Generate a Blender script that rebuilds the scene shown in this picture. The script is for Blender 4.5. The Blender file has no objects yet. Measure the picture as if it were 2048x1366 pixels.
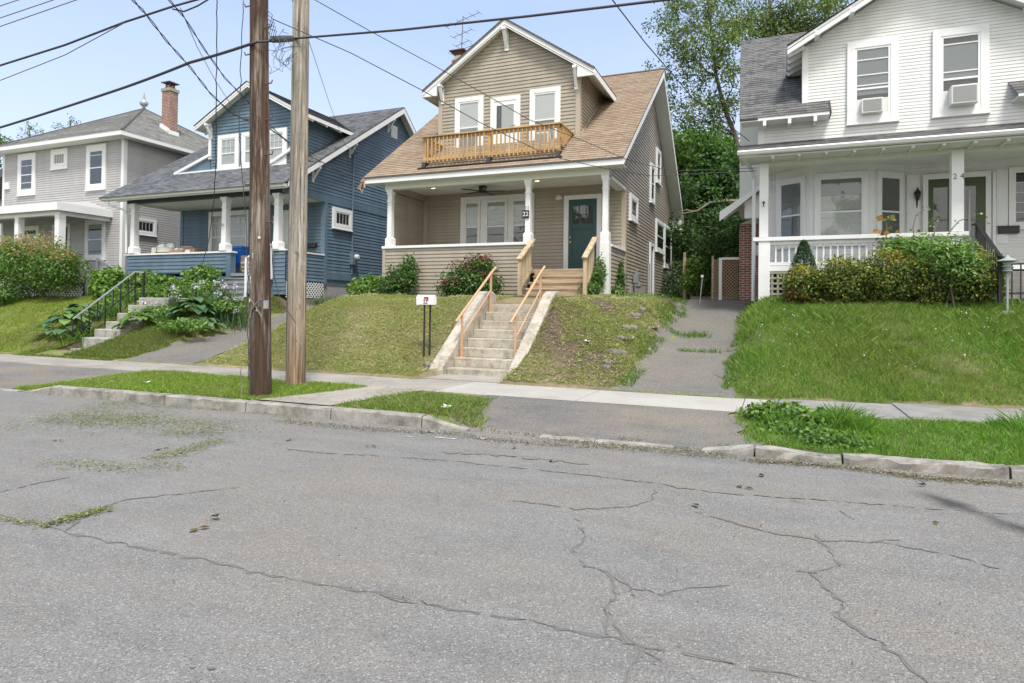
import bpy, bmesh, math, random
import numpy as np
from mathutils import Vector
random.seed(7); RNG = np.random.default_rng(11)
SC = bpy.context.scene; COL = SC.collection
R = math.radians
# ------------------------------------------------------------------ camera numbers (also used to survey points on known planes)
FPX, CYP = 1272.1, 602.5
YAW, PIT, ROL = R(22.49), R(.78), R(.72)
CAM = np.array([0, 0, 1.5])
def _axes():
    cy, sy = math.cos(YAW), math.sin(YAW)
    fw = np.array([-sy*math.cos(PIT), cy*math.cos(PIT), math.sin(PIT)]); ri = np.array([cy, sy, 0.]); up = np.cross(ri, fw)
    return ri*math.cos(ROL)+up*math.sin(ROL), -ri*math.sin(ROL)+up*math.cos(ROL), fw
RI, UP, FW = _axes()
def at(u, v, X=None, Y=None, Z=None):
    """point of a known real plane (X, Y or Z = const) that the survey photo shows at pixel u, v"""
    d = FW+RI*((u-1024)/FPX)+UP*((CYP-v)/FPX)
    t = (X-CAM[0])/d[0] if X is not None else (Y-CAM[1])/d[1] if Y is not None else (Z-CAM[2])/d[2]
    return CAM+d*t
def atd(u, v, dist):
    d = FW+RI*((u-1024)/FPX)+UP*((CYP-v)/FPX)
    return CAM+d*dist
# ------------------------------------------------------------------ materials
MATS = {}
def lin(r, g, b):
    f = lambda c: c/12.92 if c <= .04045 else ((c+.055)/1.055)**2.4
    return tuple(f(c/255) for c in (r, g, b))
class NT:
    def __init__(s, name):
        s.m = bpy.data.materials.new(name); s.m.use_nodes = True
        s.t = s.m.node_tree; s.n = s.t.nodes; s.n.clear()
        s.out = s.n.new('ShaderNodeOutputMaterial'); s.b = s.n.new('ShaderNodeBsdfPrincipled')
        s.lk(s.b.outputs[0], s.out.inputs[0]); s.tc = s.n.new('ShaderNodeTexCoord')
        MATS[name] = s.m
    def lk(s, a, b): s.t.links.new(a, b)
    def node(s, ty, **k):
        n = s.n.new(ty)
        for a, v in k.items(): setattr(n, a, v)
        return n
    def mapping(s, src, sc):
        mp = s.node('ShaderNodeMapping'); mp.inputs['Scale'].default_value = sc; s.lk(src, mp.inputs[0]); return mp.outputs[0]
    def noise(s, scale, detail=4, rough=.55, src=None, sc=None):
        src = src or s.tc.outputs['Object']
        if sc: src = s.mapping(src, sc)
        n = s.node('ShaderNodeTexNoise'); n.inputs['Scale'].default_value = scale; n.inputs['Detail'].default_value = detail
        n.inputs['Roughness'].default_value = rough; s.lk(src, n.inputs['Vector']); return n.outputs['Fac']
    def ramp(s, fac, stops):
        r = s.node('ShaderNodeValToRGB'); e = r.color_ramp.elements
        while len(e) < len(stops): e.new(.5)
        for el, (p, c) in zip(e, stops):
            el.position = p; el.color = (c, c, c, 1) if isinstance(c, (int, float)) else (*c, 1)
        s.lk(fac, r.inputs[0]); return r.outputs[0]
    def mix(s, a, b, fac=.5, mode='MIX'):
        m = s.node('ShaderNodeMix', data_type='RGBA', blend_type=mode)
        for sock, v in ((m.inputs[0], fac), (m.inputs[6], a), (m.inputs[7], b)):
            if hasattr(v, 'links') or hasattr(v, 'is_linked'): s.lk(v, sock)
            elif isinstance(v, (int, float)): sock.default_value = v
            else: sock.default_value = (*v, 1)
        return m.outputs[2]
    def math(s, op, a, b=0.):
        m = s.node('ShaderNodeMath', operation=op)
        for sock, v in ((m.inputs[0], a), (m.inputs[1], b)):
            if isinstance(v, (int, float)): sock.default_value = v
            else: s.lk(v, sock)
        return m.outputs[0]
    def bump(s, h, dist=.01, strength=.6):
        b = s.node('ShaderNodeBump'); b.inputs['Distance'].default_value = dist; b.inputs['Strength'].default_value = strength
        s.lk(h, b.inputs['Height']); s.lk(b.outputs[0], s.b.inputs['Normal'])
    def col(s, c):
        if isinstance(c, tuple): s.b.inputs['Base Color'].default_value = (*c, 1)
        else: s.lk(c, s.b.inputs['Base Color'])
    def set(s, rough=None, metal=None, spec=None):
        if rough is not None: s.b.inputs['Roughness'].default_value = rough
        if metal is not None: s.b.inputs['Metallic'].default_value = metal
        if spec is not None: s.b.inputs['Specular IOR Level'].default_value = spec
def plain(name, c, rough=.6, var=.14, ns=2.5, fine=.1, fs=60, bump=.002, metal=0, dirt=None, dirtamt=.25, ds=1.6, streak=0):
    """paint, plastic, metal: base colour with broad and fine variation, optional soiling"""
    m = NT(name); base = c
    lo = tuple(x*(1-var) for x in c); hi = tuple(min(1, x*(1+var)) for x in c)
    col = m.mix(lo, hi, m.noise(ns, 5, .6))
    f = m.noise(fs, 3, .7)
    col = m.mix(col, (.5-fine,)*3, m.math('MULTIPLY', m.ramp(f, [(.5, 0.), (.8, 1.)]), fine*2.), 'MULTIPLY') if fine else col
    if dirt:
        d = m.ramp(m.noise(ds, 8, .78), [(.48, 0.), (.68, 1.)])
        col = m.mix(col, dirt, m.math('MULTIPLY', d, dirtamt))
    if streak: col = m.mix(col, m.ramp(m.noise(1, 5, .6, sc=(2.6, 2.6, .22)), [(.32, 1-streak), (.66, 1+streak*.55)]), 1., 'MULTIPLY'); col = m.mix(col, m.ramp(m.noise(1, 2, .5, sc=(.35, .35, 9.2)), [(.3, 1-streak*.8), (.7, 1+streak*.6)]), 1., 'MULTIPLY')
    m.col(col); m.set(rough, metal)
    if bump: m.bump(f, bump, .4)
    return m.m
plain('white_trim', (.74, .75, .75), .5, .05, 1.5, .04, 40, .001, dirt=(.48, .46, .41), dirtamt=.16)
plain('white_vinyl', (.715, .718, .70), .45, .04, .8, .02, 30, .001, dirt=(.5, .5, .46), dirtamt=.2, streak=.07)
plain('porch_cream', (.62, .64, .58), .55, .06, 1.2, .03, 30, .001)
plain('ceiling_white', (.72, .72, .70), .6, .05, 1.2, .03, 30, .001)
plain('tan_vinyl', (.35, .308, .245), .5, .05, .9, .03, 25, .001, dirt=(.22, .2, .15), dirtamt=.25, streak=.09)
plain('tan_corner', (.40, .345, .265), .5, .05, .9, .03, 25, .001)
plain('blue_paint', (.105, .165, .22), .55, .16, .9, .1, 18, .002, dirt=(.15, .19, .21), dirtamt=.3, streak=.16)
plain('dark_green_paint', (.018, .035, .035), .5, .15, 1.5, .05, 30, .001)
plain('grey_vinyl', (.43, .42, .415), .5, .04, .8, .02, 30, .001, dirt=(.3, .29, .28), dirtamt=.2, streak=.08)
plain('grey_deck', (.22, .24, .25), .65, .15, 2.5, .1, 20, .002)
plain('foundation_grey', (.30, .30, .30), .85, .12, 2, .1, 30, .003, dirt=(.2, .19, .17))
plain('door_teal', (.012, .063, .062), .4, .08, 2, .05, 30, .001)
plain('green_door', (.045, .068, .018), .4, .1, 2, .05, 30, .001)
plain('black_metal', (.015, .015, .016), .45, .1, 3, .05, 40, .001)
plain('black_rubber', (.02, .02, .021), .6, .1, 3, .05, 40, .001)
plain('cable_black', (.05, .045, .045), .6, .2, 3, 0, 40, 0)
plain('cable_grey', (.16, .155, .15), .6, .2, 3, 0, 40, 0)
plain('galvanized', (.38, .39, .40), .45, .1, 4, .1, 60, .001, .4)
plain('rust_iron', (.13, .07, .05), .8, .3, 8, .2, 60, .002)
plain('meter_grey', (.2, .21, .22), .5, .1, 4, .05, 40, .001)
plain('glass_cover', (.6, .6, .58), .15, .05, 3, 0, 40, 0)
plain('copper_paint', (.55, .345, .205), .5, .14, 6, .1, 60, .002, dirt=(.3, .16, .1))
plain('step_paint', (.46, .42, .345), .85, .18, 3.2, .35, 34, .005, dirt=(.17, .135, .1), dirtamt=.8, ds=4.5, streak=.18)
plain('concrete_step', (.36, .35, .32), .88, .16, 3.2, .3, 40, .005, dirt=(.13, .125, .1), dirtamt=.8, ds=4.5, streak=.15)
plain('mailbox_white', (.78, .78, .78), .35, .03, 3, .02, 40, .001)
plain('red_plastic', (.5, .03, .03), .45, .1, 4, 0, 40, 0)
plain('ink_black', (.012, .012, .013), .6, .05, 4, 0, 40, 0)
plain('number_brown', (.16, .10, .06), .5, .2, 20, 0, 40, 0)
plain('brass', (.45, .3, .1), .35, .1, 6, 0, 40, 0, .8)
plain('tote_blue', (.02, .16, .6), .4, .08, 3, .04, 40, .001)
plain('cardboard', (.32, .215, .14), .8, .12, 4, .1, 30, .001)
plain('paper', (.75, .75, .75), .8, .05, 8, .05, 40, .001)
plain('recliner_beige', (.33, .30, .27), .85, .12, 4, .15, 60, .003)
plain('tarp_cream', (.55, .52, .44), .6, .12, 5, .1, 30, .003, dirt=(.4, .36, .28))
plain('bag_white', (.74, .75, .76), .35, .08, 8, .1, 30, .003)
plain('stone_rock', (.2, .18, .155), .95, .35, 9, .3, 45, .012, dirt=(.09, .065, .045), dirtamt=.7)
plain('plaque_black', (.02, .02, .022), .4, .05, 4, 0, 40, 0)
plain('flashing_white', (.74, .74, .74), .5, .08, 6, .1, 20, .002)
plain('curtain_cloth', (.5, .51, .5), .9, .06, 6, .05, 60, .001)
plain('shade_cloth', (.48, .49, .47), .9, .05, 1, .03, 40, .001)
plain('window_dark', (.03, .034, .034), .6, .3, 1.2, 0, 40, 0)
plain('vent_dark', (.1, .1, .1), .7, .1, 3, 0, 40, 0)
plain('ac_grille', (.34, .34, .34), .6, .1, 20, .1, 80, .002)
plain('ac_case', (.66, .66, .63), .5, .06, 5, .05, 40, .001, dirt=(.4, .36, .28))
plain('khaki_lattice', (.29, .28, .2), .7, .15, 5, .1, 50, .002)
plain('iron_lamp', (.30, .34, .33), .5, .12, 8, .1, 50, .002)
plain('bark', (.10, .082, .065), .95, .35, 5, .3, 30, .015)
plain('bark_pale', (.2, .17, .13), .95, .3, 5, .3, 30, .01)
plain('mailbox_post', (.02, .02, .02), .55, .2, 6, .1, 40, .001)
# glass: clear front with Fresnel reflection
def glass(name, tint):
    m = NT(name); m.n.remove(m.b)
    tr = m.node('ShaderNodeBsdfTransparent'); tr.inputs[0].default_value = (*tint, 1)
    gl = m.node('ShaderNodeBsdfGlossy'); gl.inputs['Roughness'].default_value = .02
    nz = m.noise(1.3, 2, .5); bp = m.node('ShaderNodeBump'); bp.inputs['Distance'].default_value = .004; bp.inputs['Strength'].default_value = .5
    m.lk(nz, bp.inputs['Height']); m.lk(bp.outputs[0], gl.inputs['Normal'])
    lw = m.node('ShaderNodeLayerWeight'); fr = m.math('ADD', m.math('MULTIPLY', m.math('POWER', lw.outputs['Facing'], 4.), .85), .055)
    mx = m.node('ShaderNodeMixShader'); m.lk(fr, mx.inputs[0]); m.lk(tr.outputs[0], mx.inputs[1]); m.lk(gl.outputs[0], mx.inputs[2])
    m.lk(mx.outputs[0], m.out.inputs[0]); return m.m
plain('room_dim', (.13, .135, .135), .8, .35, 1.6, .1, 30, .001); plain('shade_dark', (.23, .25, .26), .8, .12, 1.2, .05, 30, .001)
glass('glass', (.93, .94, .935)); glass('glass_screen', (.45, .46, .45))
def lamp(name, c, s):
    m = NT(name); m.b.inputs['Emission Color'].default_value = (*c, 1); m.b.inputs['Emission Strength'].default_value = s; m.col((.8, .8, .75))
lamp('lamp_glow', (1, .78, .45), 3.0)
def blindmat():
    m = NT('blind_slats'); sep = m.node('ShaderNodeSeparateXYZ'); m.lk(m.tc.outputs['Object'], sep.inputs[0])
    w = m.math('FRACT', m.math('MULTIPLY', sep.outputs[2], 24.)); c = m.ramp(w, [(0., (.38, .39, .39)), (.25, (.64, .65, .65)), (1., (.6, .61, .61))])
    m.col(c); m.set(.7)
blindmat()
# shingles: tabs from a brick pattern in the roof's own metre UVs, on top of modelled courses
def shingles(name, c1, c2, c3):
    m = NT(name); uv = m.tc.outputs['UV']
    br = m.node('ShaderNodeTexBrick'); br.offset = .5; br.squash = 1
    for k, v in (('Scale', 1.), ('Mortar Size', .004), ('Mortar Smooth', .3), ('Bias', 0.), ('Brick Width', .31), ('Row Height', .143)): br.inputs[k].default_value = v
    br.inputs['Color1'].default_value = (*c1, 1); br.inputs['Color2'].default_value = (*c2, 1); br.inputs['Mortar'].default_value = (*[x*.5 for x in c3], 1)
    m.lk(uv, br.inputs['Vector'])
    v = m.node('ShaderNodeTexVoronoi', feature='F1'); v.inputs['Scale'].default_value = 1.
    m.lk(m.mapping(uv, (5., 7., 1.)), v.inputs['Vector'])
    sp = m.node('ShaderNodeSeparateColor'); m.lk(v.outputs['Color'], sp.inputs[0])
    col = m.mix(br.outputs['Color'], c3, m.ramp(sp.outputs[0], [(.45, 0.), (.9, .75)]))
    col = m.mix(col, m.ramp(m.noise(.7, 5, .65, uv), [(.25, .92), (.75, 1.07)]), 1., 'MULTIPLY')
    col = m.mix(col, m.ramp(m.noise(90, 2, .8, uv), [(.25, .8), (.75, 1.2)]), 1., 'MULTIPLY')
    m.col(col); m.set(.95, spec=.2); m.bump(br.outputs['Fac'], .006, -.6)
shingles('shingle_tan', (.27, .205, .148), (.315, .242, .176), (.195, .145, .102))
shingles('shingle_charcoal', (.12, .127, .135), (.17, .178, .187), (.06, .064, .07))
shingles('shingle_grey', (.125, .125, .123), (.175, .175, .17), (.07, .07, .069))
shingles('shingle_warm', (.19, .19, .178), (.26, .258, .24), (.12, .118, .11))
def brick(name, c1, c2, mor, bw=.215, rh=.068, ms=.012):
    m = NT(name); uv = m.tc.outputs['UV']; br = m.node('ShaderNodeTexBrick')
    for k, v in (('Scale', 1.), ('Mortar Size', ms), ('Mortar Smooth', .1), ('Bias', -.1), ('Brick Width', bw), ('Row Height', rh)): br.inputs[k].default_value = v
    br.inputs['Color1'].default_value = (*c1, 1); br.inputs['Color2'].default_value = (*c2, 1); br.inputs['Mortar'].default_value = (*mor, 1)
    m.lk(uv, br.inputs['Vector'])
    m.col(m.mix(br.outputs['Color'], m.ramp(m.noise(3, 6, .7, uv), [(.3, .65), (.7, 1.2)]), 1., 'MULTIPLY')); m.set(.9); m.bump(br.outputs['Fac'], .008, -.7)
brick('brick_red', (.22, .075, .045), (.29, .11, .07), (.36, .33, .29))
brick('brick_pale_mortar', (.19, .06, .045), (.25, .09, .065), (.42, .37, .32))
# wood
def wood(name, c1, c2, c3, axis=2, gs=1., rough=.75):
    m = NT(name); sc = [38*gs, 38*gs, 38*gs]; sc[axis] = 1.6
    g = m.noise(1, 6, .65, sc=tuple(sc)); sc2 = [7., 7., 7.]; sc2[axis] = .9; b = m.noise(1, 4, .6, sc=tuple(sc2))
    col = m.mix(m.ramp(g, [(.3, c1), (.55, c2), (.8, c3)]), m.ramp(b, [(.3, .55), (.65, 1.15)]), 1., 'MULTIPLY')
    m.col(col); m.set(rough); m.bump(g, .006, .7)
wood('wood_pine', (.40, .245, .10), (.54, .35, .155), (.64, .44, .22))
wood('wood_pine_x', (.40, .245, .10), (.54, .35, .155), (.64, .44, .22), 0)
wood('wood_weathered_x', (.34, .25, .16), (.44, .34, .23), (.52, .42, .3), 0)
wood('wood_pale', (.38, .29, .17), (.5, .39, .25), (.6, .48, .33))
def polemat(name, c1, c2, c3, dark, lo, hi, basec):
    m = NT(name)
    g = m.noise(1, 8, .8, sc=(15, 15, .55)); col = m.ramp(g, [(.34, c1), (.5, c2), (.66, c3)])
    p = m.ramp(m.noise(1, 5, .65, sc=(5, 5, .55)), [(lo, 0.), (hi, 1.)]); col = m.mix(col, dark, p)
    sep = m.node('ShaderNodeSeparateXYZ'); m.lk(m.tc.outputs['Object'], sep.inputs[0])
    low = m.ramp(m.math('ADD', m.math('MULTIPLY', sep.outputs[2], .3), m.math('MULTIPLY', m.noise(1, 4, .6, sc=(6, 6, 1.)), .35)), [(.2, 1.), (.95, 0.)])
    col = m.mix(col, basec, m.math('MULTIPLY', low, .62))
    col = m.mix(col, m.ramp(m.noise(1, 6, .8, sc=(30, 30, .8)), [(.34, .3), (.5, .95), (.66, 1.75)]), 1., 'MULTIPLY'); col = m.mix(col, (.03, .022, .016), m.ramp(m.noise(1, 3, .7, sc=(22, 22, 5)), [(.64, 0.), (.7, .8)]))
    cr = m.ramp(m.noise(1, 4, .7, sc=(30, 30, .35)), [(.36, 1.), (.43, 0.)]); col = m.mix(col, (.018, .012, .008), m.math('MULTIPLY', cr, .85))
    kn = m.node('ShaderNodeTexVoronoi', feature='F1'); kn.inputs['Scale'].default_value = 1.; m.lk(m.mapping(m.tc.outputs['Object'], (7, 7, 2.3)), kn.inputs['Vector']); col = m.mix(col, dark, m.math('MULTIPLY', m.ramp(kn.outputs['Distance'], [(.06, 1.), (.2, 0.)]), .75))
    m.col(col); m.set(.9); m.bump(g, .02, 1.)
polemat('pole_old', (.06, .044, .034), (.17, .135, .105), (.36, .32, .27), (.07, .037, .021), .44, .52, (.045, .028, .018))
polemat('pole_new', (.2, .175, .145), (.345, .31, .26), (.47, .435, .38), (.22, .13, .065), .55, .68, (.25, .135, .055))
# ground-type materials
def roadmat(name, base, brown, spk=1.):
    m = NT(name); o = m.tc.outputs['Object']
    v = m.node('ShaderNodeTexVoronoi', feature='F1'); v.inputs['Scale'].default_value = 74.; v.inputs['Randomness'].default_value = 1.; m.lk(o, v.inputs['Vector'])
    sp = m.node('ShaderNodeSeparateColor'); m.lk(v.outputs['Color'], sp.inputs[0])
    v2 = m.node('ShaderNodeTexVoronoi', feature='F1'); v2.inputs['Scale'].default_value = 190.; m.lk(o, v2.inputs['Vector'])
    sp2 = m.node('ShaderNodeSeparateColor'); m.lk(v2.outputs['Color'], sp2.inputs[0])
    c = m.mix(tuple(x*.84 for x in base), tuple(x*1.12 for x in base), m.noise(.55, 8, .7))
    c = m.mix(c, m.ramp(m.noise(1.9, 6, .7, sc=(.6, 1.5, 1)), [(.35, .86), (.65, 1.1)]), 1., 'MULTIPLY')
    c = m.mix(c, brown, m.ramp(m.noise(.45, 7, .68, sc=(1, 1.8, 1)), [(.42, 0.), (.62, .75)]))
    c = m.mix(c, m.ramp(sp2.outputs[1], [(0., 1-.42*spk), (.5, 1.), (1., 1+.35*spk)]), 1., 'MULTIPLY')
    stone = m.math('MULTIPLY', m.ramp(sp.outputs[0], [(.80, 0.), (.84, 1.)]), m.ramp(v.outputs['Distance'], [(.32, 1.), (.5, 0.)]))
    c = m.mix(c, tuple(min(1, x*1.95) for x in base), m.math('MULTIPLY', stone, .75*spk))
    pit = m.math('MULTIPLY', m.ramp(sp.outputs[0], [(.1, 1.), (.13, 0.)]), m.ramp(v.outputs['Distance'], [(.25, 1.), (.45, 0.)]))
    c = m.mix(c, tuple(x*.35 for x in base), m.math('MULTIPLY', pit, .8*spk))
    m.col(c); m.set(.92, spec=.25); m.bump(v.outputs['Distance'], .008, .55); return m, c
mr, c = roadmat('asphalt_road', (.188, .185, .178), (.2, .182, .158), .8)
# dark soft-edged streak drawn along a line across the lane on the right
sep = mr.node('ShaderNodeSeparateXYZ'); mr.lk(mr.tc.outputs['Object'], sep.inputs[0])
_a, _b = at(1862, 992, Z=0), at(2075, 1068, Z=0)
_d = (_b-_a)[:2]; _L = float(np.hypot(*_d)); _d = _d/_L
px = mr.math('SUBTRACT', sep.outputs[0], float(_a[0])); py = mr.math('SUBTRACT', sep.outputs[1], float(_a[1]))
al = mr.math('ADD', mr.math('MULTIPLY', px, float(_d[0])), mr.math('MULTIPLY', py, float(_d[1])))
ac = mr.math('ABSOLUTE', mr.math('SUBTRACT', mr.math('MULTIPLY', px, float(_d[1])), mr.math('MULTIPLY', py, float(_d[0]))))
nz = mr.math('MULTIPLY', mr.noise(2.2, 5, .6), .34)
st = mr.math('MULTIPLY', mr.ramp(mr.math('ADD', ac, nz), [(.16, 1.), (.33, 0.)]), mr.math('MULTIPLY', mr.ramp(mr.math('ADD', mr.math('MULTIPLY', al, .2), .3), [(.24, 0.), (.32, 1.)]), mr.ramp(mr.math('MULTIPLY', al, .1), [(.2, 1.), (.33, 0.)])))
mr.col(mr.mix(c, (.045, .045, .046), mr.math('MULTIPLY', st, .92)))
roadmat('asphalt_drive', (.155, .147, .136), (.175, .158, .13), 1.2)
roadmat('asphalt_apron', (.145, .141, .135), (.215, .185, .145), 1.1)
def conc(name, base, dark, sc=1.):
    m = NT(name)
    c = m.mix(dark, base, m.ramp(m.noise(1.3*sc, 8, .72), [(.32, 0.), (.62, 1.)]))
    c = m.mix(c, m.ramp(m.noise(85, 3, .8), [(.3, .8), (.7, 1.16)]), 1., 'MULTIPLY')
    m.col(c); m.set(.9, spec=.25); m.bump(m.noise(120, 3, .7), .004, .5)
conc('concrete_old', (.35, .325, .285), (.23, .213, .185)); conc('concrete_new', (.415, .395, .36), (.34, .32, .29), .8)
conc('concrete_dull', (.29, .285, .27), (.17, .165, .15), 1.4)
conc('kerb_stone', (.36, .345, .31), (.13, .12, .105), 2.6)
plain('crack_tar', (.13, .125, .113), .95, .3, 6, .2, 60, .004)
plain('crack_dirt', (.17, .155, .13), .95, .3, 6, .2, 60, .004)
plain('crack_edge', (.168, .163, .153), .95, .25, 9, .3, 60, .004)
plain('patch_pale', (.5, .49, .47), .95, .2, 6, .2, 60, .002)
def attrmat(name, rough=.6, trans=.25, spec=.3):
    m = NT(name); a = m.node('ShaderNodeVertexColor'); a.layer_name = 'col'
    m.lk(a.outputs[0], m.b.inputs['Base Color']); m.set(rough, spec=spec)
    if trans:
        t = m.node('ShaderNodeBsdfTranslucent'); m.lk(m.mix(a.outputs[0], (1.25, 1.3, .7), 1., 'MULTIPLY'), t.inputs[0])
        mx = m.node('ShaderNodeMixShader'); mx.inputs[0].default_value = trans
        m.lk(m.b.outputs[0], mx.inputs[1]); m.lk(t.outputs[0], mx.inputs[2]); m.lk(mx.outputs[0], m.out.inputs[0])
    return m
attrmat('leaf', .5, .36, .35); attrmat('blade', .6, .42, .25); attrmat('dry', .9, .05, .1)
def groundmat():
    m = NT('ground_soil'); a = m.node('ShaderNodeVertexColor'); a.layer_name = 'col'
    c = m.mix(a.outputs[0], m.ramp(m.noise(7, 7, .75), [(.28, .62), (.7, 1.3)]), 1., 'MULTIPLY')
    c = m.mix(c, m.ramp(m.noise(60, 4, .8), [(.25, .6), (.75, 1.35)]), 1., 'MULTIPLY')
    m.col(c); m.set(.95, spec=.15); m.bump(m.noise(38, 5, .75), .03, .8)
groundmat()
# ------------------------------------------------------------------ mesh builder
def wl(o):
    p = Vector((0, 0, 0))
    while o: p += o.location; o = o.parent
    return p
class MB:
    def __init__(s): s.v = []; s.f = []; s.m = []; s.uv = []
    def add(s, pts, faces, m=0, uvs=None):
        n = len(s.v); s.v += [tuple(map(float, p)) for p in pts]
        for k, f in enumerate(faces):
            s.f.append([n+i for i in f]); s.m.append(m); s.uv.append([uvs[i] for i in f] if uvs else None)
        return s
    def box(s, x0, x1, y0, y1, z0, z1, m=0):
        x0, x1 = min(x0, x1), max(x0, x1); y0, y1 = min(y0, y1), max(y0, y1); z0, z1 = min(z0, z1), max(z0, z1)
        p = [(x0, y0, z0), (x1, y0, z0), (x1, y1, z0), (x0, y1, z0), (x0, y0, z1), (x1, y0, z1), (x1, y1, z1), (x0, y1, z1)]
        n = len(s.v); s.v += p
        for f in ((3, 2, 1, 0), (4, 5, 6, 7), (0, 1, 5, 4), (1, 2, 6, 5), (2, 3, 7, 6), (3, 0, 4, 7)):
            s.f.append([n+i for i in f]); s.m.append(m)
            a = 1 if f in ((1, 2, 6, 5), (3, 0, 4, 7)) else 0
            s.uv.append([((p[i][a]), (p[i][1] if f in ((3, 2, 1, 0), (4, 5, 6, 7)) else p[i][2])) for i in f])
        return s
    def prism(s, poly, vec, m=0):
        a = [Vector(p) for p in poly]; v = Vector(vec); n = len(a)
        s.add(a+[p+v for p in a], [list(range(n))[::-1], list(range(n, 2*n))]+[[i, (i+1) % n, n+(i+1) % n, n+i] for i in range(n)], m); return s
    def beam(s, a, b, w, h, m=0, up=(0, 0, 1)):
        a, b = Vector(a), Vector(b); d = (b-a).normalized(); si = d.cross(Vector(up))
        if si.length < 1e-4: si = d.cross(Vector((1, 0, 0)))
        si.normalize(); u = si.cross(d); si *= w/2; u *= h/2
        s.prism([a-si-u, a+si-u, a+si+u, a-si+u], b-a, m); return s
    def tube(s, pts, r, n=6, m=0, cap=True):
        P = [Vector(p) for p in pts]; N = len(P); rs = r if isinstance(r, (list, tuple)) else [r]*N
        base = len(s.v); prev = None
        for i, p in enumerate(P):
            d = (P[min(i+1, N-1)]-P[max(i-1, 0)]).normalized()
            if prev is None: a = d.cross(Vector((0, 0, 1))); a = a if a.length > 1e-3 else d.cross(Vector((1, 0, 0)))
            else: a = prev-d*prev.dot(d)
            a.normalize(); prev = a; b = d.cross(a)
            for k in range(n):
                t = 2*math.pi*k/n; s.v.append(tuple(p+(a*math.cos(t)+b*math.sin(t))*rs[i]))
        for i in range(N-1):
            for k in range(n):
                s.f.append([base+i*n+k, base+i*n+(k+1) % n, base+(i+1)*n+(k+1) % n, base+(i+1)*n+k]); s.m.append(m); s.uv.append(None)
        if cap:
            s.f.append([base+k for k in range(n)][::-1]); s.f.append([base+(N-1)*n+k for k in range(n)]); s.m += [m, m]; s.uv += [None, None]
        return s
    def lathe(s, prof, cx, cy, n=16, m=0, sx=1, sy=1):
        base = len(s.v)
        for r, z in prof:
            for k in range(n):
                t = 2*math.pi*k/n; s.v.append((cx+r*math.cos(t)*sx, cy+r*math.sin(t)*sy, z))
        for i in range(len(prof)-1):
            for k in range(n):
                s.f.append([base+i*n+k, base+i*n+(k+1) % n, base+(i+1)*n+(k+1) % n, base+(i+1)*n+k]); s.m.append(m); s.uv.append(None)
        s.f.append([base+k for k in range(n)][::-1]); s.f.append([base+(len(prof)-1)*n+k for k in range(n)]); s.m += [m, m]; s.uv += [None, None]
        return s
    def courses(s, poly, O, U, V, N, e, t, m=0, v0=None, jit=0., g=0., base=.0015):
        """lapped boards or shingle courses over a convex polygon given in (u, v) metres on the plane O,U,V"""
        O, U, V, N = map(Vector, (O, U, V, N))
        if abs(N.z) < .05 and e < .142 and not g: g, base = min(.010, e*.085), .010
        vs = [p[1] for p in poly]; lo = min(vs) if v0 is None else v0; k = 0
        def cl(pl, v, keep):
            out = []
            for i in range(len(pl)):
                a, b = pl[i], pl[(i+1) % len(pl)]; ia, ib = (a[1]-v)*keep >= -1e-9, (b[1]-v)*keep >= -1e-9
                if ia: out.append(a)
                if ia != ib:
                    q = (v-a[1])/(b[1]-a[1]); out.append((a[0]+(b[0]-a[0])*q, v))
            return out
        while lo+k*e < max(vs)-1e-6:
            a, b = lo+k*e, lo+(k+1)*e; k += 1
            pl = cl(cl(list(poly), a, 1), b, -1)
            if len(pl) < 3: continue
            va = min(p[1] for p in pl)
            tt = t*(1+random.uniform(-jit, jit))
            off = lambda v: base+tt*(1-(v-a)/e)
            if g:
                gr = cl(pl, a+g, -1); pl = cl(pl, a+g, 1)
                if len(gr) >= 3: s.add([O+U*u+V*v+N*.002 for u, v in gr], [list(range(len(gr)))], m, gr)
                if len(pl) < 3: continue
                va = min(p[1] for p in pl)
            s.add([O+U*u+V*v+N*off(v) for u, v in pl], [list(range(len(pl)))], m, [(u, v) for u, v in pl])
            bot = [p for p in pl if abs(p[1]-va) < 1e-6]
            if len(bot) >= 2:
                u0, u1 = min(p[0] for p in bot), max(p[0] for p in bot)
                s.add([O+U*u0+V*va+N*.002, O+U*u1+V*va+N*.002, O+U*u1+V*va+N*off(va), O+U*u0+V*va+N*off(va)], [[0, 1, 2, 3]], m, [(u0, va), (u1, va), (u1, va), (u0, va)])
        return s
    def build(s, name, mats, parent=None, bevel=0, smooth=False, kind=None, fixn=True):
        me = bpy.data.meshes.new(name); off = wl(parent) if parent else Vector((0, 0, 0))
        me.from_pydata([(x-off[0], y-off[1], z-off[2]) for x, y, z in s.v], [], s.f)
        for m in (mats if isinstance(mats, (list, tuple)) else [mats]): me.materials.append(MATS[m])
        me.polygons.foreach_set('material_index', s.m)
        if any(u is not None for u in s.uv):
            l = me.uv_layers.new(name='UVMap'); arr = []
            for u, f in zip(s.uv, s.f): arr += [c for p in (u or [(0, 0)]*len(f)) for c in p]
            l.data.foreach_set('uv', arr)
        if smooth: me.polygons.foreach_set('use_smooth', [True]*len(s.f))
        me.update()
        if fixn:
            bm = bmesh.new(); bm.from_mesh(me); bmesh.ops.recalc_face_normals(bm, faces=bm.faces); bm.to_mesh(me); bm.free()
        o = bpy.data.objects.new(name, me); COL.objects.link(o)
        if parent: o.parent = parent
        if kind: o['kind'] = kind
        if bevel:
            b = o.modifiers.new('bevel', 'BEVEL'); b.width = bevel; b.segments = 2; b.limit_method = 'ANGLE'
        return o
def thing(name, label, cat, loc, group=None):
    o = bpy.data.objects.new(name, None); COL.objects.link(o); o.location = loc; o.empty_display_size = .2
    o['label'] = label; o['category'] = cat
    if group: o['group'] = group
    return o
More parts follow.
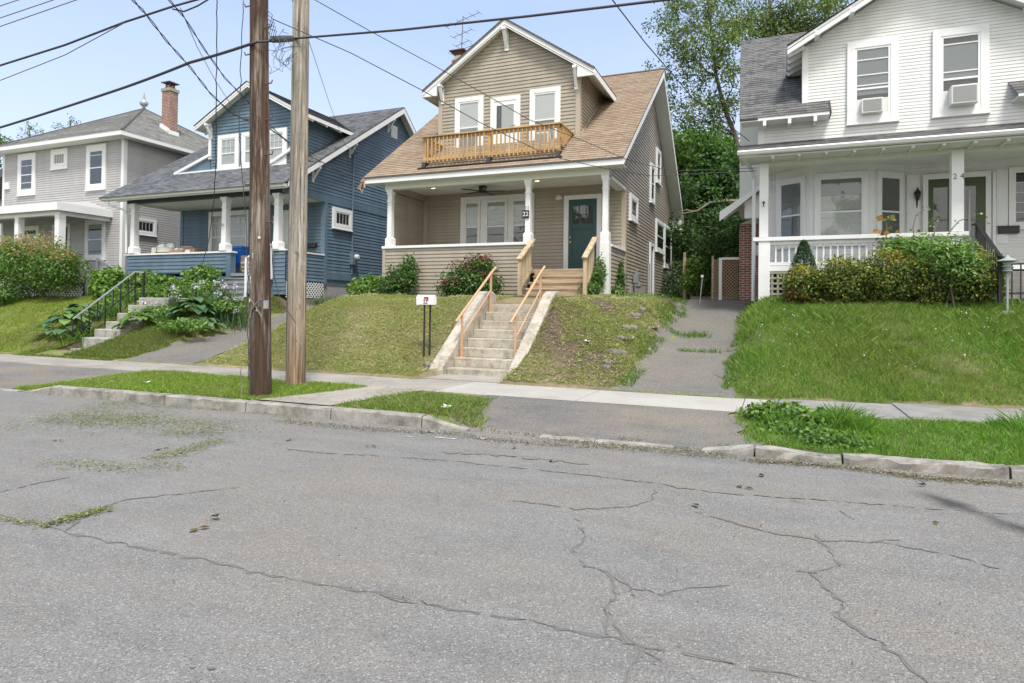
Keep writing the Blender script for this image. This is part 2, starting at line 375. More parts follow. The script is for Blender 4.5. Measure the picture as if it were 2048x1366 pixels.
def tag(o, label, cat, group=None):
    o['label'] = label; o['category'] = cat
    if group: o['group'] = group
    return o
def npmesh(name, V, F, mat, parent=None, cols=None, kind=None, smooth=False):
    """big meshes from arrays: V (n,3), F (m,k), cols per vertex"""
    off = np.array(wl(parent)) if parent else np.zeros(3)
    me = bpy.data.meshes.new(name); n, (m, k) = len(V), F.shape
    me.vertices.add(n); me.vertices.foreach_set('co', (V-off).astype(np.float32).ravel())
    me.loops.add(m*k); me.loops.foreach_set('vertex_index', F.astype(np.int32).ravel())
    me.polygons.add(m); me.polygons.foreach_set('loop_start', np.arange(0, m*k, k, dtype=np.int32))
    try: me.polygons.foreach_set('loop_total', np.full(m, k, np.int32))
    except Exception: pass
    if smooth: me.polygons.foreach_set('use_smooth', np.ones(m, bool))
    me.materials.append(MATS[mat]); me.update(calc_edges=True)
    if cols is not None:
        ca = me.color_attributes.new('col', 'FLOAT_COLOR', 'POINT'); c4 = np.ones((n, 4), np.float32); c4[:, :3] = cols; ca.data.foreach_set('color', c4.ravel())
    o = bpy.data.objects.new(name, me); COL.objects.link(o)
    if parent: o.parent = parent
    if kind: o['kind'] = kind
    return o
def palette(n, cols, w=None, jit=.18):
    cols = np.array(cols); i = RNG.choice(len(cols), n, p=w); c = cols[i]*(1+RNG.normal(0, jit, (n, 1))); return np.clip(c, .004, 1)
def leaves(name, C, size, cols, parent=None, mat='leaf', aspect=.55, nrm=None, droop=.3, kind=None, spread=.75):
    """one small folded leaf of four vertices at every point C"""
    n = len(C); size = np.broadcast_to(size, (n,))*RNG.uniform(.65, 1.35, n)
    N = RNG.normal(0, 1, (n, 3))*spread
    N = N+(nrm if nrm is not None else np.array([0, 0, 1.])); N /= np.linalg.norm(N, axis=1, keepdims=True)
    T = np.cross(N, RNG.normal(0, 1, (n, 3))); T /= np.linalg.norm(T, axis=1, keepdims=True)+1e-9
    T[:, 2] -= droop; T -= N*(T*N).sum(1, keepdims=True); T /= np.linalg.norm(T, axis=1, keepdims=True)+1e-9
    B = np.cross(N, T); s = size[:, None]
    V = np.stack([C, C+T*s*.5+B*s*aspect*.5+N*s*.1, C+T*s, C+T*s*.5-B*s*aspect*.5+N*s*.1], 1).reshape(-1, 3)
    F = np.arange(4*n).reshape(n, 4); return npmesh(name, V, F, mat, parent, np.repeat(cols, 4, 0), kind)
def blob_pts(c, r, n, inner=.35, zmin=None):
    """points through the outer shell of a lumpy ellipsoid, with outward normals"""
    d = RNG.normal(0, 1, (n, 3)); d /= np.linalg.norm(d, axis=1, keepdims=True)
    k = RNG.uniform(inner**2, 1, n)**.5
    ph = RNG.uniform(0, 6, 6); lump = 1+.13*np.sin(3.1*d[:, 0]*2+ph[0])*np.sin(2.7*d[:, 1]*2+ph[1])+.11*np.sin(6*d[:, 2]+ph[2]+4*d[:, 0])+RNG.normal(0, .06, n)
    P = np.array(c)+d*np.array(r)*(k*lump)[:, None]; ok = np.ones(n, bool) if zmin is None else P[:, 2] > zmin
    return P[ok], d[ok]
# ------------------------------------------------------------------ terrain
def interp(y, pts):
    xs = [p[0] for p in pts]; zs = [p[1] for p in pts]
    return sum(np.interp(np.asarray(y, float)+d, xs, zs) for d in (-.3, -.15, 0, .15, .3))/5
PL = [(10.6, .19), (11.5, .62), (12.5, 1.08), (13.5, 1.5), (14.3, 1.74), (15.5, 1.86), (17, 1.9)]
PG = [(10.4, .1), (11.5, .42), (13, .98), (14.5, 1.5), (16, 1.82), (17.5, 1.9)]
PW = [(10.65, .17), (10.8, .22), (12, .7), (13.5, 1.25), (15, 1.68), (16.2, 1.84), (17, 1.88)]
PB = [(10.6, .2), (11.6, .55), (13, 1.1), (14.5, 1.65), (16, 1.86), (17, 1.9)]
PD1 = [(10.5, .19), (12, .5), (14, .82), (16, 1.3), (19, 1.8), (22, 1.9)]
PD2 = [(10.5, .19), (13, .68), (15, 1.1), (17, 1.55), (19, 1.83), (21, 1.9)]
ZX = [-21.6, -14.55, -11.75, -2.35, -.5]; ZW = [1.0, .45, .5, .55, .35]
def sst(a, b, x): t = np.clip((x-a)/(b-a), 0, 1); return t*t*(3-2*t)
def kY(x): return 7.12+.028*np.minimum(np.asarray(x, float), 2)
def hummock(x, y): return .025*np.sin(2.1*x+.7*y)+.02*np.sin(3.7*y-1.3*x+1)+.012*np.sin(7*x+5*y)
def drop(x):
    """height of the kerb line above the gutter: full kerb, or flush where a driveway crosses"""
    x = np.asarray(x, float)
    return .142*(sst(-12.0, -11.0, x)*(1-sst(-3.95, -3.45, x))+.52*sst(-.75, -.1, x))+.008
def gz(x, y):
    x = np.asarray(x, float); y = np.asarray(y, float); P = [PG, PB, PD1, PL, PD2, PW]
    z = interp(y, P[0])
    for e, w, p in zip(ZX, ZW, P[1:]): z = z+(interp(y-.2*np.clip(x, 0, 6)*(1-sst(12, 15, y)) if p is PW else y, p)-z)*sst(e-w, e+w, x)
    hm = hummock(x, y)*sst(10.7, 11.8, y)*(1-sst(15.5, 17, y)); drv = ((x > -14.2) & (x < -12.1)) | ((x > -2.0) & (x < -.9)); z = z+np.where(drv, 0, hm)
    k = kY(x)+.15; front = drop(x)+(.165-drop(x))*np.clip((y-k)/(9-k), 0, 1)
    z = np.where(y < 10.45+.2*np.clip(x, 0, 6), front, z)
    z = np.where(y < k-.02, -.06, z)
    # cut where the two concrete stairs stand
    for (xa, xb, ya, yb) in ((-6.1, -4.55, 10.45, 13.75), (-17.7, -16.45, 11.0, 13.7)):
        ins = (x > xa) & (x < xb) & (y > ya) & (y < yb); z = np.where(ins, np.minimum(z, np.maximum(.15, (y-11.0)*.5)), z)
    near = np.exp(-((x+6.5)/.55)**2)+.6*np.exp(-((x+17.95)/.4)**2); z = z-.17*near*sst(10.7, 11.2, y)*(1-sst(12.6, 13.6, y))
    chk = .36+.737*(y-11.16)-.05; wt = np.exp(-(np.maximum(0, -(x+4.42))*9+np.maximum(0, x+4.42)/.55)**2)*sst(11.1, 11.5, y)*(1-sst(13.1, 13.8, y))*(x > -4.56); z = np.where(chk > z, z+(chk-z)*wt, z)
    return z
def gz1(x, y): return float(gz(np.array([x]), np.array([y]))[0])
def grid(name, xs, ys, dz, mat, kind, mask=None, cols=None, zf=None):
    X, Y = np.meshgrid(xs, ys); Z = (zf or gz)(X, Y)+dz; nx, ny = len(xs), len(ys)
    V = np.stack([X, Y, Z], -1).reshape(-1, 3); i = np.arange(nx*ny).reshape(ny, nx)
    F = np.stack([i[:-1, :-1], i[:-1, 1:], i[1:, 1:], i[1:, :-1]], -1).reshape(-1, 4)
    if mask is not None:
        c = V[F].mean(1); F = F[mask(c[:, 0], c[:, 1])]
    return npmesh(name, V, F, mat, None, cols(X.ravel(), Y.ravel()) if cols else None, kind, smooth=True)
def n2(x, y, s, seed=0):
    """cheap smooth value noise in -1..1"""
    r = np.random.default_rng(seed); a = 0
    for k in range(5):
        f = s*1.7**k*(.8+.4*r.random()); th = r.uniform(0, 6.28); a = a+np.sin(f*(x*np.cos(th)+y*np.sin(th))+r.uniform(0, 6.28)+1.3*np.sin(f*.6*(y*np.cos(th)-x*np.sin(th))))/1.25**k
    return a/2.6
GREEN, SOIL, DRY = np.array([.14, .18, .05]), np.array([.15, .113, .08]), np.array([.3, .26, .145])
def soilcols(x, y):
    t = n2(x, y, 1.1, 3)[:, None]; c = GREEN+(DRY-GREEN)*np.clip(.4+.5*t, 0, 1)
    tan_l = ((x > -11.8) & (x < -2.3) & (y > 10.4) & (y < 16))[:, None]
    c = np.where(tan_l, SOIL+(DRY-SOIL)*np.clip(.55+.5*t, 0, 1), c)
    bank = ((x > -4.8) & (x < -2.2) & (y > 10.4) & (y < 15))[:, None]; c = np.where(bank, SOIL*(1+.3*t)+(DRY-SOIL)*np.clip(.15+.4*t, 0, 1), c)
    bed = (((x > -21) & (x < -14.6) & (y > 11)) | (y > 15.6))[:, None]; c = np.where(bed, SOIL*.8*(1+.3*t), c)
    lawn = (x > -.45)[:, None]; c = np.where(lawn, np.array([.07, .1, .026])+(DRY*.8-np.array([.07, .1, .026]))*np.clip(.25+.6*t, 0, 1), c)
    drv = (((x > -14.5) & (x < -11.9)) | ((x > -2.4) & (x < -.5)))[:, None] & (y > 17.)[:, None]; c = np.where(drv, np.array([.16, .15, .135])*(1+.2*t), c)
    return c
xs = np.concatenate([[-900, -400, -200, -120, -80, -60, -48, -42], np.arange(-38, -22, .4), np.arange(-22, 8, .17), np.arange(8, 24, 1.), [30, 40, 60, 100, 200, 400, 900]])
ys = np.concatenate([[-900, -300, -100, -40, -15, 0, 5, 6.4], np.arange(6.7, 17.2, .15), np.arange(17.2, 30, .8), [34, 40, 50, 70, 100, 160, 300, 900]])
grid('ground', xs, ys, 0, 'ground_soil', 'structure', cols=soilcols)
# road sheet with its cracks and seams as thin sheets of the same object
rb = MB()
rx = np.concatenate([[-700, -200, -80, -40], np.arange(-25, 14, 1.), [20, 40, 80, 200, 700]])
for a, b in zip(rx[:-1], rx[1:]):
    rb.add([(a, -6, 0), (b, -6, 0), (b, kY(b)+.02, 0), (a, kY(a)+.02, 0)], [[0, 1, 2, 3]], 0)
RIB = [0]
def ribbon(mb, px, w, m, z=.004, rough=.35, taper=True, sub=5):
    RIB[0] += 1; z += RIB[0]*.00004
    P = [at(u, v, Z=0)[:2] for u, v in px]; Q = []
    for a, b in zip(P[:-1], P[1:]):
        L = np.hypot(*(b-a)); n = max(2, int(L/.05)); nrm = np.array([-(b-a)[1], (b-a)[0]])/max(L, 1e-6)
        for k in range(n): Q.append(a+(b-a)*k/n+nrm*random.gauss(0, .011)*(1 if k else .3))
    Q.append(P[-1]); n = len(Q); last = None
    for i, q in enumerate(Q):
        d = Q[min(i+1, n-1)]-Q[max(i-1, 0)]; L = np.hypot(*d)+1e-9; nr = np.array([-d[1], d[0]])/L
        ww = w*(1+random.uniform(-rough, rough)*1.6)*(min(1, i/6+.3, (n-1-i)/6+.3) if taper else 1)*.5
        cur = (q+nr*ww, q-nr*ww)
        if last is not None and random.random() > .045: mb.add([(*last[0], z), (*cur[0], z), (*cur[1], z), (*last[1], z)], [[0, 1, 2, 3]], m)
        last = cur
CR = [([(0, 1030), (40, 1045), (100, 1055), (150, 1070), (200, 1078), (250, 1088), (350, 1110), (430, 1125), (520, 1145), (620, 1165), (700, 1178), (780, 1190), (880, 1212), (960, 1227), (1024, 1236), (1080, 1248), (1140, 1262), (1200, 1273), (1250, 1280), (1262, 1290), (1330, 1300), (1400, 1313), (1470, 1328), (1530, 1342), (1600, 1356), (1680, 1375)], .012),
 ([(1145, 1032), (1160, 1050), (1170, 1072), (1165, 1085), (1142, 1098), (1155, 1120), (1170, 1132), (1215, 1145), (1225, 1165), (1232, 1190), (1218, 1205), (1212, 1225), (1213, 1250), (1215, 1270)], .013),
 ([(1215, 1150), (1240, 1165), (1265, 1178), (1300, 1181), (1325, 1192), (1345, 1182), (1400, 1175), (1460, 1172)], .008),
 ([(1216, 1225), (1232, 1240), (1240, 1262), (1258, 1280), (1275, 1290), (1272, 1320), (1255, 1345), (1248, 1372)], .013), ([(1232, 1190), (1265, 1180)], .006),
 ([(1630, 1068), (1650, 1090), (1675, 1125), (1680, 1132), (1640, 1142), (1617, 1147), (1640, 1165), (1660, 1185), (1685, 1205), (1688, 1215), (1675, 1225), (1695, 1245), (1720, 1262), (1760, 1285), (1800, 1312), (1830, 1345), (1860, 1372)], .012),
 ([(1617, 1147), (1590, 1145)], .007), ([(1688, 1215), (1660, 1228)], .006),
 ([(1024, 1003), (1075, 1007), (1150, 1020), (1250, 1015), (1300, 1002), (1310, 975)], .010), ([(1390, 1025), (1450, 1040), (1500, 1055), (1560, 1070), (1640, 1082), (1750, 1085), (1800, 1080)], .011),
 ([(1750, 1083), (1900, 1110), (1980, 1135), (2048, 1145)], .009), ([(1580, 1000), (1620, 1012)], .01), ([(1680, 1022), (1710, 1040)], .011), ([(130, 1065), (180, 1022), (250, 1000), (480, 975)], .008), ([(0, 985), (70, 968), (140, 955)], .009), ([(760, 1190), (800, 1205), (860, 1211)], .006), ([(1275, 1290), (1330, 1330)], .006), ([(1130, 1235), (1180, 1240)], .006)]
for k_, (px, w) in enumerate(CR):
    for ww, mm, zz in ((w*1.6, 4, .003), (w*.45, 1, .004)): random.seed(100+k_); ribbon(rb, px, ww, mm, z=zz, rough=.8)
SEAM = [(560, 897), (630, 905), (750, 912), (900, 922), (1024, 935), (1150, 948), (1300, 965), (1420, 985), (1560, 995), (1700, 1005), (1830, 1015), (2048, 1030)]
ribbon(rb, SEAM, .016, 2, rough=.8); ribbon(rb, [(880, 905), (1024, 912), (1140, 925), (1180, 930)], .07, 2, rough=.8)
for px, w in (([(850, 863), (868, 866)], .1), ([(870, 875), (900, 878), (915, 879)], .06), ([(805, 873), (825, 875)], .06), ([(955, 876), (972, 879)], .08), ([(835, 871), (848, 872)], .05)): ribbon(rb, px, w, 3, z=.005, rough=.6, taper=True)
ribbon(rb, [(415, 1337), (430, 1339)], .03, 1); ribbon(rb, [(380, 1335), (392, 1336)], .02, 1)
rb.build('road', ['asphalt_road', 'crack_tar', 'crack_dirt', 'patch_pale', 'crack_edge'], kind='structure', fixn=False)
# sidewalk slabs
sw = MB()
def slabs(x0, x1, y0f, y1f, step, m, z=.18, gap=.012):
    x = x0
    while x < x1-.05:
        e = min(x+step, x1); a, b = x+gap/2, e-gap/2
        tz = [random.uniform(-.006, .006) for _ in range(4)]
        zz = lambda xx: z
        p = [(a, y0f(a), zz(a)+tz[0]), (b, y0f(b), zz(b)+tz[1]), (b, y1f(b), zz(b)+tz[2]), (a, y1f(a), zz(a)+tz[3])]
        sw.prism([(q[0], q[1], q[2]-.1) for q in p], (0, 0, .1), m); x = e
slabs(-40, -5.05, lambda x: 9.02+.01*(x+5), lambda x: 10.5+.012*(x+5), 1.5, 0)
slabs(-5.05, -.42, lambda x: 9.0, lambda x: 10.45, 2.35, 1, .185); slabs(-.42, .0, lambda x: 8.99, lambda x: 10.45, .5, 1, .185)
slabs(.0, 9, lambda x: 9.05+.2*min(x, 6), lambda x: 10.6+.2*min(x, 6), 1.6, 2, .187)
sw.add([(-6.95, 7.1, .165), (-5.6, 7.1, .165), (-5.25, 9.02, .184), (-6.35, 9.02, .184)], [[0, 1, 2, 3]], 0)
sw.prism([(-6.12, 10.48, .05), (-4.55, 10.44, .05), (-4.6, 11.27, .05), (-6.06, 11.27, .05)], (0, 0, .155), 0)
sw.build('sidewalk', ['concrete_old', 'concrete_new', 'concrete_dull'], kind='structure', bevel=.006)
# driveways, following the ground 8 mm up
jl = lambda y: .06*n2(np.zeros_like(y), y, 1.7, 5)+.02*n2(np.zeros_like(y), y, 9, 6)
def strip(name, ys, xl, xr, dz, mat, nx=12):
    Y = np.asarray(ys); t = np.linspace(0, 1, nx); L, Rr = xl(Y), xr(Y); X = L[:, None]+(Rr-L)[:, None]*t; YY = np.repeat(Y[:, None], nx, 1); Z = gz(X, YY)+dz; V = np.stack([X, YY, Z], -1).reshape(-1, 3); i = np.arange(len(Y)*nx).reshape(len(Y), nx)
    return npmesh(name, V, np.stack([i[:-1, :-1], i[:-1, 1:], i[1:, 1:], i[1:, :-1]], -1).reshape(-1, 4), mat, None, None, 'structure', True)
YL = lambda a, b, st=.06: np.arange(a, b, st)
strip('driveway', YL(10.4, 20.5), lambda y: -14.3+jl(y), lambda y: -12.05+jl(y+9), .014, 'asphalt_drive', 20)
for a, b in ((10.4, 21.6),): strip('driveway', YL(a, b), lambda y: -2.28-.28*np.exp(-(y-10.4)*1.6)+jl(y), lambda y: -.6+jl(y+4), .014, 'asphalt_drive', 16)
strip('driveway_apron', YL(7.06, 9.02, .05), lambda y: -3.78-.25*(y-7.3)+.08*np.sin(5*y)+.03*np.sin(17*y), lambda y: -.5+.18*(9-y)+.08*np.sin(7*y)+.03*np.sin(19*y), .014, 'asphalt_apron', 40)
strip('driveway_apron', YL(6.75, 9.05, .06), lambda y: -18+0*y, lambda y: -12.2+.4*(y-7)+.05*np.sin(9*y), .016, 'asphalt_apron', 50)
# kerb of long stones
kb = MB()
def kstone(x0, x1, h0, h1, w=.15, rough=0.):
    n = max(2, int((x1-x0)/.12)); ring = []
    for i in range(n+1):
        x = x0+(x1-x0)*i/n; y = float(kY(x)); h = h0+(h1-h0)*i/n; j = lambda a: random.uniform(-a, a)
        r = .004+rough
        ring.append([(x, y-.004+j(r), -.05), (x, y+j(r), h-.02+j(r)), (x, y+.018+j(r*.6), h+j(r*.7)), (x, y+w+j(r), h+j(r*.5)), (x, y+w, -.05)])
    for a, b in zip(ring[:-1], ring[1:]):
        for k in range(4): kb.add([a[k], b[k], b[k+1], a[k+1]], [[0, 1, 2, 3]], 0)
    kb.add(ring[0], [[0, 1, 2, 3, 4]], 0); kb.add(ring[-1], [[4, 3, 2, 1, 0]], 0)
for a, b, h0, h1, r in ((-11.75, -11.05, .02, .14, .006), (-11.04, -8.52, .147, .152, .006), (-8.5, -6.95, .15, .15, .006), (-6.93, -5.5, .152, .15, .005), (-5.48, -4.12, .155, .15, .006), (-4.1, -3.5, .14, .015, .008), (-2.55, -1.9, .02, .022, .006), (-1.88, -1.02, .022, .018, .006),
                        (-.72, -.2, .02, .10, .016), (-.18, .62, .105, .07, .02), (.64, 2.0, .095, .105, .02), (2.02, 3.8, .108, .112, .014), (3.82, 6.5, .112, .112, .008), (-13.6, -11.9, .015, .015, .004), (-15.8, -13.62, .015, .015, .004), (-19, -15.82, .015, .015, .004)):
    kstone(a, b, h0, h1, .15, r)
kb.build('kerb', 'kerb_stone', kind='structure')
# ------------------------------------------------------------------ grass, blade by blade
def blades(name, n, x0, x1, y0, y1, mask, h, w, pal, pw=None, dz=0., lean=.5, jit=.2, patch=None, hz=None, lay=1.):
    x = RNG.uniform(x0, x1, n); y = RNG.uniform(y0, y1, n); ok = mask(x, y); x, y = x[ok], y[ok]; n = len(x)
    z = gz(x, y)+dz; pn = n2(x, y, 1.6, 21); hh = h*RNG.uniform(.45, 1.3, n)*(1+.35*pn)
    if hz is not None: hh = hh*hz(x, y)
    th = RNG.uniform(0, 6.283, n); la = RNG.uniform(0, 6.283, n); le = hh*np.abs(RNG.normal(0, lean, n)); ww = w*RNG.uniform(.6, 1.4, n)
    b = np.stack([x, y, z-.01], 1); dx = np.stack([np.cos(th)*ww/2, np.sin(th)*ww/2, 0*x], 1); l = np.stack([np.cos(la)*le, np.sin(la)*le, hh*lay], 1)
    V = np.stack([b-dx, b+dx, b+l*.55+dx*.7+np.array([0, 0, .08])*hh[:, None], b+l], 1).reshape(-1, 3)
    F = np.arange(4*n).reshape(n, 4)
    c = palette(n, pal, pw, jit)
    if patch is not None: c = c*(1-patch[0]*np.clip(.5+.5*n2(x, y, patch[2], 31), 0, 1)[:, None])+np.array(patch[1])*patch[0]*np.clip(.5+.5*n2(x, y, patch[2], 31), 0, 1)[:, None]
    return npmesh(name, V, F, 'blade', None, np.repeat(c, 4, 0), 'stuff')
LUSH = [(0.138, 0.287, 0.037), (0.184, 0.333, 0.052), (0.098, 0.218, 0.030), (0.230, 0.356, 0.075), (0.333, 0.333, 0.138)]
CUT = [(0.324, 0.360, 0.108), (0.408, 0.396, 0.180), (0.216, 0.318, 0.072), (0.504, 0.462, 0.264), (0.156, 0.252, 0.050)]
inst = lambda x, y: ~((x > -6.38) & (x < -4.46) & (y > 11.05) & (y < 13.8)) & ~((x > -6.12) & (x < -4.58) & (y < 11.2) & (y > 10.3)) & ~((x > -17.65) & (x < -16.5) & (y > 10.4) & (y < 13.65))
wl_mask = lambda x, y: (y > 10.62+.2*np.clip(x, 0, 6)+.1*n2(x, y, 2.2, 41)+.05*n2(x, y, 7, 42)) & (x > -.62+.13*n2(x, y, 2.5, 8)) & (n2(x, y, 1.3, 61) < 2)
blades('tall_grass', 125000, -.8, 6.6, 10.5, 16.0, wl_mask, .15, .010, LUSH, [.28, .27, .2, .13, .12], 0, .65, patch=(.4, (.27, .255, .09), 1.2), hz=lambda x, y: (1-.35*(1-sst(11.2, 13.2, y)))*(1-.6*sst(.35, .75, n2(x, y, 1.3, 61))))
blades('tall_grass', 56000, -.7, 6.6, 7.3, 10.4, lambda x, y: (y > kY(x)+.115) & (y < 9.1+.2*np.clip(x, 0, 6)+.18*n2(x, y, 3, 43)) & (x > -.32+.2*n2(x, y, 2, 44)), .085, .010, LUSH, [.35, .3, .25, .08, .02], 0, .7, hz=lambda x, y: .7+1.6*sst(.25, .7, n2(x, y, 2.1, 77))*sst(7.7, 8.5, y))
tl = lambda x, y: (y > 10.53+.05*n2(x, y, 4, 45)) & (x < -2.35+.1*n2(x, y, 3, 46)) & (x > -11.95+.12*n2(x, y, 2.6, 47)) & inst(x, y)
blades('cut_grass', 150000, -12.1, -6.3, 10.45, 16.1, lambda x, y: tl(x, y) & (n2(x, y, 2.3, 48) < 2), .04, .014, CUT, [.3, .26, .2, .16, .08], 0, 1.7, patch=(.3, (.14, .2, .05), 1.5))
blades('cut_grass', 66000, -4.6, -2.1, 10.5, 16.1, lambda x, y: tl(x, y) & (n2(x, y, 2.6, 49) < .35+.6*sst(-3.1, -2.5, x)), .045, .013, CUT, [.2, .2, .32, .13, .15], 0, 1.5)
blades('lawn_grass', 210000, -38, -16.3, 9.9, 16.2, lambda x, y: (y > 10.32) & inst(x, y) & (x < -17.7+.15*n2(x, y, 2, 50)), .055, .02, [(.21, .32, .045), (.25, .35, .055), (.165, .275, .038), (.3, .33, .09)], None, 0, .9, patch=(.3, (.3, .27, .1), .8))
blades('cut_grass', 75000, -18.2, -14.1, 10.25, 16, lambda x, y: inst(x, y) & (x < -14.4+.15*n2(x, y, 2, 51)) & (n2(x, y, 2.4, 66) < .9), .075, .016, [(.15, .22, .045), (.11, .18, .036), (.24, .23, .09)], None, 0, .9)
strip_mask = lambda x, y: (y > kY(x)+.15) & (y < 9.02+.06*n2(x, y, 4, 52)) & (x > -12.2+.5*(y-7)*.6)
blades('verge_grass', 70000, -12.2, -6.3, 6.9, 9.1, lambda x, y: strip_mask(x, y) & (x < -6.85+.33*(y-7.1)), .065, .011, [(0.201, 0.342, 0.045), (0.260, 0.389, 0.065), (0.153, 0.271, 0.035), (0.366, 0.354, 0.147)], [.35, .3, .25, .1], 0, .75, patch=(.3, (.26, .24, .09), 2.))
blades('verge_grass', 22000, -5.75, -3.2, 7.0, 9.05, lambda x, y: (y > kY(x)+.15) & (x > -5.6+.22*(y-7)+.1*n2(x, y, 4, 53)) & (x < -3.55-.27*(y-7.3)+.15*n2(x, y, 3, 54)) & (y < 8.7+.2*n2(x, y, 3, 57)), .075, .010, [(.17, .28, .05), (.23, .31, .075), (.125, .21, .04), (.31, .3, .145)], None, 0, .8)
# weeds in the driveway joints and along the gutter
blades('joint_weeds', 26000, -2.6, -.4, 10.6, 18, lambda x, y: (((np.abs(y-14.35-.2*(x+1.5)-.1*n2(x, y, 2, 12)) < .13) & (n2(x, y, 2.2, 10) > -.15)) | ((np.abs(y-13.1-.06*n2(x, y, 2, 13)) < .06) & (n2(x, y, 2.5, 11) > .1)) | ((np.abs(x+.66-.1*n2(x, y, 3, 8)) < .14) & (n2(x, y, 3, 9) > -.3)) | ((np.abs(x+2.3-.15*n2(x, y, 3, 18)) < .16) & (n2(x, y, 3, 19) > -.2))), .09, .012, [(.12, .23, .036), (.16, .27, .05), (.1, .17, .03)], None, .02, .8)
blades('joint_weeds', 3500, -4.2, -.4, 6.9, 7.6, lambda x, y: (np.abs(y-kY(x)-.1) < .16) & (n2(x, y, 4, 55) > .1), .045, .012, [(.1, .14, .03), (.2, .17, .09), (.15, .14, .06)], None, .0, .9)
# dry clippings and litter of leaves lying on the road, and debris along the kerb foot
def scatter_lines(lines):
    P = []
    for px, w, n in lines:
        q = [at(u, v, Z=0)[:2] for u, v in px]; L = [np.hypot(*(b-a)) for a, b in zip(q[:-1], q[1:])]
        for a, b, l in zip(q[:-1], q[1:], L):
            k = int(n*l/sum(L)); t = RNG.random((k, 1)); P.append(a+(b-a)*t+RNG.normal(0, w, (k, 2))*np.array([1.2, .8]))
    return np.concatenate(P)
def flat(name, P, s, pal, pw=None, z=.006, asp=.18):
    n = len(P); C = np.column_stack([P, np.full(n, z)+RNG.uniform(0, .012, n)])
    return leaves(name, C, s, palette(n, pal, pw, .25), None, 'dry', asp, np.array([0, 0, 3.]), 0., 'stuff', .5)
CLIP = [([(120, 842), (250, 848), (340, 843), (450, 858), (470, 852)], .3, 4200), ([(240, 802), (215, 818), (130, 840), (95, 838)], .22, 2600), ([(300, 828), (250, 838), (180, 842)], .3, 2600), ([(260, 806), (340, 815), (500, 822), (600, 838)], .09, 1600), ([(440, 882), (390, 895), (340, 912), (300, 918)], .075, 1300), ([(110, 925), (180, 932), (260, 938), (330, 930), (360, 935)], .12, 900), ([(100, 830), (500, 870)], .6, 1500), ([(92, 1052), (150, 1035), (215, 1018)], .035, 900), ([(0, 1038), (70, 1050)], .03, 160), ([(330, 868), (420, 865)], .15, 800), ([(0, 850), (80, 860)], .2, 300)]
flat('grass_clippings', scatter_lines(CLIP)[::2], .045, [(.15, .19, .06), (.22, .23, .1), (.1, .15, .04), (.14, .12, .06), (.28, .26, .14)], [.3, .28, .2, .08, .14])
flat('gutter_debris', scatter_lines([([(560, 842), (720, 858), (900, 868), (975, 880), (1080, 888), (1240, 897), (1450, 915)], .1, 3600), ([(1500, 922), (1600, 928), (1700, 937), (1850, 957), (2048, 972)], .075, 3400), ([(1090, 878), (1250, 893), (1470, 910)], .1, 1500)]), .026, [(.17, .145, .105), (.25, .215, .15), (.12, .1, .07), (.34, .3, .22), (.2, .2, .09)], None, asp=.35)
flat('scattered_leaf_bits', np.column_stack([RNG.uniform(-9, 4, 420), RNG.uniform(2.2, 7, 420)]), .022, [(.1, .13, .04), (.2, .19, .08), (.12, .08, .05)], None, asp=.4)
lf = np.array([at(u, v, Z=0)[:2] for u, v in ((420, 1040), (395, 1059), (1865, 1045), (1390, 1009), (1485, 978), (1524, 954), (860, 865), (1030, 898), (742, 895), (582, 880), (1855, 972), (118, 883), (325, 900), (1100, 922))])
flat('fallen_leaves', np.repeat(lf, 2, 0)+RNG.normal(0, .02, (2*len(lf), 2)), .075, [(.05, .09, .02), (.14, .12, .04), (.1, .06, .04)], None, asp=.5)

def flat_on(name, n, x0, x1, y0, y1, mask, sz, pal, asp=.16):
    x = RNG.uniform(x0, x1, n); y = RNG.uniform(y0, y1, n); ok = mask(x, y); x, y = x[ok], y[ok]; C = np.stack([x, y, gz(x, y)+RNG.uniform(.012, .05, len(x))], 1)
    return leaves(name, C, sz, palette(len(x), pal, None, .25), None, 'dry', asp, np.array([0, -.8, 2.2]), .1, 'stuff', .6)
HAY = [(.28, .25, .12), (.34, .31, .17), (.2, .24, .085), (.2, .15, .09), (.13, .1, .065)]
flat_on('dry_clippings', 8500, -4.7, -2.1, 10.5, 15.5, tl, .07, HAY)
flat_on('dry_clippings', 20000, -12, -6.3, 10.5, 15.5, lambda x, y: tl(x, y) & (n2(x, y, 1.2, 91) > -.2), .065, HAY[:3])
flat_on('dry_clippings', 5000, -12, -3.4, 7, 9, lambda x, y: strip_mask(x, y) & (n2(x, y, 2.2, 92) > .0), .05, HAY)
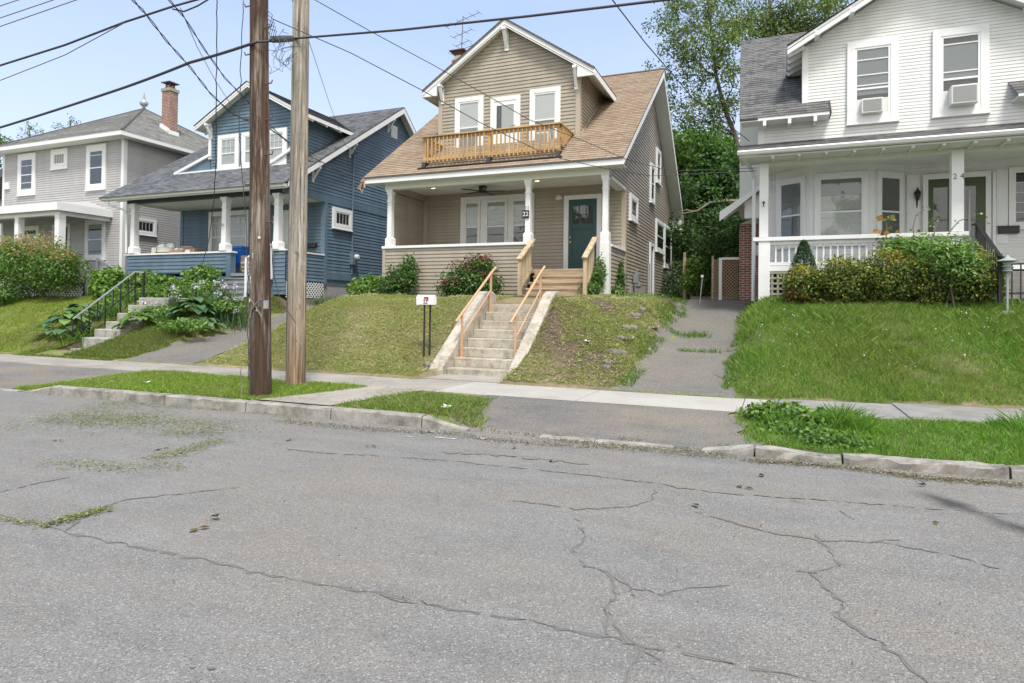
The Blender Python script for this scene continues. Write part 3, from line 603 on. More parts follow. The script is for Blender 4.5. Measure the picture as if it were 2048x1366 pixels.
# ------------------------------------------------------------------ joinery helpers
XF, YF = Vector((1, 0, 0)), Vector((0, 1, 0)); ZV = Vector((0, 0, 1)); NF = Vector((0, -1, 0)); NR = Vector((1, 0, 0)); NL = Vector((-1, 0, 0))
def ob(mb, fr, u0, u1, z0, z1, n0, n1, m=0):
    O, U, N = fr; O = Vector(O); n0 = n0+.014 if n0 > 0 else n0; n1 += .014
    mb.prism([O+U*u0+ZV*z0+N*n0, O+U*u1+ZV*z0+N*n0, O+U*u1+ZV*z1+N*n0, O+U*u0+ZV*z1+N*n0], N*(n1-n0), m)
def window(house, fr, u0, u1, z0, z1, cas=.11, fill=(), munt=(0, 0), meet=.5, sash=.045, trim='white_trim', deep=.06, name='window', fixed=False, bars=(), screen=False, label=None, lower_munt=True, topcas=None, botcas=None):
    """casing, sashes, glass and whatever hangs behind it; fill = [(name, material, from, to)] in parts of the glass height"""
    s = MB(); g = deep-.022; tc = topcas or cas; bc = botcas or cas
    a, b, c, d = u0+cas, u1-cas, z0+bc, z1-tc
    ob(s, fr, a, b, c, d, .021, .024, 1)
    for (p, q, r, t) in ((a, a+sash, c, d), (b-sash, b, c, d), (a+sash, b-sash, c, c+sash*1.2), (a+sash, b-sash, d-sash, d)): ob(s, fr, p, q, r, t, .024, deep-.012)
    zm = c+(d-c)*meet
    if not fixed: ob(s, fr, a+sash, b-sash, zm-.02, zm+.02, .024, deep-.010)
    for k in bars: ob(s, fr, a+sash, b-sash, c+(d-c)*k-.012, c+(d-c)*k+.012, g-.002, g+.008)
    lo, hi = (zm if not fixed else c+sash), d-sash
    ga, gb = a+sash, b-sash
    for i in range(1, munt[0]+1):
        x = ga+(gb-ga)*i/(munt[0]+1); ob(s, fr, x-.0055, x+.0055, c+sash if lower_munt else zm, hi, g-.003, g+.005)
    for i in range(1, munt[1]+1):
        z = lo+(hi-lo)*i/(munt[1]+1); ob(s, fr, ga, gb, z-.0055, z+.0055, g-.004, g+.006)
        if lower_munt and not fixed: z2 = c+sash+(zm-c-sash)*i/(munt[1]+1); ob(s, fr, ga, gb, z2-.007, z2+.007, g-.004, g+.006)
    w = s.build(name, [trim, 'window_dark'], house)
    if label: w['label'] = label
    k = MB()
    for (p, q, r, t) in ((u0, a, z0, z1), (b, u1, z0, z1), (a, b, d, z1), (a, b, z0, c)): ob(k, fr, p, q, r, t, 0, deep)
    ob(k, fr, u0-.02, u1+.02, z0-.03, z0, 0, deep+.035)
    k.build('casing', trim, w, bevel=.004)
    p = MB(); ob(p, fr, ga, gb, c+sash, d-sash, g-.0015, g)
    p.build('pane', 'glass_screen' if screen else 'glass', w)
    for nm, mt, f0, f1 in fill:
        q = MB()
        if mt == 'curtain_cloth':
            O, U, N = fr; O = Vector(O); n = 26; za, zb = c+sash+(d-c-2*sash)*f0, c+sash+(d-c-2*sash)*f1
            for i in range(n):
                x0, x1 = ga+(gb-ga)*i/n, ga+(gb-ga)*(i+1)/n; h = lambda x: .042+.0035*math.sin(x*95)
                q.add([O+U*x0+ZV*za+N*h(x0), O+U*x1+ZV*za+N*h(x1), O+U*x1+ZV*zb+N*h(x1), O+U*x0+ZV*zb+N*h(x0)], [[0, 1, 2, 3]])
        else: ob(q, fr, ga+.005, gb-.005, c+sash+(d-c-2*sash)*f0, c+sash+(d-c-2*sash)*f1, .026, .029)
        q.build(nm, mt, w)
    return w
def column(house, x, y, z0, z1, w, wt=None, base=.0, bw=None, cap=True, neck=True, mat='white_trim', label=None):
    wt = wt or w; bw = bw or w*1.3; c = MB()
    P = lambda z, r: [(x-r/2, y-r/2, z), (x+r/2, y-r/2, z), (x+r/2, y+r/2, z), (x-r/2, y+r/2, z)]
    prof = []
    if base: prof += [(z0, bw), (z0+base*.82, bw), (z0+base, w*1.06)]
    prof += [(z0+base+.001, w)]
    zt = z1-(.18 if cap else 0)
    if neck: zn = zt-.16; prof += [(zn-.03, wt), (zn-.028, wt*1.22), (zn+.01, wt*1.22), (zn+.012, wt)]
    prof += [(zt, wt)]
    if cap: prof += [(zt+.02, wt*1.08), (z1-.05, wt*1.5), (z1, wt*1.55)]
    for (za, ra), (zb, rb_) in zip(prof[:-1], prof[1:]):
        A, B = P(za, ra), P(zb, rb_); c.add(A+B, [[i, (i+1) % 4, 4+(i+1) % 4, 4+i] for i in range(4)])
    c.add(P(prof[0][0], prof[0][1]), [[3, 2, 1, 0]]); c.add(P(prof[-1][0], prof[-1][1]), [[0, 1, 2, 3]])
    o = c.build('porch_column', mat, house)
    if label: o['label'] = label
    return o
def boards(house, mat, lst, name='corner_board'):
    for q in lst: b = MB(); b.box(*q); b.build(name, mat, house)
def text(body, name, loc, size, mat, parent, rot=(math.pi/2, 0, 0), ext=.003, align='CENTER'):
    cu = bpy.data.curves.new(name, 'FONT'); cu.body = body; cu.size = size; cu.extrude = ext; cu.align_x = align; cu.align_y = 'CENTER'
    o = bpy.data.objects.new(name, cu); COL.objects.link(o); o.rotation_euler = rot
    bpy.context.view_layer.update(); dg = bpy.context.evaluated_depsgraph_get(); me = bpy.data.meshes.new_from_object(o.evaluated_get(dg))
    bpy.data.objects.remove(o); n = bpy.data.objects.new(name, me); COL.objects.link(n); n.rotation_euler = rot
    me.materials.clear(); me.materials.append(MATS[mat]); n.parent = parent; n.location = Vector(loc)-wl(parent); return n
def bracket(house, p, n, h=.5, d=.42, w=.09, mat='white_trim'):
    """gable bracket: wall leg, arm under the eave and a brace; p = top at the wall, n = outward"""
    b = MB(); p = Vector(p); n = Vector(n); b.beam(p-ZV*h, p, w, .07, 0, n); b.beam(p-ZV*.04, p-ZV*.04+n*d, w, .08); b.beam(p-ZV*(h-.1)+n*.02, p-ZV*.08+n*(d-.06), w*.8, .07)
    return b.build('eave_bracket', mat, house)
def aircon(label, x0, x1, z0, z1, y, d):
    t = thing('air_conditioner', label, 'air conditioner', ((x0+x1)/2, y, z0), 'window air conditioners')
    b = MB(); b.box(x0, x1, y-d, y+.02, z0, z1); b.build('case', 'ac_case', t, bevel=.012)
    g = MB(); n = 26
    g.box(x0+.03, x1-.03, y-d-.004, y-d+.002, z0+.035, z1-.03)
    for i in range(n): x = x0+.035+(x1-x0-.07)*i/n; g.box(x, x+.005, y-d-.009, y-d-.004, z0+.04, z1-.035)
    g.build('grille', 'ac_grille', t); return t
def stairs_rail(b, p, q, w=.09, h=.04, m=0): b.beam(p, q, w, h, m)
# ------------------------------------------------------------------ the tan house
def tan_house():
    H = thing('house', 'tan clapboard house with brown roof, teal front door and wooden balcony', 'house', (-7.33, 18, 1.85), 'houses along the street')
    XL, XR, YW, YP, YB = -10.654, -4.016, 18.107, 16.2, 26.8
    S, YE, ZE = .72, 15.85, 5.42; YRD = 21.9; ZR = ZE+S*(YRD-YE); YBE = 27.3; ZBE = 5.4; SB = (ZR-ZBE)/(YBE-YRD)
    rz = lambda y: ZE+S*(y-YE) if y < YRD else ZR-SB*(y-YRD)
    w = MB(); fr = ((0, YW, 0), XF, NF)
    w.courses([(XL+.1, 2.6), (XR-.1, 2.6), (XR-.1, 5.25), (XL+.1, 5.25)], (0, YW, 0), XF, ZV, NF, .105, .017)
    w.box(XL, XR, YW, YW+.1, 1.5, 5.3)
    pr = [(YW, 2.05), (YB, 2.05), (YB, rz(YB)-.2), (YRD, ZR-.22), (YW, rz(YW)-.2)]
    w.courses([(YW+.09, 2.05)]+pr[1:4]+[(YW+.09, rz(YW)-.2)], (XR, 0, 0), YF, ZV, NR, .105, .017)
    up = [(YP, 5.0), (YW+.09, 5.0), (YW+.09, rz(YW)-.2), (YP, rz(YP)-.2)]; w.courses(up, (XR, 0, 0), YF, ZV, NR, .105, .017, v0=5.0)
    for X in (XL, XR-.08): w.prism([(X, y, z) for y, z in pr], (.08, 0, 0)); w.prism([(X, y, z) for y, z in up], (.08, 0, 0))
    w.courses([(16.2, 2.0), (YB, 2.0)]+pr[2:4]+[(16.2, rz(16.2)-.2)], (XL, 0, 0), YF, ZV, NL, .105, .017)
    w.box(XL, XR, YB-.1, YB, 1.5, 5.3)
    w.build('wall', 'tan_vinyl', H)
    boards(H, 'tan_corner', [(XL-.004, XL+.12, YW-.037, YW+.1, 1.8, 5.02), (XR-.1, XR+.037, YW-.037, YW+.1, 1.8, 5.02), (XR-.06, XR+.036, YB-.1, YB+.036, 1.8, 5.25), (-10.93, -10.83, YP-.036, YP+.06, 1.6, 3.285)])
    f = MB(); f.box(XL+.05, XR-.02, YW+.02, YB-.05, 1.4, 2.05); f.build('foundation_or_backing', 'brick_red', H)
    # roof
    XA, XB = -11.42, -3.55; t = .07
    r = MB(); L1 = math.hypot(YRD-YE, ZR-ZE); d1 = Vector((0, YRD-YE, ZR-ZE)).normalized(); n1 = Vector((0, -d1.z, d1.y))
    r.courses([(XA, 0), (XB, 0), (XB, L1), (XA, L1)], (0, YE-.03, ZE-.02), XF, d1, n1, .143, .008, 0, jit=.3)
    d2 = Vector((0, YRD-YBE, ZR-ZBE)).normalized(); n2_ = Vector((0, d2.z, -d2.y)); L2 = math.hypot(YBE-YRD, ZR-ZBE)
    r.courses([(XA, 0), (XB, 0), (XB, L2), (XA, L2)], (0, YBE, ZBE), XF, d2, n2_, .143, .008, 0)
    r.prism([(XA, YE-.03, ZE-.03), (XA, YRD, ZR-.012), (XA, YBE, ZBE-.012), (XA, YBE, ZBE-.05), (XA, YRD, ZR-.06), (XA, YE-.03, ZE-.055)], (XB-XA, 0, 0), 1)
    r.tube([(XA, YRD, ZR), (XB, YRD, ZR)], .05, 6, 0)
    r.build('roof', ['shingle_tan', 'crack_tar'], H, fixn=False)
    e = MB()
    e.box(XA+.02, XB-.03, YE, YE+.03, ZE-.2, ZE-.056); e.box(XA+.03, XB-.04, YE+.03, YP+.1, ZE-.2, ZE-.18, 1)
    for X in (XA, XB-.03):  # rake boards and sloping soffits
        e.prism([(X, YE, ZE-.2), (X, YE, ZE-.05), (X, YRD, ZR-.065), (X, YBE, ZBE-.06), (X, YBE, ZBE-.24), (X, YRD, ZR-.27)], (.03, 0, 0))
    for a, b in ((XA+.03, XL), (XR+.02, XB-.03)):
        e.prism([(a, YE+.03, ZE-.19), (a, YRD, ZR-.24), (a, YRD, ZR-.22), (a, YE+.03, ZE-.17)], (b-a, 0, 0), 1)
        e.prism([(a, YRD, ZR-.24), (a, YBE-.02, ZBE-.22), (a, YBE-.02, ZBE-.2), (a, YRD, ZR-.22)], (b-a, 0, 0), 1)
    e.prism([(XB-.5, YBE, ZBE-.52), (XB-.5, YBE-.45, ZBE-.52), (XB-.5, YBE-.45, ZBE-.1), (XB-.5, YBE, ZBE-.1)], (.5, 0, 0))
    e.box(XA, XB-.5, YBE, YBE+.03, ZBE-.24, ZBE-.06)
    e.build('eave_trim', ['white_trim', 'porch_cream'], H)
    # dormer
    YD, DL, DR, DC = 17.32, -9.67, -5.18, -7.43; YO = 17.08; az, tz = 10.1, 8.28; half = 2.74; sl = (az-tz)/half
    d = MB(); gz_ = lambda x: az-.2-sl*abs(x-DC)
    d.courses([(DL+.1, 6.46), (DR-.1, 6.46), (DR-.1, gz_(DR)), (DC, gz_(DC)), (DL+.1, gz_(DL))], (0, YD, 0), XF, ZV, NF, .105, .017)
    yb = YE+(gz_(DR)-ZE)/S
    for X, N in ((DR, NR), (DL, NL)):
        d.courses([(YD+.09, rz(YD)), (yb, gz_(DR)), (YD+.09, gz_(DR))], (X, 0, 0), YF, ZV, N, .105, .017)
        d.prism([(X-.04, YD, rz(YD)-.1), (X-.04, yb, gz_(DR)), (X-.04, YD, gz_(DR))], (.04 if N is NR else .08, 0, 0))
    d.prism([(DL, YD+.02, 6.2), (DR, YD+.02, 6.2), (DR, YD+.02, gz_(DR)), (DC, YD+.02, gz_(DC)), (DL, YD+.02, gz_(DL))], (0, .06, 0))
    D = d.build('dormer', 'tan_vinyl', H)
    boards(D, 'tan_corner', [(DL-.036, DL+.1, YD-.037, YD+.1, 6.3, gz_(DR)+.02), (DR-.1, DR+.037, YD-.037, YD+.1, 6.3, gz_(DR)+.02)])
    c = MB(); c.beam((DR+.04, YD+.09, rz(YD)+.05), (DR+.04, yb, rz(yb)+.04), .03, .04); c.build('flashing', 'tan_corner', D)
    r = MB(); YBK = YE+(az-ZE)/S+.1
    for sgn in (-1, 1):
        tip = DC+sgn*half; ytip = YE+(tz-ZE)/S
        dv = Vector((DC-tip, 0, az-tz)); Ls = dv.length; dv.normalize(); nv = Vector((-dv.z*(1 if dv.x > 0 else -1), 0, abs(dv.x)))
        poly = [(YO-.03, 0), (ytip+.1, 0), (YBK, Ls), (YO-.03, Ls)]
        r.courses(poly, (tip, 0, tz), YF, dv, nv, .143, .008, 0)
        r.prism([(tip, YO-.03, tz-.012), (DC, YO-.03, az-.012), (DC, YO-.03, az-.05), (tip, YO-.03, tz-.05)], (0, .6, 0), 1)
    r.build('roof', ['shingle_tan', 'crack_tar'], D, fixn=False)
    e = MB()
    for sgn in (-1, 1):
        tip = DC+sgn*half; q = lambda x, dz: (x, YO, az-sl*abs(x-DC)+dz)
        e.prism([q(tip, -.05), q(DC, -.05), q(DC, -.24), q(tip, -.22)], (0, .03, 0))           # rake board
        e.prism([q(tip, -.19), q(DC, -.21), q(DC, -.19), q(tip, -.17)], (0, 3.6, 0), 1)         # sloping soffit
        ytip = YE+(tz-ZE)/S; e.box(tip-.015, tip+.015, YO+.03, ytip+.1, tz-.22, tz-.05)
        wx = DR if sgn > 0 else DL                                                             # boxed return at the rake foot
        e.prism([(tip, YO+.004, tz-.215), (wx, YO+.004, tz-.215), (wx, YO+.004, az-sl*abs(wx-DC)-.22)], (0, .05, 0))
    e.build('eave_trim', ['white_trim', 'porch_cream'], D)
    bracket(D, (DC, YD-.02, az-.28), NF, .62, .3, .12); bracket(D, (DL+.1, YD-.02, tz+.12), NF, .55, .28, .1); bracket(D, (DR-.08, YD-.02, tz+.12), NF, .62, .28, .1)
    fd = ((0, YD, 0), XF, NF); k = YD/17.9
    cz = lambda z: CAM[2]+(z-CAM[2])*k
    window(D, fd, -9.426*k, -8.434*k, cz(6.24), cz(8.17), .13, [('blind', 'blind_slats', .46, 1.), ('room', 'shade_dark', 0, .46)])
    window(D, fd, -6.891*k, -5.917*k, cz(6.24), cz(8.151), .13, [('blind', 'blind_slats', .5, 1.), ('blind', 'shade_dark', .1, .5)], bars=(.42,))
    # balcony door
    b = MB(); u0, u1 = -8.186*k, -7.199*k
    ob(b, fd, u0, u0+.12, 6.1, cz(8.05), 0, .06); ob(b, fd, u1-.12, u1, 6.1, cz(8.05), 0, .06); ob(b, fd, u0+.12, u1-.12, cz(8.05)-.13, cz(8.05), 0, .06)
    ob(b, fd, u0+.12, u1-.12, 6.1, cz(8.05)-.13, .02, .035); g0, g1, gzb, gzt = u0+.2, u1-.2, 6.9, cz(7.78)
    for (p, q, rr, tt) in ((u0+.12, g0, 6.1, gzt+.13), (g1, u1-.12, 6.1, gzt+.13), (g0, g1, 6.1, gzb), (g0, g1, gzt, gzt+.13)): ob(b, fd, p, q, rr, tt, .035, .048)
    bd = b.build('balcony_door', 'white_trim', D); p = MB(); ob(p, fd, g0, g1, gzb, gzt, .040, .0415); p.build('pane', 'glass', bd)
    p = MB(); ob(p, fd, g0+.16, g1, gzb, gzt, .0362, .0372); p.build('curtain', 'curtain_cloth', bd); p = MB(); ob(p, fd, g0, g0+.16, gzb, gzt, .0362, .0372); p.build('dark_gap', 'window_dark', bd)
    p = MB(); p.tube([Vector((u1-.16, YD-.05, 6.95)), Vector((u1-.16, YD-.09, 6.95)), Vector((u1-.26, YD-.09, 6.95))], .012); p.build('handle', 'galvanized', bd)
    # balcony of raw timber standing on the porch roof
    BY, BL, BR, BZ = 16.16, -9.57, -5.36, 6.54; bal = MB()
    bal.box(BL-.05, BR+.05, BY-.06, BY+.09, BZ-.035, BZ); bal.box(BL-.05, BL+.09, BY+.09, YD-.02, BZ-.035, BZ); bal.box(BR-.09, BR+.05, BY+.09, YD-.02, BZ-.035, BZ)
    B = bal.build('balcony', 'wood_pine_x', H)
    q = MB()
    for za, zb in ((BZ-.13, BZ-.036), (5.83, 5.92)):
        q.box(BL, BR, BY, BY+.038, za, zb); q.box(BL, BL+.038, BY+.04, YD-.03, za if za > 6 else za+.25, zb if za > 6 else zb+.25); q.box(BR-.038, BR, BY+.04, YD-.03, za if za > 6 else za+.25, zb if za > 6 else zb+.25)
    q.build('rail', 'wood_pine_x', B)
    for x in (BL+.045, DC-.02, BR-.045):
        p = MB(); p.box(x-.045, x+.045, BY+.005, BY+.085, 5.78, BZ-.036); p.build('post', 'wood_pine', B)
        p = MB(); p.prism([(x-.055, BY-.01, 5.79), (x-.055, BY+.1, 5.79), (x-.055, BY+.2, rz(BY+.2)+.01), (x-.055, BY-.12, rz(BY-.12)+.01)], (.11, 0, 0)); p.box(x-.14, x+.14, BY-.14, BY+.02, rz(BY-.1)-.02, rz(BY-.1)+.03); p.build('post_foot', 'black_rubber', B)
    n = 31
    for i in range(n):
        x = BL+.17+(BR-BL-.34)*i/(n-1)
        if abs(x-DC+.02) < .07: continue
        p = MB(); p.box(x-.018, x+.018, BY-.036, BY-.001, 5.76, BZ-.037); p.build('baluster', 'wood_pine', B)
    for X, s_ in ((BL, -1), (BR, 1)):
        for i in range(8):
            y = BY+.16+i*.125; p = MB(); x = X-.036 if s_ < 0 else X+.001; p.box(x, x+.035, y-.018, y+.018, max(rz(y)+.1, 5.95), BZ-.037); p.build('baluster', 'wood_pine', B)
    p = MB(); p.beam((BL-.1, BY-.1, rz(BY-.1)+.02), (BR+.1, BY-.1, rz(BY-.1)+.02), .1, .025); p.build('sill_flashing', 'black_rubber', B)
    # porch
    p = MB(); p.box(XL-.25, XR, YP, YW, 2.5, 2.6); p.box(-6.12, -4.3, YP-.05, YP+.02, 2.52, 2.612); p.build('porch_floor', 'wood_weathered_x', H)
    p = MB(); p.courses([(-10.85, 1.62), (-6.27, 1.62), (-6.27, 3.285), (-10.85, 3.285)], (0, YP, 0), XF, ZV, NF, .105, .017)
    p.box(-10.87, -6.26, YP, YP+.14, 1.5, 3.285); p.courses([(YP, 1.62), (YW-.03, 1.62), (YW-.03, 3.2), (YP, 3.2)], (XR, 0, 0), YF, ZV, NR, .105, .017)
    p.box(XR-.14, XR, YP, YW, 1.5, 3.2); p.box(-10.87, -10.73, YP+.14, YW, 1.5, 3.285); p.box(-6.26, -6.2, YP, YP+.14, 2.2, 3.28); p.build('porch_wall', 'tan_vinyl', H)
    p = MB(); p.box(-10.95, -6.2, YP-.06, YP+.2, 3.287, 3.365); p.box(XR-.2, XR+.06, YP+.2, YW-.03, 3.203, 3.26); p.build('porch_cap', 'white_trim', H, bevel=.006)
    p = MB(); p.box(-4.24, -3.99, YP-.04, YP+.2, 1.7, 3.3); p.build('pedestal', 'white_trim', H, bevel=.006)
    column(H, -10.72, YP+.06, 3.366, 5.06, .155, .14, .26, .225); mc = column(H, -6.27, YP+.06, 3.366, 5.06, .15, .14, .26, .225); column(H, -4.115, YP+.08, 3.3, 5.06, .15, .14, .28, .225)
    q = MB(); q.box(-6.415, -6.225, YP-.042, YP-.014, 4.01, 4.23); pl = q.build('number_plaque', 'plaque_black', mc); text('22', 'numeral', (-6.32, YP-.048, 4.12), .17, 'paper', pl); text('2 2', 'numeral', (-6.285, YP-.035, 4.31), .095, 'number_brown', mc)
    p = MB(); p.box(-10.87, -4.0, YP-.05, YP+.2, 5.06, 5.235); p.box(-10.87, -10.6, YP+.2, YW, 5.0, 5.235); p.box(-4.25, XR+.03, YP+.2, YW-.02, 4.97, 5.06); p.box(-4.25, -4.03, YP+.2, YW-.02, 5.06, 5.235); p.build('porch_beam', 'porch_cream', H, bevel=.004)
    p = MB()
    for i in range(33): x = -10.6+i*.193; p.box(x, x+.188, YP+.2, YW-.02, 5.2, 5.215)
    p.build('porch_ceiling', 'ceiling_white', H)
    fan = MB(); fx, fy = -8.12, 17.2; fan.lathe([(.09, 4.99), (.11, 5.02), (.11, 5.2)], fx, fy, 14)
    F = fan.build('ceiling_fan', 'black_metal', H)
    for a in range(5):
        b = MB(); t_ = a*1.2566+.25; u = Vector((math.cos(t_), math.sin(t_), 0)); c_ = Vector((fx, fy, 5.04)); b.beam(c_+u*.1, c_+u*.68, .13, .012); b.build('blade', 'black_metal', F)
    for x, y in ((-9.66, 16.9), (-6.29, 16.9)):
        b = MB(); b.lathe([(.1, 5.186), (.1, 5.199)], x, y, 18); L = b.build('recessed_light', 'white_trim', H); b = MB(); b.lathe([(.08, 5.176), (.08, 5.185)], x, y, 18); b.build('lens', 'lamp_glow', L)
    # triple window and front door on the porch wall
    p = MB(); ob(p, fr, -9.29, -6.79, 3.42, 5.06, 0, .04); T = p.build('window_surround', 'white_trim', H, bevel=.004)
    fw_ = ((0, YW-.02, 0), XF, NF)
    for a, b in ((-9.15, -8.58), (-8.42, -7.65), (-7.53, -6.93)): window(T, fw_, a, b, 3.44, 4.93, .045, [('shade', 'shade_cloth', .44, 1.), ('room', 'room_dim', 0, .44)], deep=.075, meet=.43, trim='white_vinyl')
    b = MB(); ob(b, fr, -5.84, -5.69, 2.6, 4.92, 0, .05); ob(b, fr, -4.83, -4.69, 2.6, 4.92, 0, .05); ob(b, fr, -5.69, -4.83, 4.79, 4.92, 0, .05); b.build('door_casing', 'white_trim', H, bevel=.004)
    b = MB(); x0, x1, z0, z1 = -5.69, -4.83, 2.61, 4.79; ob(b, fr, x0, x1, z0, z1, .018, .028)
    gl0, gl1, gz0, gz1 = x0+.12, x1-.12, 4.06, 4.6
    for (p_, q_, r_, t_) in ((x0, gl0, z0, z1), (gl1, x1, z0, z1), (gl0, gl1, z0, z0+.22), (gl0, gl1, 3.9, gz0), (gl0, gl1, gz1, z1)): ob(b, fr, p_, q_, r_, t_, .028, .04)
    for i in range(4): x = gl0+(gl1-gl0)*(i+.5)/4; ob(b, fr, x-.065, x+.065, z0+.25, 3.86, .028, .033)
    for i in (1, 2): x = gl0+(gl1-gl0)*i/3; ob(b, fr, x-.012, x+.012, gz0, gz1, .028, .038)
    ob(b, fr, gl0, gl1, 4.32, 4.344, .028, .038); ob(b, fr, x0+.1, x1-.1, 3.92, 3.97, .04, .055)
    door = b.build('front_door', 'door_teal', H); p = MB(); ob(p, fr, gl0, gl1, gz0, gz1, .030, .0315); p.build('pane', 'glass', door); p = MB(); ob(p, fr, gl0, gl1, gz0, gz1, .0285, .0293); p.build('dark_inside', 'window_dark', door)
    p = MB()
    for z in (3.52, 3.66): p.lathe([(.03, z-.03), (.035, z), (.03, z+.03)], x0+.06, YW-.07, 10)
    p.build('handle', 'brass', door)
    p = MB(); p.lathe([(.05, 4.79), (.1, 4.82), (.115, 4.87), (.1, 4.92), (.05, 4.95)], -5.99, YW-.07, 16, sy=.6); p.build('porch_lamp', 'glass_cover', H, smooth=True)
    # porch stairs of raw boards with two timber handrails
    st = MB(); zs = [2.42, 2.24, 2.07, 1.9]
    for i, z in enumerate(zs):
        y = 15.95-i*.26; x0, x1 = (-6.0, -4.36) if i < 3 else (-6.13, -4.22)
        st.box(x0, x1, y-.03, y+.27, z-.035, z); st.box(x0+.01, x1-.01, y, y+.02, z-.2, z-.036)
    st.box(-6.13, -4.22, 15.19, 15.22, 1.6, 1.87); st.box(-6.02, -4.3, 16.1, 16.14, 2.42, 2.58); STR = st.build('porch_stairs', 'wood_weathered_x', H)
    for x in (-6.1, -4.36):
        b = MB(); b.beam((x, 15.16, 2.80), (x, 16.18, 3.42), .14, .045); RL = b.build('handrail', 'wood_pale', STR)
        b = MB(); b.box(x-.045, x+.045, 15.2, 15.29, 1.72, 2.82); b.build('post', 'wood_pale', RL); b = MB(); b.beam((x, 15.25, 2.06), (x, 16.12, 2.62), .04, .09); b.build('bottom_rail', 'wood_pale', RL)
        for i in range(6): y = 15.38+i*.125; b = MB(); b.box(x-.018, x+.018, y-.018, y+.018, 2.1+(y-15.25)*.63, 2.82+(y-15.2)*.6); b.build('baluster', 'wood_pale', RL)
    # side wall openings
    fs = ((XR, 0, 0), YF, NR); XS = lambda u, v: at(u, v, X=XR)[1]
    window(H, fs, 18.55, 19.62, 4.2, 4.99, .14, [('shade', 'shade_cloth', 0, 1)], fixed=True, deep=.075); window(H, fs, 21.8, 22.6, 5.25, 6.6, .11, deep=.07); window(H, fs, 22.95, 23.8, 6.15, 7.4, .11, deep=.07)
    window(H, fs, 23.0, 24.75, 3.68, 4.85, .12, deep=.07); window(H, fs, 24.85, 26.6, 3.22, 4.9, .12, deep=.07)
    b = MB(); ob(b, fs, 21.75, 21.87, 2.0, 3.87, .02, .08); ob(b, fs, 22.38, 22.5, 2.0, 3.87, .02, .08); ob(b, fs, 21.87, 22.38, 3.75, 3.87, .02, .08); ob(b, fs, 21.87, 22.38, 2., 3.75, .02, .03, 1); b.build('basement_door', ['white_trim', 'foundation_grey'], H)
    b = MB(); ob(b, fs, 18.75, 21.1, 1.7, 2.32, .0, .03); bp_ = b.build('brick_patch', 'brick_red', H); b = MB(); b.tube([(XR+.08, 21.45, 1.8), (XR+.08, 21.45, 3.12)], .05, 10); b.build('vent_pipe', 'galvanized', H)
    m = MB(); m.box(XR+.06, XR+.22, 19.05, 19.35, 2.35, 2.62); m.lathe([(.1, 2.2), (.14, 2.26), (.14, 2.36), (.06, 2.4)], XR+.14, 19.2, 12); m.tube([(XR+.12, 19.1, 1.8), (XR+.12, 19.1, 2.7), (XR+.12, 19.3, 2.76), (XR+.12, 19.3, 2.6)], .03, 8); m.build('gas_meter', 'meter_grey', H, bevel=.008)
    # chimney behind the ridge with a cap and television aerial
    cx, cy = -11.98*.985, 23.0; cy = 22.6; cx = -11.75
    b = MB(); b.box(cx-.24, cx+.24, cy-.24, cy+.24, 7.6, 11.45); b.box(cx-.17, cx+.17, cy-.17, cy+.17, 11.45, 11.62, 1); CH = b.build('chimney', ['brick_red', 'porch_cream'], H); b = MB(); b.prism([(cx-.17, cy-.17, 11.63), (cx+.17, cy-.17, 11.63), (cx+.17, cy+.17, 11.63), (cx-.17, cy+.17, 11.63)], (0, 0, .08)); b.prism([(cx-.33, cy-.33, 11.78), (cx+.33, cy-.33, 11.78), (cx+.33, cy+.33, 11.78), (cx-.33, cy+.33, 11.78)], (0, 0, .03)); b.box(cx-.2, cx+.2, cy-.2, cy+.2, 11.7, 11.78); b.build('cap', 'rust_iron', CH)
    b = MB(); m0 = Vector((cx+.05, cy, 11.4)); top = Vector((cx+.12, cy, 13.25)); b.tube([m0, top], .016, 5)
    for z, L, n_ in ((13.1, .75, 6), (12.55, .42, 4), (12.15, .3, 3), (11.9, .5, 3)):
        c_ = Vector((cx+.1, cy, z)); dd = Vector((.93, .1, .28)); b.tube([c_-dd*L, c_+dd*L], .012, 4)
        for i in range(n_): q_ = c_+dd*L*(2*i/(n_-1)-1); b.tube([q_-Vector((.02, .25, .03)), q_+Vector((.02, .25, .03))], .008, 4)
    b.build('aerial', 'rust_iron', CH)
    return H
TAN = tan_house()
aircon('window air conditioner behind the wooden balcony of the tan house', -6.43, -6.0, 6.22, 6.6, 17.28, .22)
# ------------------------------------------------------------------ lattice helper
def lattice(mb, fr, u0, u1, z0, z1, step=.1, w=.032, diag=True, m=0):
    O, U, N = fr; O = Vector(O); P = lambda u, z, n: O+U*u+ZV*z+N*n
    if diag:
        for sg, n in ((1, .004), (-1, .012)):
            H = z1-z0; k = u0-H
            while k < u1:
                a, b = (k, z0), (k+H, z1)
                a2 = (max(a[0], u0), z0+max(0, u0-a[0])); b2 = (min(b[0], u1), z1-max(0, b[0]-u1))
                if b2[0]-a2[0] > .02:
                    if sg < 0: a2, b2 = (u0+u1-a2[0], a2[1]), (u0+u1-b2[0], b2[1])
                    A, B = P(*a2, n), P(*b2, n); mb.beam(A, B, w, .007, m, N)
                k += step*1.35
    else:
        x = u0+step*.4
        while x < u1: ob(mb, fr, x-w/2, x+w/2, z0, z1, .004, .010, m); x += step
        z = z0+step*.4
        while z < z1: ob(mb, fr, u0, u1, z-w/2, z+w/2, .011, .017, m); z += step
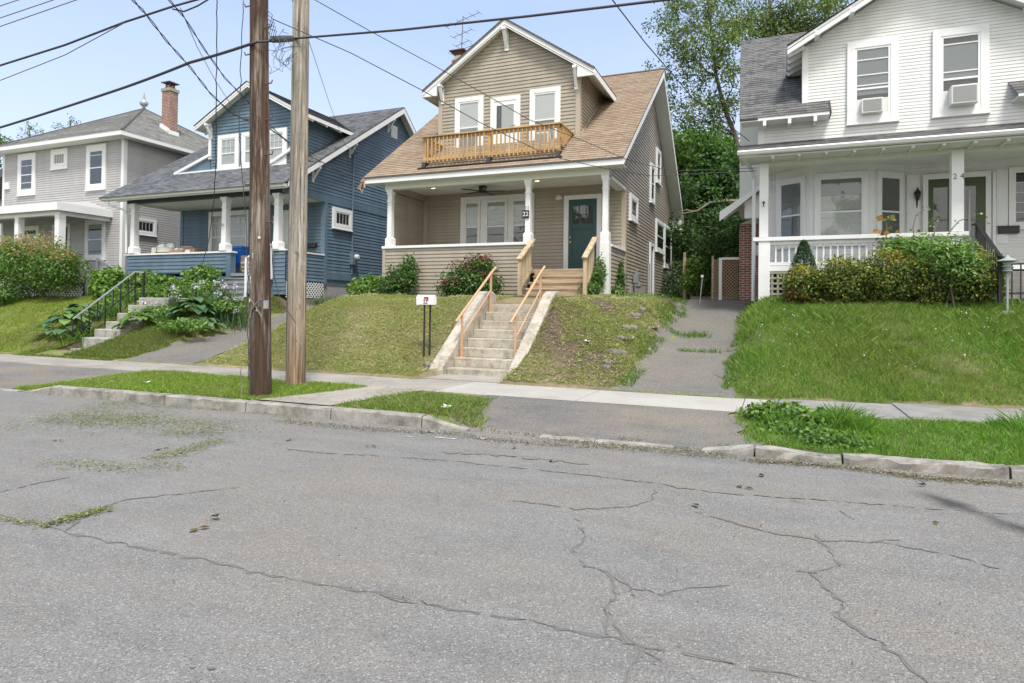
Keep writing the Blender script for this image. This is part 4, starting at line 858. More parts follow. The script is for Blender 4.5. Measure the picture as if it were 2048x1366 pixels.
# ------------------------------------------------------------------ the blue house
def blue_house():
    H = thing('house', 'blue clapboard house with charcoal roof and cluttered porch behind the two poles', 'house', (-18, 18, 1.85), 'houses along the street')
    XL, XR, YW, YP, YB = -21.6, -14.649, 18.1, 16.2, 27.0
    S, YE, ZE, YRD = .645, 15.62, 5.40, 22.55; ZR = ZE+S*(YRD-YE); YBE = 27.6; SB = .82; ZBE = ZR-SB*(YBE-YRD)
    rz = lambda y: ZE+S*(y-YE) if y < YRD else ZR-SB*(y-YRD)
    fr = ((0, YW, 0), XF, NF); E_ = .118; T = .02
    w = MB(); w.courses([(XL+.1, 2.6), (XR-.13, 2.6), (XR-.13, 5.2), (XL+.1, 5.2)], (0, YW, 0), XF, ZV, NF, E_, T, jit=.25); w.box(XL, XR, YW, YW+.1, 2.3, 5.3)
    zb = 2.5; lowp = [(YW+.1, zb+.22), (YB, zb+.22), (YB, 5.2), (YW+.1, 5.2)]; w.courses(lowp, (XR, 0, 0), YF, ZV, NR, E_, T, jit=.25)
    upp = [(16.0, 5.5), (YB, 5.5), (YB, rz(YB)-.15), (YRD, ZR-.15), (16.0, rz(16.0)-.15)]; w.courses(upp, (XR, 0, 0), YF, ZV, NR, E_, T, jit=.25)
    pr = [(YW, 2.3), (YB, 2.3), (YB, rz(YB)-.15), (YRD, ZR-.15), (YP, rz(YP)-.15), (YP, 5.22), (YW, 5.22)]
    for X in (XR-.08, XL): w.prism([(X, y, z) for y, z in pr[:4]+[(YW, rz(YW)-.15)]], (.08, 0, 0)); w.prism([(X, YP, 5.22), (X, YW, 5.22), (X, YW, rz(YW)-.15), (X, YP, rz(YP)-.15)], (.08, 0, 0))
    w.box(XL, XR, YB-.1, YB, 2.3, 5); w.build('wall', 'blue_paint', H)
    boards(H, 'blue_paint', [(XR-.002, XR+.046, 16.0, YB, 5.2, 5.48)], 'belt_board'); boards(H, 'blue_paint', [(XR-.002, XR+.044, 18.2, YB, zb, zb+.22)], 'skirt_board'); boards(H, 'blue_paint', [(XR-.14, XR+.042, YW-.042, YW+.1, 2.3, 5.2), (XL-.03, XL+.12, YW-.04, YW+.1, 2.3, 5.2)])
    f = MB(); f.box(XL+.05, XR-.02, YW+.05, YB-.05, 1.5, zb); f.build('foundation_or_backing', 'foundation_grey', H)
    XA, XB = -22.85, -14.28
    r = MB(); L1 = math.hypot(YRD-YE, ZR-ZE); d1 = Vector((0, YRD-YE, ZR-ZE)).normalized(); n1 = Vector((0, -d1.z, d1.y))
    r.courses([(XA, 0), (XB, 0), (XB, L1), (XA, L1)], (0, YE, ZE), XF, d1, n1, .143, .008, 0, jit=.3)
    d2 = Vector((0, YRD-YBE, ZR-ZBE)).normalized(); nb = Vector((0, d2.z, -d2.y)); r.courses([(XA, 0), (XB, 0), (XB, 6.5), (XA, 6.5)], (0, YBE, ZBE), XF, d2, nb, .143, .008, 0)
    r.prism([(XA, YE, ZE-.01), (XA, YRD, ZR-.01), (XA, YBE, ZBE-.01), (XA, YBE, ZBE-.05), (XA, YRD, ZR-.06), (XA, YE, ZE-.04)], (XB-XA, 0, 0), 1)
    r.build('roof', ['shingle_charcoal', 'crack_tar'], H, fixn=False)
    e = MB(); X = XB-.03
    e.prism([(X, YE+.25, rz(YE+.25)-.22), (X, YE+.25, rz(YE+.25)-.05), (X, YRD, ZR-.06), (X, YBE, ZBE-.06), (X, YBE, ZBE-.24), (X, YRD, ZR-.27)], (.03, 0, 0)); X = XA
    e.prism([(X, YE+.25, rz(YE+.25)-.22), (X, YE+.25, rz(YE+.25)-.05), (X, YRD, ZR-.06), (X, YBE, ZBE-.06), (X, YBE, ZBE-.24), (X, YRD, ZR-.27)], (.03, 0, 0))
    for a, b in ((XA+.03, XL), (XR+.02, XB-.03)):
        e.prism([(a, YE+.1, ZE-.08), (a, YRD, ZR-.13), (a, YRD, ZR-.11), (a, YE+.1, ZE-.06)], (b-a, 0, 0), 1); e.prism([(a, YRD, ZR-.13), (a, YBE, ZBE-.13), (a, YBE, ZBE-.11), (a, YRD, ZR-.11)], (b-a, 0, 0), 1)
    e.box(XA+.03, XB-.03, YE+.2, YP+.2, 5.375, 5.39, 1); e.box(XA+.03, XB-.03, YE+.17, YE+.2, 5.27, 5.4); e.build('eave_trim', ['white_trim', 'porch_cream'], H)
    g = MB(); pr_ = [(0, .0), (-.13, .02), (-.15, .08), (-.12, .09), (-.1, .03), (0, .02)]
    g.prism([(XA, YE+.17+a, 5.29+b) for a, b in pr_], (XB-XA+.05, 0, 0)); g.tube([(-22.55, YE+.12, 5.29), (-22.5, YE+.15, 5.15), (-22.1, 16.0, 5.0), (-22.02, 16.1, 4.85), (-22.02, 16.12, 3.4)], .035, 8); g.build('gutter', 'white_trim', H)
    for y in (17.4, 19.4, 21.9): bracket(H, (XR+.02, y, rz(y)-.25), NR, .52, .33, .08)
    # dormer
    YD, DL, DR, DC, YO, az, tz = 17.3, -19.26, -15.2, -17.25, 17.0, 9.45, 8.1; half = 2.52; sl = (az-tz)/half; gzz = lambda x: az-.14-sl*abs(x-DC)
    d = MB(); d.courses([(DL+.1, 6.5), (DR-.1, 6.5), (DR-.1, gzz(DR)), (DC, gzz(DC)), (DL+.1, gzz(DL))], (0, YD, 0), XF, ZV, NF, E_, T, jit=.25)
    yb = YE+(gzz(DR)-ZE)/S
    for X, N in ((DR, NR), (DL, NL)): d.courses([(YD+.02, rz(YD)), (yb, gzz(DR)), (YD+.02, gzz(DR))], (X, 0, 0), YF, ZV, N, E_, T); d.prism([(X-.05, YD+.01, rz(YD)-.1), (X-.05, yb, gzz(DR)), (X-.05, YD+.01, gzz(DR))], (.05, 0, 0))
    d.prism([(DL, YD+.02, 6.3), (DR, YD+.02, 6.3), (DR, YD+.02, gzz(DR)), (DC, YD+.02, gzz(DC)), (DL, YD+.02, gzz(DL))], (0, .06, 0))
    for a, b in ((DL, -1),): d.prism([(a, YD, 6.45), (a+b*1.5, YD, 6.45), (a, YD, 7.05)], (0, .05, 0))
    D = d.build('dormer', 'blue_paint', H)
    t_ = MB()
    for a, b in ((DL, -1),): t_.beam((a+b*1.75, YD-.03, 6.47), (a+b*-.05, YD-.03, 7.06), .1, .1); t_.box(a-.06, a+.06, YD-.045, YD+.06, 6.9, gzz(DL))
    t_.box(DL-1.75, -16.4, YD-.07, YD+.02, 6.4, 6.5); t_.beam((-16.45, YD-.09, 6.46), (-15.3, YD-.09, 6.98), .1, .1); t_.build('flared_trim', 'white_trim', D)
    r = MB(); YBK = YE+(az-ZE)/S+.1
    for sgn in (-1, 1):
        tip = DC+sgn*half; ytip = YE+(tz-ZE)/S; dv = Vector((DC-tip, 0, az-tz)); Ls = dv.length; dv.normalize(); nv = Vector((-dv.z*(1 if dv.x > 0 else -1), 0, abs(dv.x)))
        r.courses([(YO-.03, 0), (ytip+.1, 0), (YBK, Ls), (YO-.03, Ls)], (tip, 0, tz), YF, dv, nv, .143, .008, 0)
    r.build('roof', 'shingle_charcoal', D, fixn=False)
    e = MB()
    for sgn in (-1, 1):
        tip = DC+sgn*half; q = lambda x, dz: (x, YO, az-sl*abs(x-DC)+dz)
        e.prism([q(tip, -.02), q(DC, -.02), q(DC, -.2), q(tip, -.19)], (0, .03, 0)); e.prism([q(tip, -.13), q(DC, -.14), q(DC, -.12), q(tip, -.11)], (0, 3, 0), 1); ytip = YE+(tz-ZE)/S; e.box(tip-.012, tip+.012, YO+.03, ytip+.1, tz-.14, tz-.015)
        for k in range(3): y = YO+.5+k*.75; x0 = DR+.01 if sgn > 0 else DL-.01; e.beam((tip, y, tz-.17), (x0, y, az-sl*abs(x0-DC)-.19), .06, .08)
    e.build('eave_trim', ['white_trim', 'porch_cream'], D); bracket(D, (DL+.06, YD-.02, tz+.05), NF, .5, .3, .1)
    fd = ((0, YD, 0), XF, NF); kk = YD/17.2
    for a, b in ((-18.723, -17.728), (-17.6, -16.62), (-16.467, -15.563)): window(D, fd, a*kk, b*kk, 6.45, 7.72, .14, [('curtain', 'curtain_cloth', 0, 1)], munt=(2, 1), meet=.45, lower_munt=False)
    # porch
    p = MB(); p.box(-22.0, XR, YP, YW, 2.52, 2.62); p.build('porch_floor', 'grey_deck', H)
    p = MB(); fp = ((0, YP, 0), XF, NF)
    p.courses([(-21.95, 2.66), (-17.2, 2.66), (-17.2, 3.3), (-21.95, 3.3)], (0, YP, 0), XF, ZV, NF, .13, .022, jit=.3); p.box(-22.06, -17.02, YP, YP+.16, 2.2, 3.31); p.box(-17.2, -17.0, YP-.025, YP+.2, 2.3, 3.31); p.box(-22.08, -21.93, YP-.025, YP+.1, 2.3, 3.31)
    p.box(-15.3, -15.12, YP-.02, YP+.16, 1.85, 3.33); p.courses([(-15.12, 1.9), (XR, 1.9), (XR, 3.3), (-15.12, 3.3)], (0, YP, 0), XF, ZV, NF, .13, .02); p.box(-15.12, XR, YP, YP+.1, 1.9, 3.3)
    p.courses([(YP, 2.39), (YW-.04, 2.39), (YW-.04, 3.31), (YP, 3.31)], (XR, 0, 0), YF, ZV, NR, E_, T); p.box(XR-.1, XR, YP, YW, 2.38, 3.31)
    p.build('porch_wall', 'blue_paint', H)
    p = MB(); p.box(-22.14, -16.95, YP-.06, YP+.22, 3.312, 3.37); p.box(-15.34, XR+.05, YP-.05, YP+.2, 3.333, 3.385); p.box(XR-.14, XR+.05, YP+.2, YW-.03, 3.312, 3.36); p.build('porch_cap', 'white_trim', H, bevel=.005)
    for x in (-21.78, -17.32, -15.04): cl = column(H, x, YP+.06, 3.386, 5.21, .21, .185, .26, .29); 
    p = MB(); p.box(-22.05, XR+.0, YP-.06, YP+.14, 5.21, 5.37); p.build('porch_beam', 'dark_green_paint', H); p = MB(); p.box(-22.05, XR-.01, YP+.14, YW-.02, 5.22, 5.25); p.build('porch_ceiling', 'porch_cream', H)
    p = MB(); p.box(-22, XR-.06, YP+.12, YP+.2, 1.5, 2.5); p.box(XR-.12, XR-.06, YP+.2, YW, 1.5, 2.5); p.build('foundation_or_backing', 'window_dark', H); p = MB(); lattice(p, ((XR, 0, 0), YF, NR), YP+.03, YW-.02, 1.82, 2.36, .1, .035); p.build('porch_lattice', 'white_trim', H); p = MB(); lattice(p, fp, -17., -15.3, 1.82, 2.2, .1, .035); p.build('porch_lattice', 'white_trim', H)  # window_dark boxes are near-black backing for the shade beneath the porch
    window(H, fr, -20.1, -19.2, 3.15, 5.1, .12, [('curtain', 'curtain_cloth', 0, 1)], munt=(2, 2), lower_munt=False); window(H, fr, -19.2, -18.1, 3.15, 5.1, .12, [('curtain', 'curtain_cloth', .0, 1)], munt=(2, 2), lower_munt=False)
    b = MB(); ob(b, fr, -16.6, -16.42, 2.62, 5.0, 0, .05); ob(b, fr, -15.62, -15.45, 2.62, 5.0, 0, .05); ob(b, fr, -16.42, -15.62, 4.85, 5.0, 0, .05); ob(b, fr, -16.42, -15.62, 2.62, 4.85, .02, .035, 1); b.build('front_door', ['white_trim', 'ac_case'], H)
    b = MB(); b.box(-15.4, -14.95, YW-.12, YW-.02, 3.62, 3.78); b.build('wall_mailbox', 'black_metal', H, bevel=.01)
    b = MB(); b.box(-16.95, -16.75, YW-.05, YW-.01, 4.55, 4.8); b.build('wall_lamp', 'white_trim', H)
    text('20', 'numeral', (-17.32, YP-.1, 4.25), .13, 'number_brown', H)
    fs = ((XR, 0, 0), YF, NR)
    window(H, fs, 18.45, 19.55, 4.35, 5.1, .14, fixed=True, munt=(3, 0), deep=.08); window(H, fs, 22.4, 23.2, 5.5, 6.4, .11, [('curtain', 'curtain_cloth', 0, 1)], munt=(1, 1)); window(H, fs, 23.97, 24.85, 3.9, 5.1, .11, munt=(1, 1))
    b = MB(); ob(b, fs, 22.12, 22.55, 8.55, 9.05, .0, .03)
    for i in range(8): z = 8.6+i*.05; ob(b, fs, 22.16, 22.51, z, z+.03, .03, .045)
    b.build('gable_vent', 'white_trim', H)
    b = MB(); b.tube([(XR+.06, 19.6, 2.75), (XR+.06, 19.6, 7.2), (XR+.1, 19.6, 7.3), (XR+.2, 19.6, 7.25)], .03, 8); b.build('service_conduit', 'blue_paint', H)
    b = MB(); b.box(XR+.02, XR+.16, 19.5, 19.78, 3.1, 3.55); MT = b.build('electric_meter', 'blue_paint', H, bevel=.01); b = MB(); c0 = Vector((XR+.16, 19.7, 3.4)); b.tube([c0, c0+Vector((.1, 0, 0)), c0+Vector((.13, 0, 0))], [.1, .1, .05], 14); b.build('meter_dial', 'glass_cover', MT)
    # wooden porch steps
    s = MB()
    for i, z in enumerate((2.45, 2.28, 2.11, 1.94)): y = 15.92-i*.28; s.box(-16.95, -15.2, y-.03, y+.29, z-.04, z); s.box(-16.93, -15.22, y, y+.02, z-.18, z-.04)
    SB_ = s.build('porch_stairs', 'grey_deck', H); b = MB()
    for x in (-15.14,): b.box(x-.035, x+.035, 15.0, 15.07, 1.8, 3.0); b.beam((x, 15.0, 3.0), (x, 16.12, 3.55), .05, .035); b.box(x-.03, x+.03, 16.05, 16.12, 2.4, 3.55)
    b.build('handrail', 'white_trim', SB_)
    return H
blue_house()
# ------------------------------------------------------------------ the grey house
def grey_house():
    H = thing('house', 'two-storey grey house with hipped roof, finial and tall brick chimney', 'house', (-29, 20, 1.85), 'houses along the street')
    XL, XR, YW, YB = -33.03, -24.97, 18.1, 25.9; CX, CY = -29.0, 22.0; AZ = 11.25
    w = MB(); E_ = .1; T = .014
    w.courses([(XL+.1, 1.95), (XR-.1, 1.95), (XR-.1, 8.36), (XL+.1, 8.36)], (0, YW, 0), XF, ZV, NF, E_, T); w.courses([(YW+.1, 1.95), (YB, 1.95), (YB, 8.36), (YW+.1, 8.36)], (XR, 0, 0), YF, ZV, NR, E_, T); w.box(XL, XR, YW, YB, 1.5, 8.4); w.build('wall', 'grey_vinyl', H)
    boards(H, 'white_trim', [(XR-.12, XR+.036, YW-.036, YW+.12, 1.8, 8.36), (XL-.02, XL+.11, YW-.036, YW+.1, 1.8, 8.36), (XR-.12, XR+.036, YB-.1, YB+.02, 1.8, 8.36)])
    oh = .56; x0, x1, y0, y1, ze = XL-oh, XR+oh, YW-oh, YB+oh, 8.53
    r = MB()
    cor = [(x0, y0), (x1, y0), (x1, y1), (x0, y1)]
    for i in range(4):
        a, b = Vector((*cor[i], ze)), Vector((*cor[(i+1) % 4], ze)); ap = Vector((CX, CY, AZ)); u = (b-a); L = u.length; u.normalize()
        mid = ap-a; uu = mid.dot(u); v = mid-u*uu; hv = v.length; v.normalize(); n = u.cross(v)
        if n.z < 0: n = -n
        r.courses([(0, 0), (L, 0), (uu, hv)], a, u, v, n, .143, .008, 0, jit=.3)
    for q in cor: r.tube([(q[0]*.97+CX*.03, q[1]*.97+CY*.03, ze+.08), (CX, CY, AZ-.02)], .06, 6, 0)
    r.build('roof', 'shingle_warm', H, fixn=False)
    e = MB(); e.box(x0, x1, y0, y1, 8.38, 8.4, 1)
    e.box(x0, x1, y0, y0+.03, 8.4, 8.55); e.box(x1-.03, x1, y0+.03, y1, 8.4, 8.55); e.box(x0, x0+.03, y0+.03, y1, 8.4, 8.55); e.build('eave_trim', ['white_trim', 'porch_cream'], H)
    f = MB(); f.lathe([(.1, AZ-.05), (.06, AZ+.08), (.15, AZ+.15), (.21, AZ+.27), (.14, AZ+.38), (.06, AZ+.43), (.07, AZ+.48), (.02, AZ+.8), (.004, AZ+1.05)], CX, CY, 14); f.build('roof_finial', 'galvanized', H, smooth=True)
    b = MB(); b.box(-26.55, -26.05, 21.05, 21.5, 8.6, 11.5); CH = b.build('chimney', 'brick_red', H)
    b = MB(); b.box(-26.59, -26.01, 21.01, 21.54, 11.5, 11.64); b.build('chimney_crown', 'khaki_lattice', CH); b = MB(); b.box(-26.45, -26.15, 21.12, 21.43, 11.64, 11.74); b.box(-26.58, -26.02, 21.0, 21.55, 11.9, 11.94); [b.box(x-.03, x+.03, y-.03, y+.03, 11.74, 11.9) for x in (-26.4, -26.2) for y in (21.16, 21.39)]; b.build('cap', 'rust_iron', CH)
    b = MB(); 
    for i in range(5): x = -26.59+i*.115; z = 11.25-.59*(x+29)*1.0; b.box(x, x+.12, 20.98, 21.045, z-.12, z+.16)
    b.box(-26.045, -25.95, 20.98, 21.5, 9.3, 9.62); b.build('flashing', 'flashing_white', CH)
    b = MB(); b.box(-25.75, -25.25, 25.2, 25.7, 8.5, 10.4); b.box(-25.8, -25.2, 25.15, 25.75, 10.4, 10.52); b.build('chimney', 'brick_red', H)
    fr = ((0, YW, 0), XF, NF)
    window(H, fr, -31.9, -30.65, 6.4, 8.28, .2, [('shade', 'shade_cloth', .0, .05)], bars=(.78, .25), topcas=.24); window(H, fr, -27.23, -26.0, 6.36, 8.28, .2, bars=(.86,), topcas=.24); window(H, fr, -29.58, -28.47, 7.43, 8.3, .2, [('stained_glass', 'brass', .1, .9)], fixed=True, munt=(3, 0))
    window(H, fr, -27.2, -25.95, 3.4, 5.1, .16, [('shade', 'shade_cloth', .85, 1)]); window(H, fr, -31.5, -30.3, 3.2, 5.0, .16); b = MB(); ob(b, fr, -29.4, -28.2, 2.5, 5.0, 0, .05); ob(b, fr, -29.25, -28.35, 2.55, 4.85, .05, .06, 1); b.build('front_door', ['white_trim', 'window_dark'], H)
    window(H, ((XR, 0, 0), YF, NR), 18.6, 19.62, 4.5, 5.22, .13, fixed=True, munt=(3, 0))
    b = MB(); ob(b, fr, -32.85, -32.5, 6.75, 7.05, .01, .09); b.build('wall_fixture', 'white_trim', H)
    # porch with low hipped roof
    p = MB(); X0, X1, yf = -35.0, -25.55, 15.85
    p.add([(X0, yf, 5.42), (X1, yf, 5.42), (X1-1.6, YW, 5.92), (X0, YW, 5.92)], [[0, 1, 2, 3]]); p.add([(X1, yf, 5.42), (X1, YW, 5.42), (X1-1.6, YW, 5.92)], [[0, 1, 2]]); PR = p.build('porch_roof', 'grey_vinyl', H, fixn=False)
    p = MB(); p.box(X0, X1, yf, yf+.05, 5.14, 5.44); p.box(X1-.05, X1, yf+.05, YW-.01, 5.14, 5.44); p.box(X0, X1-.05, yf+.05, YW-.01, 5.2, 5.23, 1); p.box(X0, X1-.15, yf+.2, yf+.4, 4.98, 5.2); p.box(X1-.35, X1-.15, yf+.4, YW-.02, 4.98, 5.2); p.build('porch_trim', ['white_trim', 'foundation_grey'], PR)
    for x in (-33.3, -28.35, -25.82): column(H, x, 16.15, 2.5, 4.99, .26 if x > -28 else .24, cap=False, neck=False)
    p = MB(); p.box(X0, -25.7, 15.95, YW, 2.35, 2.5); p.build('porch_floor', 'grey_deck', H); p = MB(); p.box(X0, -25.7, 15.93, 15.95, 2.2, 2.52); lattice(p, ((0, 15.95, 0), XF, NF), -30, -24.1, 1.8, 2.25, .13, .05); p.build('porch_lattice', 'white_trim', H); p = MB(); p.box(-34.5, -24.2, 16.3, 16.4, 1.5, 2.35); p.build('foundation_or_backing', 'window_dark', H)  # window_dark box is dark backing in place of shade under the porch
    s = MB()
    for i in range(4): x = -25.7+i*.3; s.box(x, x+.32, 16.3, 17.6, 2.36-i*.15, 2.4-i*.15); s.box(x+.02, x+.04, 16.32, 17.58, 1.8, 2.36-i*.15)
    ST = s.build('porch_stairs', 'grey_deck', H)
    for y in (16.3, 17.6): b = MB(); b.beam((-25.75, y, 3.4), (-24.35, y, 2.75), .08, .1); b.box(-25.78, -25.66, y-.05, y+.05, 2.4, 3.42); b.box(-24.45, -24.33, y-.05, y+.05, 1.8, 2.8); b.build('handrail', 'grey_deck', ST)
    l = MB(); l.lathe([(.15, 5.12), (.2, 5.16), (.2, 5.2)], -27.6, 17, 14); l.build('porch_lamp', 'glass_cover', H)
    return H
grey_house()
# a sliver of the next house down the street
t = thing('house', 'sliver of a pale house at the far left edge beyond the grey one', 'house', (-44, 22, 1.8), 'houses along the street')
b = MB(); b.courses([(-50, 1.9), (-38.5, 1.9), (-38.5, 7.2), (-50, 7.2)], (0, 19, 0), XF, ZV, NF, .12, .016); b.box(-50, -38.5, 19.01, 28, 1.5, 7.2); b.build('wall', 'white_vinyl', t)
b = MB(); b.prism([(-50.4, 18.6, 7.15), (-50.4, 28.4, 7.15), (-50.4, 23.5, 9.6)], (12.3, 0, 0)); b.build('roof', 'shingle_grey', t)
# ------------------------------------------------------------------ the white house
def white_house():
    H = thing('house', 'large white house with grey shingles, deep front porch and two window air conditioners', 'house', (3, 18, 1.85), 'houses along the street')
    XL, XR, YW, YP, YB = -.374, 9.6, 18.2, 16.2, 26.5; E_, T = .0735, .007
    fp = ((0, YP, 0), XF, NF); fr = ((0, YW, 0), XF, NF)
    GL, GR, GC, az, tz, half, YO = .575, 5.03, 2.8, 9.12, 7.64, 2.58, 15.8; sl = (az-tz)/half; gzz = lambda x: az-.14-sl*abs(x-GC)
    w = MB(); w.courses([(XL+.1, 5.45), (XR, 5.45), (XR, 6.1), (XL+.1, 6.1)], (0, YP, 0), XF, ZV, NF, E_, T); w.courses([(GL+.09, 6.1), (GR-.09, 6.1), (GR-.09, gzz(GR)), (GC, gzz(GC)), (GL+.09, gzz(GL))], (0, YP, 0), XF, ZV, NF, E_, T)
    w.prism([(XL, YP+.005, 5.2), (XR, YP+.005, 5.2), (XR, YP+.005, 6.1), (GR, YP+.005, 6.1), (GR, YP+.005, gzz(GR)), (GC, YP+.005, gzz(GC)), (GL, YP+.005, gzz(GL)), (GL, YP+.005, 6.1), (XL, YP+.005, 6.1)], (0, .1, 0))
    w.courses([(2.9, 2.6), (XR, 2.6), (XR, 5.25), (2.9, 5.25)], (0, YW, 0), XF, ZV, NF, E_, T); w.box(XL, XR, YW+.002, YW+.1, 1.5, 5.3); w.courses([(XL, 2.6), (.2, 2.6), (.2, 5.25), (XL, 5.25)], (0, YW, 0), XF, ZV, NF, E_, T)
    w.courses([(YP, 5.3), (YB, 5.3), (YB, 6.0), (20.6, 9.6), (YP, 6.1)], (XL, 0, 0), YF, ZV, NL, E_, T); w.courses([(YW, 2.3), (YB, 2.3), (YB, 5.3), (YW, 5.3)], (XL, 0, 0), YF, ZV, NL, E_, T)
    w.prism([(XL, YP+.11, 5.2), (XL, YB, 5.2), (XL, YB, 6.), (XL, 20.6, 9.6), (XL, YP+.11, 6.1)], (.1, 0, 0)); w.box(XL, XL+.1, YW, YB, 1.5, 5.3)
    w.box(XR-.1, XR, YP, YB, 1.5, 6.3); w.courses([(YP+.02, 6.), (20, gzz(GL)), (YP+.02, gzz(GL))], (GL, 0, 0), YF, ZV, NL, E_, T); w.prism([(GL, YP+.11, 6.), (GL, 20, gzz(GL)), (GL, YP+.11, gzz(GL))], (.08, 0, 0))
    w.build('wall', 'white_vinyl', H)
    boards(H, 'white_trim', [(XL-.03, XL+.11, YP-.03, YP+.1, 5.45, 6.05), (GL-.03, GL+.1, YP-.03, YP+.1, 6.1, gzz(GL)+.01), (GR-.1, GR+.03, YP-.03, YP+.1, 6.1, gzz(GR)), (XL-.03, XL+.1, YW-.03, YW+.1, 1.9, 5.25)])
    # main roof (two slopes), with short returns either side of the gable
    r = MB(); ye, ze, yr = 15.72, 6.02, 20.5; zr = 9.8; L1 = math.hypot(yr-ye, zr-ze); d1 = Vector((0, yr-ye, zr-ze)).normalized(); n1 = Vector((0, -d1.z, d1.y)); fall = (L1)/(zr-ze)
    for xa, xa2, xb, xb2 in ((-.79, -1.03, 1.1, 1.1), (4.5, 4.5, 10, 10)):
        lo = (YP-.01-ye)/(yr-ye)*L1
        r.courses([(xa, 0), (xb, 0), (xb, lo), (xa-.03, lo)], (0, ye, ze), XF, d1, n1, .143, .008, 0, jit=.3)
    lo = (YP-.01-ye)/(yr-ye)*L1
    r.courses([(-.82, lo), (GL+.05, lo), (GL+.05, L1), (-1.03, L1)], (0, ye, ze), XF, d1, n1, .143, .008, 0, v0=0, jit=.3); r.courses([(GR, lo), (10, lo), (10, L1), (GR, L1)], (0, ye, ze), XF, d1, n1, .143, .008, 0, v0=0)
    r.courses([(GL, lo+2.6), (GR, lo+2.6), (GR, L1), (GL, L1)], (0, ye, ze), XF, d1, n1, .143, .008, 0, v0=0)
    d2 = Vector((0, -.78, .62)).normalized(); nb = Vector((0, .62, .78)); r.courses([(-1.03, 0), (10, 0), (10, 7), (-1.03, 7)], Vector((0, yr, zr))-d2*7, XF, d2, nb, .143, .008, 0)
    r.prism([(-.8, ye, ze-.01), (-1.03, yr, zr-.01), (-1.03, yr, zr-.06), (-.8, ye, ze-.05)], (.4, 0, 0)); r.prism([(1.1, ye-.01, ze+.01), (1.1, YP, ze+.01+(YP-ye)*.79), (1.1, YP, 5.98), (1.1, ye-.01, 5.96)], (.03, 0, 0))
    r.build('roof', 'shingle_grey', H, fixn=False)
    e = MB()
    for xa, xb in ((-.79, 1.1), (4.5, 10)):
        e.box(xa+.02, xb-.002, ye+.03, YP-.012, 5.95, 5.97); e.box(xa+.02, xb-.002, ye+.008, ye+.03, 5.95, ze-.012+.02)
        x = xa+.5
        while x < xb: e.box(x, x+.07, ye+.01, YP-.012, 5.83, 5.949); x += .53
    for sgn in (-1, 1):
        tip = GC+sgn*half; q = lambda x, dz: (x, YO, az-sl*abs(x-GC)+dz); e.prism([q(tip, -.02), q(GC, -.02), q(GC, -.22), q(tip, -.2)], (0, .04, 0)); e.prism([q(tip, -.1), q(GC, -.1), q(GC, -.08), q(tip, -.08)], (0, 3.5, 0))
        for k in range(6): y = YO+.2+k*.42; x0 = GL if sgn < 0 else GR; e.beam((tip+sgn*-.02, y, tz-.16), (x0, y, az-sl*abs(x0-GC)-.2), .05, .1)
        for k in range(3): x = tip-sgn*(.62+k*.7); e.box(x-.05, x+.05, YO-.012, YP-.012, az-sl*abs(x-GC)-.2, az-sl*abs(x-GC)-.1)
    e.build('eave_trim', 'white_trim', H)
    r = MB()
    for sgn in (-1, 1):
        tip = GC+sgn*half; dv = Vector((GC-tip, 0, az-tz)); Ls = dv.length; dv.normalize(); nv = Vector((-dv.z*(1 if dv.x > 0 else -1), 0, abs(dv.x))); yt = ye+(tz-ze)/.79; r.courses([(YO-.03, 0), (yt+.1, 0), (19.7, Ls), (YO-.03, Ls)], (tip, 0, tz), YF, dv, nv, .143, .008, 0)
    r.build('gable_roof', 'shingle_grey', H, fixn=False)
    # pent roof over the porch with gutter
    r = MB(); py, pz = 15.56, 5.235; dd = Vector((0, YP-py, 5.52-pz)); L = dd.length; dd.normalize(); nn = Vector((0, -dd.z, dd.y)); r.courses([(-.82, 0), (XR, 0), (XR, L), (-.82, L)], (0, py, pz), XF, dd, nn, .12, .008, 0, jit=.4); r.prism([(-.82, py, pz-.01), (-.82, YP-.01, 5.5), (-.82, YP-.01, 5.2), (-.82, py, pz-.05)], (.02, 0, 0)); PRF = r.build('porch_roof', 'shingle_grey', H, fixn=False)
    g = MB(); g.prism([(-.83, py+a, 5.13+b) for a, b in ((.04, 0), (-.07, .01), (-.1, .07), (-.09, .1), (-.075, .1), (-.06, .04), (.04, .04))], (XR+.8, 0, 0)); g.build('gutter', 'white_trim', PRF)
    p = MB(); p.box(-.8, XR, py+.05, YP+.25, 5.085, 5.12)
    for i in range(16): p.box(-.1+i*.55, -.04+i*.55, py+.06, YP-.06, 5.04, 5.085)
    p.build('soffit', 'porch_cream', PRF)
    p = MB(); p.box(XL+.02, XR, YP-.03, YP+.2, 4.98, 5.084); p.box(XL, XR, YP+.2, YW-.01, 5.2, 5.22); p.build('porch_ceiling', 'porch_cream', H)
    c = MB(); c.box(-.365, -.165, YP-.05, YP+.15, 3.3, 5.05); c.box(-.375, -.12, YP-.055, YP+.16, 1.6, 3.2); c.build('porch_post', 'white_trim', H, bevel=.005)
    c = MB(); c.box(3.475, 3.70, YP-.05, YP+.16, 3.3, 5.05); c.box(3.49, 3.69, YP-.04, YP+.15, 1.6, 3.2); PO = c.build('porch_post', 'white_trim', H, bevel=.005); text('2 4', 'numeral', (3.6, YP-.054, 4.47), .17, 'number_brown', PO)
    c = MB(); c.tube([(-.27, YP-.1, 4.12), (-.27, YP-.06, 4.12)], [.02, .03], 8); c.tube([(-.27, YP-.09, 4.12), (-.27, YP-.11, 4.05), (-.27, YP-.07, 4.02)], .012, 6); c.build('cable_hook', 'rust_iron', H)
    b = MB(); b.box(-.5, 3.78, YP-.08, YP+.2, 3.2, 3.29); RL = b.build('porch_railing', 'white_trim', H, bevel=.005)
